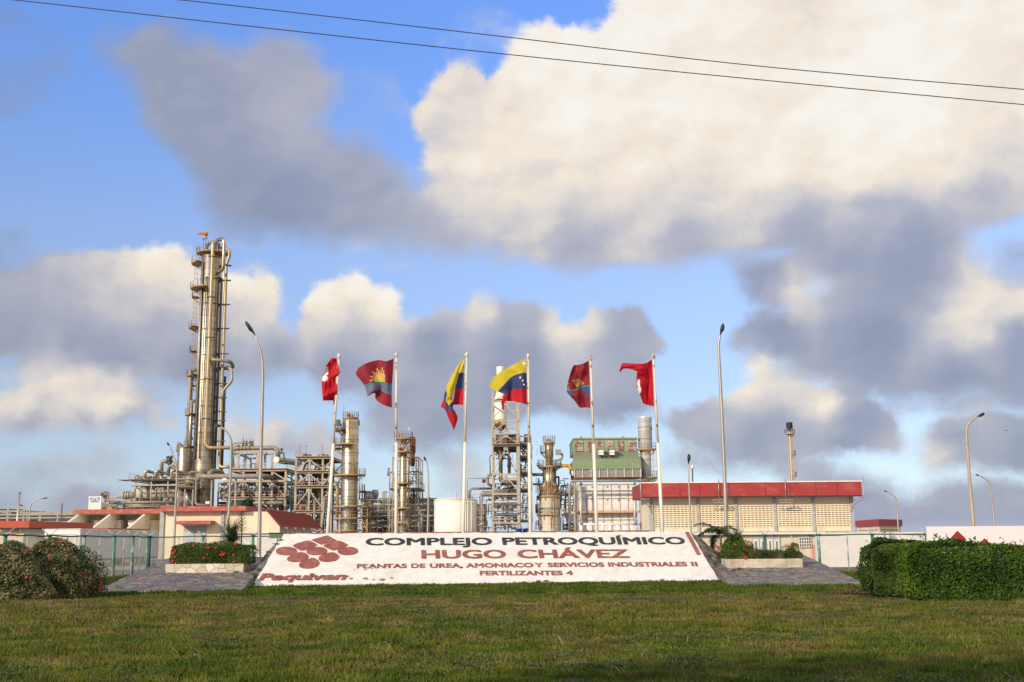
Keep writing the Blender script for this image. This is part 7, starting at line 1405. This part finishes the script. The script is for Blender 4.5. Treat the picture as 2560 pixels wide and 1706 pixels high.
def palm(name, label, c, h, nf, Lf, mt='leaf_palm', seed=0):
    t = thing(name, Vector(c), label, 'palm'); top = np.array(c) + np.array([.02, 0, h])
    m = MB(); m.tube([Vector(c), Vector(c) + Vector((.03, 0, h * .5)), Vector(top)], [.075, .06, .05], 10); m.build('trunk', 'palm_trunk', t)
    for k in range(nf):
        a = 2 * math.pi * k / nf + vr.uniform(-.3, .3); el_0 = vr.uniform(.1, 1.25); d = np.array([math.cos(a) * math.cos(el_0), math.sin(a) * math.cos(el_0), math.sin(el_0)]); p = top.copy(); Ln = Lf * vr.uniform(.75, 1.1); V = []; F = []; m_ = 22; pts = []
        for i in range(m_ + 1): pts.append(p.copy()); p = p + d * Ln / m_; d = d + np.array([0, 0, -1.9 / m_]); d /= np.linalg.norm(d)
        for i in range(2, m_ + 1):
            dd = pts[i] - pts[i - 1]; dd /= np.linalg.norm(dd); sd_ = np.cross(dd, [0, 0, 1.0]); sd_ /= np.linalg.norm(sd_) + 1e-6
            for sg in (-1, 1):
                for q_ in (0, .5):
                    ll = Ln * .30 * math.sin(math.pi * (.12 + .85 * i / (m_ + 1))) * vr.uniform(.7, 1.1); e = sd_ * sg * .8 + dd * .7 + np.array([0, 0, vr.uniform(-.5, .15)]); e /= np.linalg.norm(e); o_ = pts[i] - dd * q_ * Ln / m_; wv = np.cross(e, dd); wv /= np.linalg.norm(wv) + 1e-6; wv = dd * .014 + wv * .004
                    b = len(V); mid = o_ + e * ll * .5; end = o_ + e * ll + np.array([0, 0, -ll * .25]); V += [o_ - wv, o_ + wv, mid + wv * 1.1, mid - wv * 1.1, end, end]; F += [[b, b + 1, b + 2, b + 3], [b + 3, b + 2, b + 4, b + 4]]
        V = np.array(V); F = [f for f in F if len(set(f)) == 4]; F3 = []
        for f in F: F3 += [[f[0], f[1], f[2]], [f[0], f[2], f[3]]]
        for b in range(0, len(V), 6): F3.append([b + 3, b + 2, b + 4])
        np_mesh('frond', V, np.array(F3), mt, t)
    return t
cp_ = P(1802, 1382, 55.5); palm('palm_tree', 'small feathery palm standing left of the right tall lamp', (cp_.x, cp_.y, .9), 1.15, 15, 1.35)
cp_ = P(1846, 1372, 55); blade_plant('spiky_plant', 'spiky green plant with long arching blades behind the right planter', 'plant', (cp_.x, cp_.y, 1.0), 80, .8, 1.4, .022, 'leaf_palm', droop=1.1, stemh=.6)
cp_ = P(580, 1368, 55); blade_plant('pandanus', 'bushy spiky plant with drooping blades behind the left flowering hedge', 'plant', (cp_.x, cp_.y, 1.0), 210, .8, 1.65, .028, 'leaf_palm', droop=1.5, stemh=1.0)
# unseen tree beside the viewpoint, added to shade the near right lawn
def shade_tree(label, x, y, zc, rx, ry, rz, n):
    t = thing('shade_tree', Vector((x, y, 0)), label, 'shade_tree'); m = MB(); m.tube([(x, y, -.1), (x + .1, y, zc * .4), (x - .1, y + .1, zc - rz * .5), (x, y, zc)], [.26, .2, .15, .08], 10); m.build('trunk', 'bark', t); m = MB(); tips = []
    for k in range(16):
        a = k * 2.4; b0 = Vector((x, y, zc - rz * (.9 - .05 * k))); e_ = Vector((x + rx * .75 * math.cos(a), y + ry * .75 * math.sin(a), zc + rz * (vr.uniform(-.5, .6)))); tips.append(e_); m.tube([b0, b0.lerp(e_, .5) + Vector((0, 0, .25)), e_], [.09, .06, .02], 6)
    m.build('limbs', 'bark', t); C = []; NN = []
    for e_ in tips + [Vector((x, y, zc + rz * .6))] * 2:
        k = n // 18; q = vr.normal(0, 1, (k, 3)); q /= np.linalg.norm(q, axis=1)[:, None]; C.append(np.array(e_) + q * np.array([rx, ry, rz]) * .42 * vr.uniform(.5, 1.05, (k, 1))); NN.append(q)
    V, F = leaves(np.concatenate(C), np.concatenate(NN), .16); np_mesh('crown', V, F, 'leaf_hedge', t)
shade_tree('unseen leafy tree just left of the viewpoint, whose shadow darkens the near right lawn', -8.9, -.4, 9.0, 3.6, 2.3, 1.5, 9000)
# flower spike of a century plant behind the left planter
b0 = P(603, 1360, 56); tp = P(604, 1276, 56); t = thing('flower_spike', Vector((b0.x, 56, .9)), 'thin dried flower spike rising behind the spiky plant on the left', 'plant')
m = MB(); m.tube([Vector((b0.x, 56, .9)), b0.lerp(tp, .5) + Vector((.03, 0, 0)), tp], [.035, .028, .012], 6); m.build('stem', 'leaf_weed', t); m = MB()
for k in range(46):
    f_ = .35 + .63 * k / 46; o_ = b0.lerp(tp, f_); a = k * 2.4; ll = .42 * (1 - f_) + .12; e = Vector((math.cos(a), math.sin(a), .35)) * ll; m.tube([o_, o_ + e * .6, o_ + e + Vector((0, 0, .05))], [.012, .010, .004], 4)
m.build('twigs', 'leaf_weed', t)
# weed tufts along the sign edges
for px, py, pl_ in ((700, 1352, 0), (690, 1362, 0), (672, 1382, 0), (655, 1402, 0), (648, 1425, 0), (637, 1438, 0), (632, 1462, 0), (618, 1430, 0), (1772, 1392, 1), (1788, 1408, 1), (1806, 1452, 1), (1364, 1455, 2), (1345, 1456, 2), (1655, 1453, 2), (920, 1414, 3), (970, 1417, 3), (1835, 1428, 4), (1850, 1424, 4), (590, 1432, 5), (600, 1424, 5)):
    q = S(px, py) if pl_ in (0, 1, 2, 3) else onplane(px, py, *(RR if pl_ == 4 else RL)); n = 60 if pl_ != 3 else 16; C = np.array(q) + vr.normal(0, 1, (n, 3)) * np.array([.06, .035, .025]); C[:, 2] += .03
    t = np_mesh('weed_tuft', *leaves(C, np.tile([0, -.7, .7], (n, 1)), .06), 'leaf_weed', origin=q); tag(t, 'small green weed tuft sprouting along the edge of the sign or planter', 'weed', 'weeds along the sign and planter edges')
# ------------------------------------------------------------ lawn
def grass_mat(name, mix):
    m = bpy.data.materials.new(name); m.use_nodes = True; t = m.node_tree; n = t.nodes; l = t.links; b = n['Principled BSDF']; b.inputs['Roughness'].default_value = .6; b.inputs['Specular IOR Level'].default_value = .2
    g = n.new('ShaderNodeNewGeometry'); mp = n.new('ShaderNodeMapping'); mp.inputs['Scale'].default_value = (.7, 1, 1); l.new(g.outputs['Position'], mp.inputs[0])
    nz = n.new('ShaderNodeTexNoise'); nz.inputs['Scale'].default_value = .7; nz.inputs['Detail'].default_value = 6; nz.inputs['Roughness'].default_value = .65; l.new(mp.outputs[0], nz.inputs['Vector'])
    sp = n.new('ShaderNodeSeparateXYZ'); l.new(g.outputs['Position'], sp.inputs[0])
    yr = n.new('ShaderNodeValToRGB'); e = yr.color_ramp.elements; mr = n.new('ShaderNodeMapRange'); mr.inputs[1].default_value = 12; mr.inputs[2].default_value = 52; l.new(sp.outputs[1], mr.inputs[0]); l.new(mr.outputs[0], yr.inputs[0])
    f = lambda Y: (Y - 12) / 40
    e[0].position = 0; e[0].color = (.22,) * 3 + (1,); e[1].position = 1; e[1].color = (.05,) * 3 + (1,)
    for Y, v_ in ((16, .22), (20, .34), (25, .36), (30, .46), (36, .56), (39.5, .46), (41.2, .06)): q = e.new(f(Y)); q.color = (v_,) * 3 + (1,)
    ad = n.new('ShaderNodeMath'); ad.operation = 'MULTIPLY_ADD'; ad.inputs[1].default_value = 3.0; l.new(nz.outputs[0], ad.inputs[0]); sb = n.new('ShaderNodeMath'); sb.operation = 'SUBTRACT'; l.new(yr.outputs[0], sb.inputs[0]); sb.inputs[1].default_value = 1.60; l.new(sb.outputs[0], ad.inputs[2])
    rn = n.new('ShaderNodeMath'); rn.operation = 'MULTIPLY_ADD'; rn.inputs[1].default_value = .42; l.new(g.outputs['Random Per Island'], rn.inputs[0]); l.new(ad.outputs[0], rn.inputs[2])
    rp = n.new('ShaderNodeValToRGB'); l.new(rn.outputs[0], rp.inputs[0]); e = rp.color_ramp.elements; e[0].position = .0; e[0].color = (.055, .098, .007, 1); e[1].position = 1; e[1].color = (.27, .19, .075, 1)
    for p_, c_ in ((.3, (.105, .142, .011)), (.6, (.155, .155, .022)), (.82, (.21, .16, .045))): q = e.new(p_); q.color = (*c_, 1)
    n5 = n.new('ShaderNodeTexNoise'); n5.inputs['Scale'].default_value = 1.5; n5.inputs['Detail'].default_value = 5; l.new(mp.outputs[0], n5.inputs['Vector']); k5 = n.new('ShaderNodeMapRange'); l.new(n5.outputs[0], k5.inputs[0]); k5.inputs[1].default_value = .32; k5.inputs[2].default_value = .68; k5.inputs[3].default_value = .55; k5.inputs[4].default_value = 1.35
    v5 = n.new('ShaderNodeVectorMath'); v5.operation = 'SCALE'; l.new(rp.outputs[0], v5.inputs[0]); l.new(k5.outputs[0], v5.inputs['Scale'])
    l.new(v5.outputs[0], b.inputs['Base Color']); tb = n.new('ShaderNodeBsdfTranslucent'); l.new(v5.outputs[0], tb.inputs[0]); ms = n.new('ShaderNodeMixShader'); ms.inputs[0].default_value = .3
    l.new(b.outputs[0], ms.inputs[1]); l.new(tb.outputs[0], ms.inputs[2]); l.new(ms.outputs[0], n['Material Output'].inputs[0]); M[name] = m
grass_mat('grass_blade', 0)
def grass_field(n, Ymin, Ymax, hfun, wfun, name, mt, keep=None):
    Y = np.exp(vr.uniform(math.log(Ymin), math.log(Ymax), n)) if Ymax / Ymin > 1.3 else vr.uniform(Ymin, Ymax, n)
    X = vr.uniform(-1, 1, n) * (Y * .475 + 3.2)
    # clump: pull blades toward tuft centres
    nt_ = n // 18; ti = vr.integers(0, nt_, n); sp_ = .035 + .002 * Y[ti]; X, Y = X[ti] + vr.normal(0, 1, n) * sp_, Y[ti] + vr.normal(0, 1, n) * sp_ * 1.3; TH = np.minimum(.35 + vr.gamma(2.0, .38, nt_), 2.2)[ti]; TH = np.where(Y > 40.5, np.clip(TH, .6, 1.05), TH) * .85
    if keep is not None: k = keep(X, Y); X, Y, TH = X[k], Y[k], TH[k]
    n = len(X); a = vr.uniform(0, 2 * math.pi, n); h = hfun(X, Y) * TH * vr.uniform(.5, 1.25, n); w_ = wfun(Y); ln = vr.uniform(.15, .9, n) * h
    dx, dy = np.cos(a) * ln, np.sin(a) * ln; z = np.zeros(n); sx2, sy2 = np.cos(vr.uniform(-.9, .9, n)) * w_, np.sin(vr.uniform(-.9, .9, n)) * w_
    A = np.stack([X - sx2, Y - sy2, z], 1); B = np.stack([X + sx2, Y + sy2, z], 1); Cc = np.stack([X + dx * .35 + sx2 * .8, Y + dy * .35 + sy2 * .8, h * .62], 1); D = np.stack([X + dx * .35 - sx2 * .8, Y + dy * .35 - sy2 * .8, h * .62], 1); E = np.stack([X + dx, Y + dy, h * (1 - .25 * ln / h)], 1)
    V = np.stack([A, B, Cc, D, E], 1).reshape(-1, 3); i = np.arange(n)[:, None] * 5; F = np.concatenate([np.concatenate([i, i + 1, i + 2], 1), np.concatenate([i, i + 2, i + 3], 1), np.concatenate([i + 3, i + 2, i + 4], 1)], 0)
    return V, F
def nz2(X, Y, s, seed=0):
    r_ = np.random.default_rng(seed); o = 0
    for k in range(6):
        a = r_.uniform(0, 6.28); f_ = s * r_.uniform(.6, 2.2); o = o + np.sin((X * math.cos(a) * .6 + Y * math.sin(a)) * f_ + r_.uniform(0, 6.28))
    return o / 6
RLp = [onplane(x, y, *RL) for x, y in ((214, 1487), (606, 1475), (672, 1393), (424, 1395))]; RRp = [onplane(x, y, *RR) for x, y in ((1822, 1466), (2176, 1466), (1998, 1382), (1775, 1382))]
SGp = [BLs, BRs, TRs + Vector((0, 5, 0)), TLs + Vector((0, 5, 0))]
def inpoly(X, Y, poly):
    r_ = np.ones(len(X), bool)
    for a, b in zip(poly, poly[1:] + poly[:1]): r_ &= ((b.x - a.x) * (Y - a.y) - (b.y - a.y) * (X - a.x)) > 0
    return r_
def keepf(X, Y):
    bare = (nz2(X, Y, 1.1, 3) > .22) & (Y > 36) & (Y < 40.5); bare &= vr.random(len(X)) < .93
    return ~(inpoly(X, Y, RLp) | inpoly(X, Y, RRp) | inpoly(X, Y, SGp) | bare)
def hf(X, Y):
    base = .07 + .05 * nz2(X, Y, .8, 1) + .04 * nz2(X, Y, 2.6, 2); base = np.where(Y > 41.5, .15 + .04 * nz2(X, Y, 1.2, 5), base); base = np.where((Y > 35) & (Y <= 41.5), base * .75, base); return np.clip(base, .025, .3)
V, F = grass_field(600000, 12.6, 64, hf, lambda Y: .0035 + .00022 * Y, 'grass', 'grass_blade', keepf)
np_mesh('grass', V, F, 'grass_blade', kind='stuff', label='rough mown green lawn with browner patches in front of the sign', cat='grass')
# broad leaved weeds in the lawn
C = []
for k in range(900):
    Y = float(np.exp(vr.uniform(math.log(14), math.log(41)))); X = vr.uniform(-.46, .46) * Y
    if nz2(np.array([X]), np.array([Y]), .9, 11)[0] < .05: continue
    m_ = int(vr.uniform(20, 70)); C.append(np.array([X, Y, .05]) + vr.normal(0, 1, (m_, 3)) * np.array([.22, .14, .025]))
C = np.concatenate(C); np_mesh('ground_weeds', *leaves(C, np.tile([0, -.2, 1.0], (len(C), 1)), .055, .8), 'leaf_weed', kind='stuff', label='low broad leaved weeds scattered through the lawn', cat='weeds')
# tall arching seed stalks
V = []; F = []; spots = [(1000, 1640), (1150, 1600), (1240, 1660), (1590, 1640), (1670, 1600), (1700, 1620), (1850, 1620), (1970, 1600), (2050, 1590), (2100, 1580), (2240, 1600), (2260, 1580), (2330, 1590), (2440, 1620), (2500, 1590), (1620, 1545), (1660, 1550), (1880, 1530), (1950, 1520), (1400, 1620), (30, 1560), (60, 1590), (150, 1560), (260, 1580), (300, 1560), (700, 1580), (720, 1570), (480, 1640), (1100, 1690), (1560, 1690), (2200, 1640), (2400, 1560), (560, 1500), (603, 1495), (1623, 1490), (2120, 1465), (2160, 1472)]
for (px, py) in spots:
    for j in range(int(vr.uniform(3, 9))):
        q = ground(px + vr.uniform(-35, 35), py + vr.uniform(-6, 14)); a = vr.choice([0, math.pi]) + vr.normal(0, .5); Ln = vr.uniform(.10, .34); el_0 = vr.uniform(1.0, 1.5); d = np.array([math.cos(a) * math.cos(el_0), math.sin(a) * math.cos(el_0), math.sin(el_0)]); p = np.array(q); b = len(V); m_ = 7; w_ = .0045; dr = vr.uniform(.8, 2.4)
        for i in range(m_ + 1):
            ww = w_ * (.5 if i < 3 else 1.2) * (1 - .5 * (i / m_) ** 3); V += [p - np.array([ww, 0, 0]) * abs(math.sin(el_0)), p + np.array([ww * .9, .003, ww * .3])]; p = p + d * Ln / m_; d = d + np.array([0, 0, -dr / m_]); d /= np.linalg.norm(d)
        for i in range(m_): F.append([b + 2 * i, b + 2 * i + 1, b + 2 * i + 3, b + 2 * i + 2])
mat('straw', (.36, .34, .13), .7, c2=(.28, .22, .10), scale=4, trans=.3)
np_mesh('seed_stalks', np.array(V), np.array(F), 'straw', kind='stuff', label='pale arching seed stalks standing above the lawn', cat='grass')
# leaf litter heap
q = ground(2140, 1484); n = 2600; r_ = np.sqrt(vr.random(n)); a = vr.uniform(0, 6.28, n); C = np.stack([q.x + r_ * np.cos(a) * 1.15, q.y + r_ * np.sin(a) * .9, .03 + .12 * (1 - r_) * vr.random(n) + .02], 1)
np_mesh('leaf_litter', *leaves(C, np.tile([0, -.2, 1.0], (n, 1)), .07, .5), 'leaf_brown', kind='stuff', label='heap of reddish brown dead leaves beside the right paving', cat='leaves')
# loose litter on bare soil patches
n = 2500; Y = vr.uniform(36, 40.5, n); X = vr.uniform(-.45, .45, n) * Y; k = nz2(X, Y, 1.1, 3) > .15; C = np.stack([X[k], Y[k], np.full(k.sum(), .015)], 1)
np_mesh('dry_litter', *leaves(C, np.tile([0, -.1, 1.0], (len(C), 1)), .05, .6), 'leaf_brown', kind='stuff', label='dry leaf litter on the bare strip across the lawn', cat='leaves')
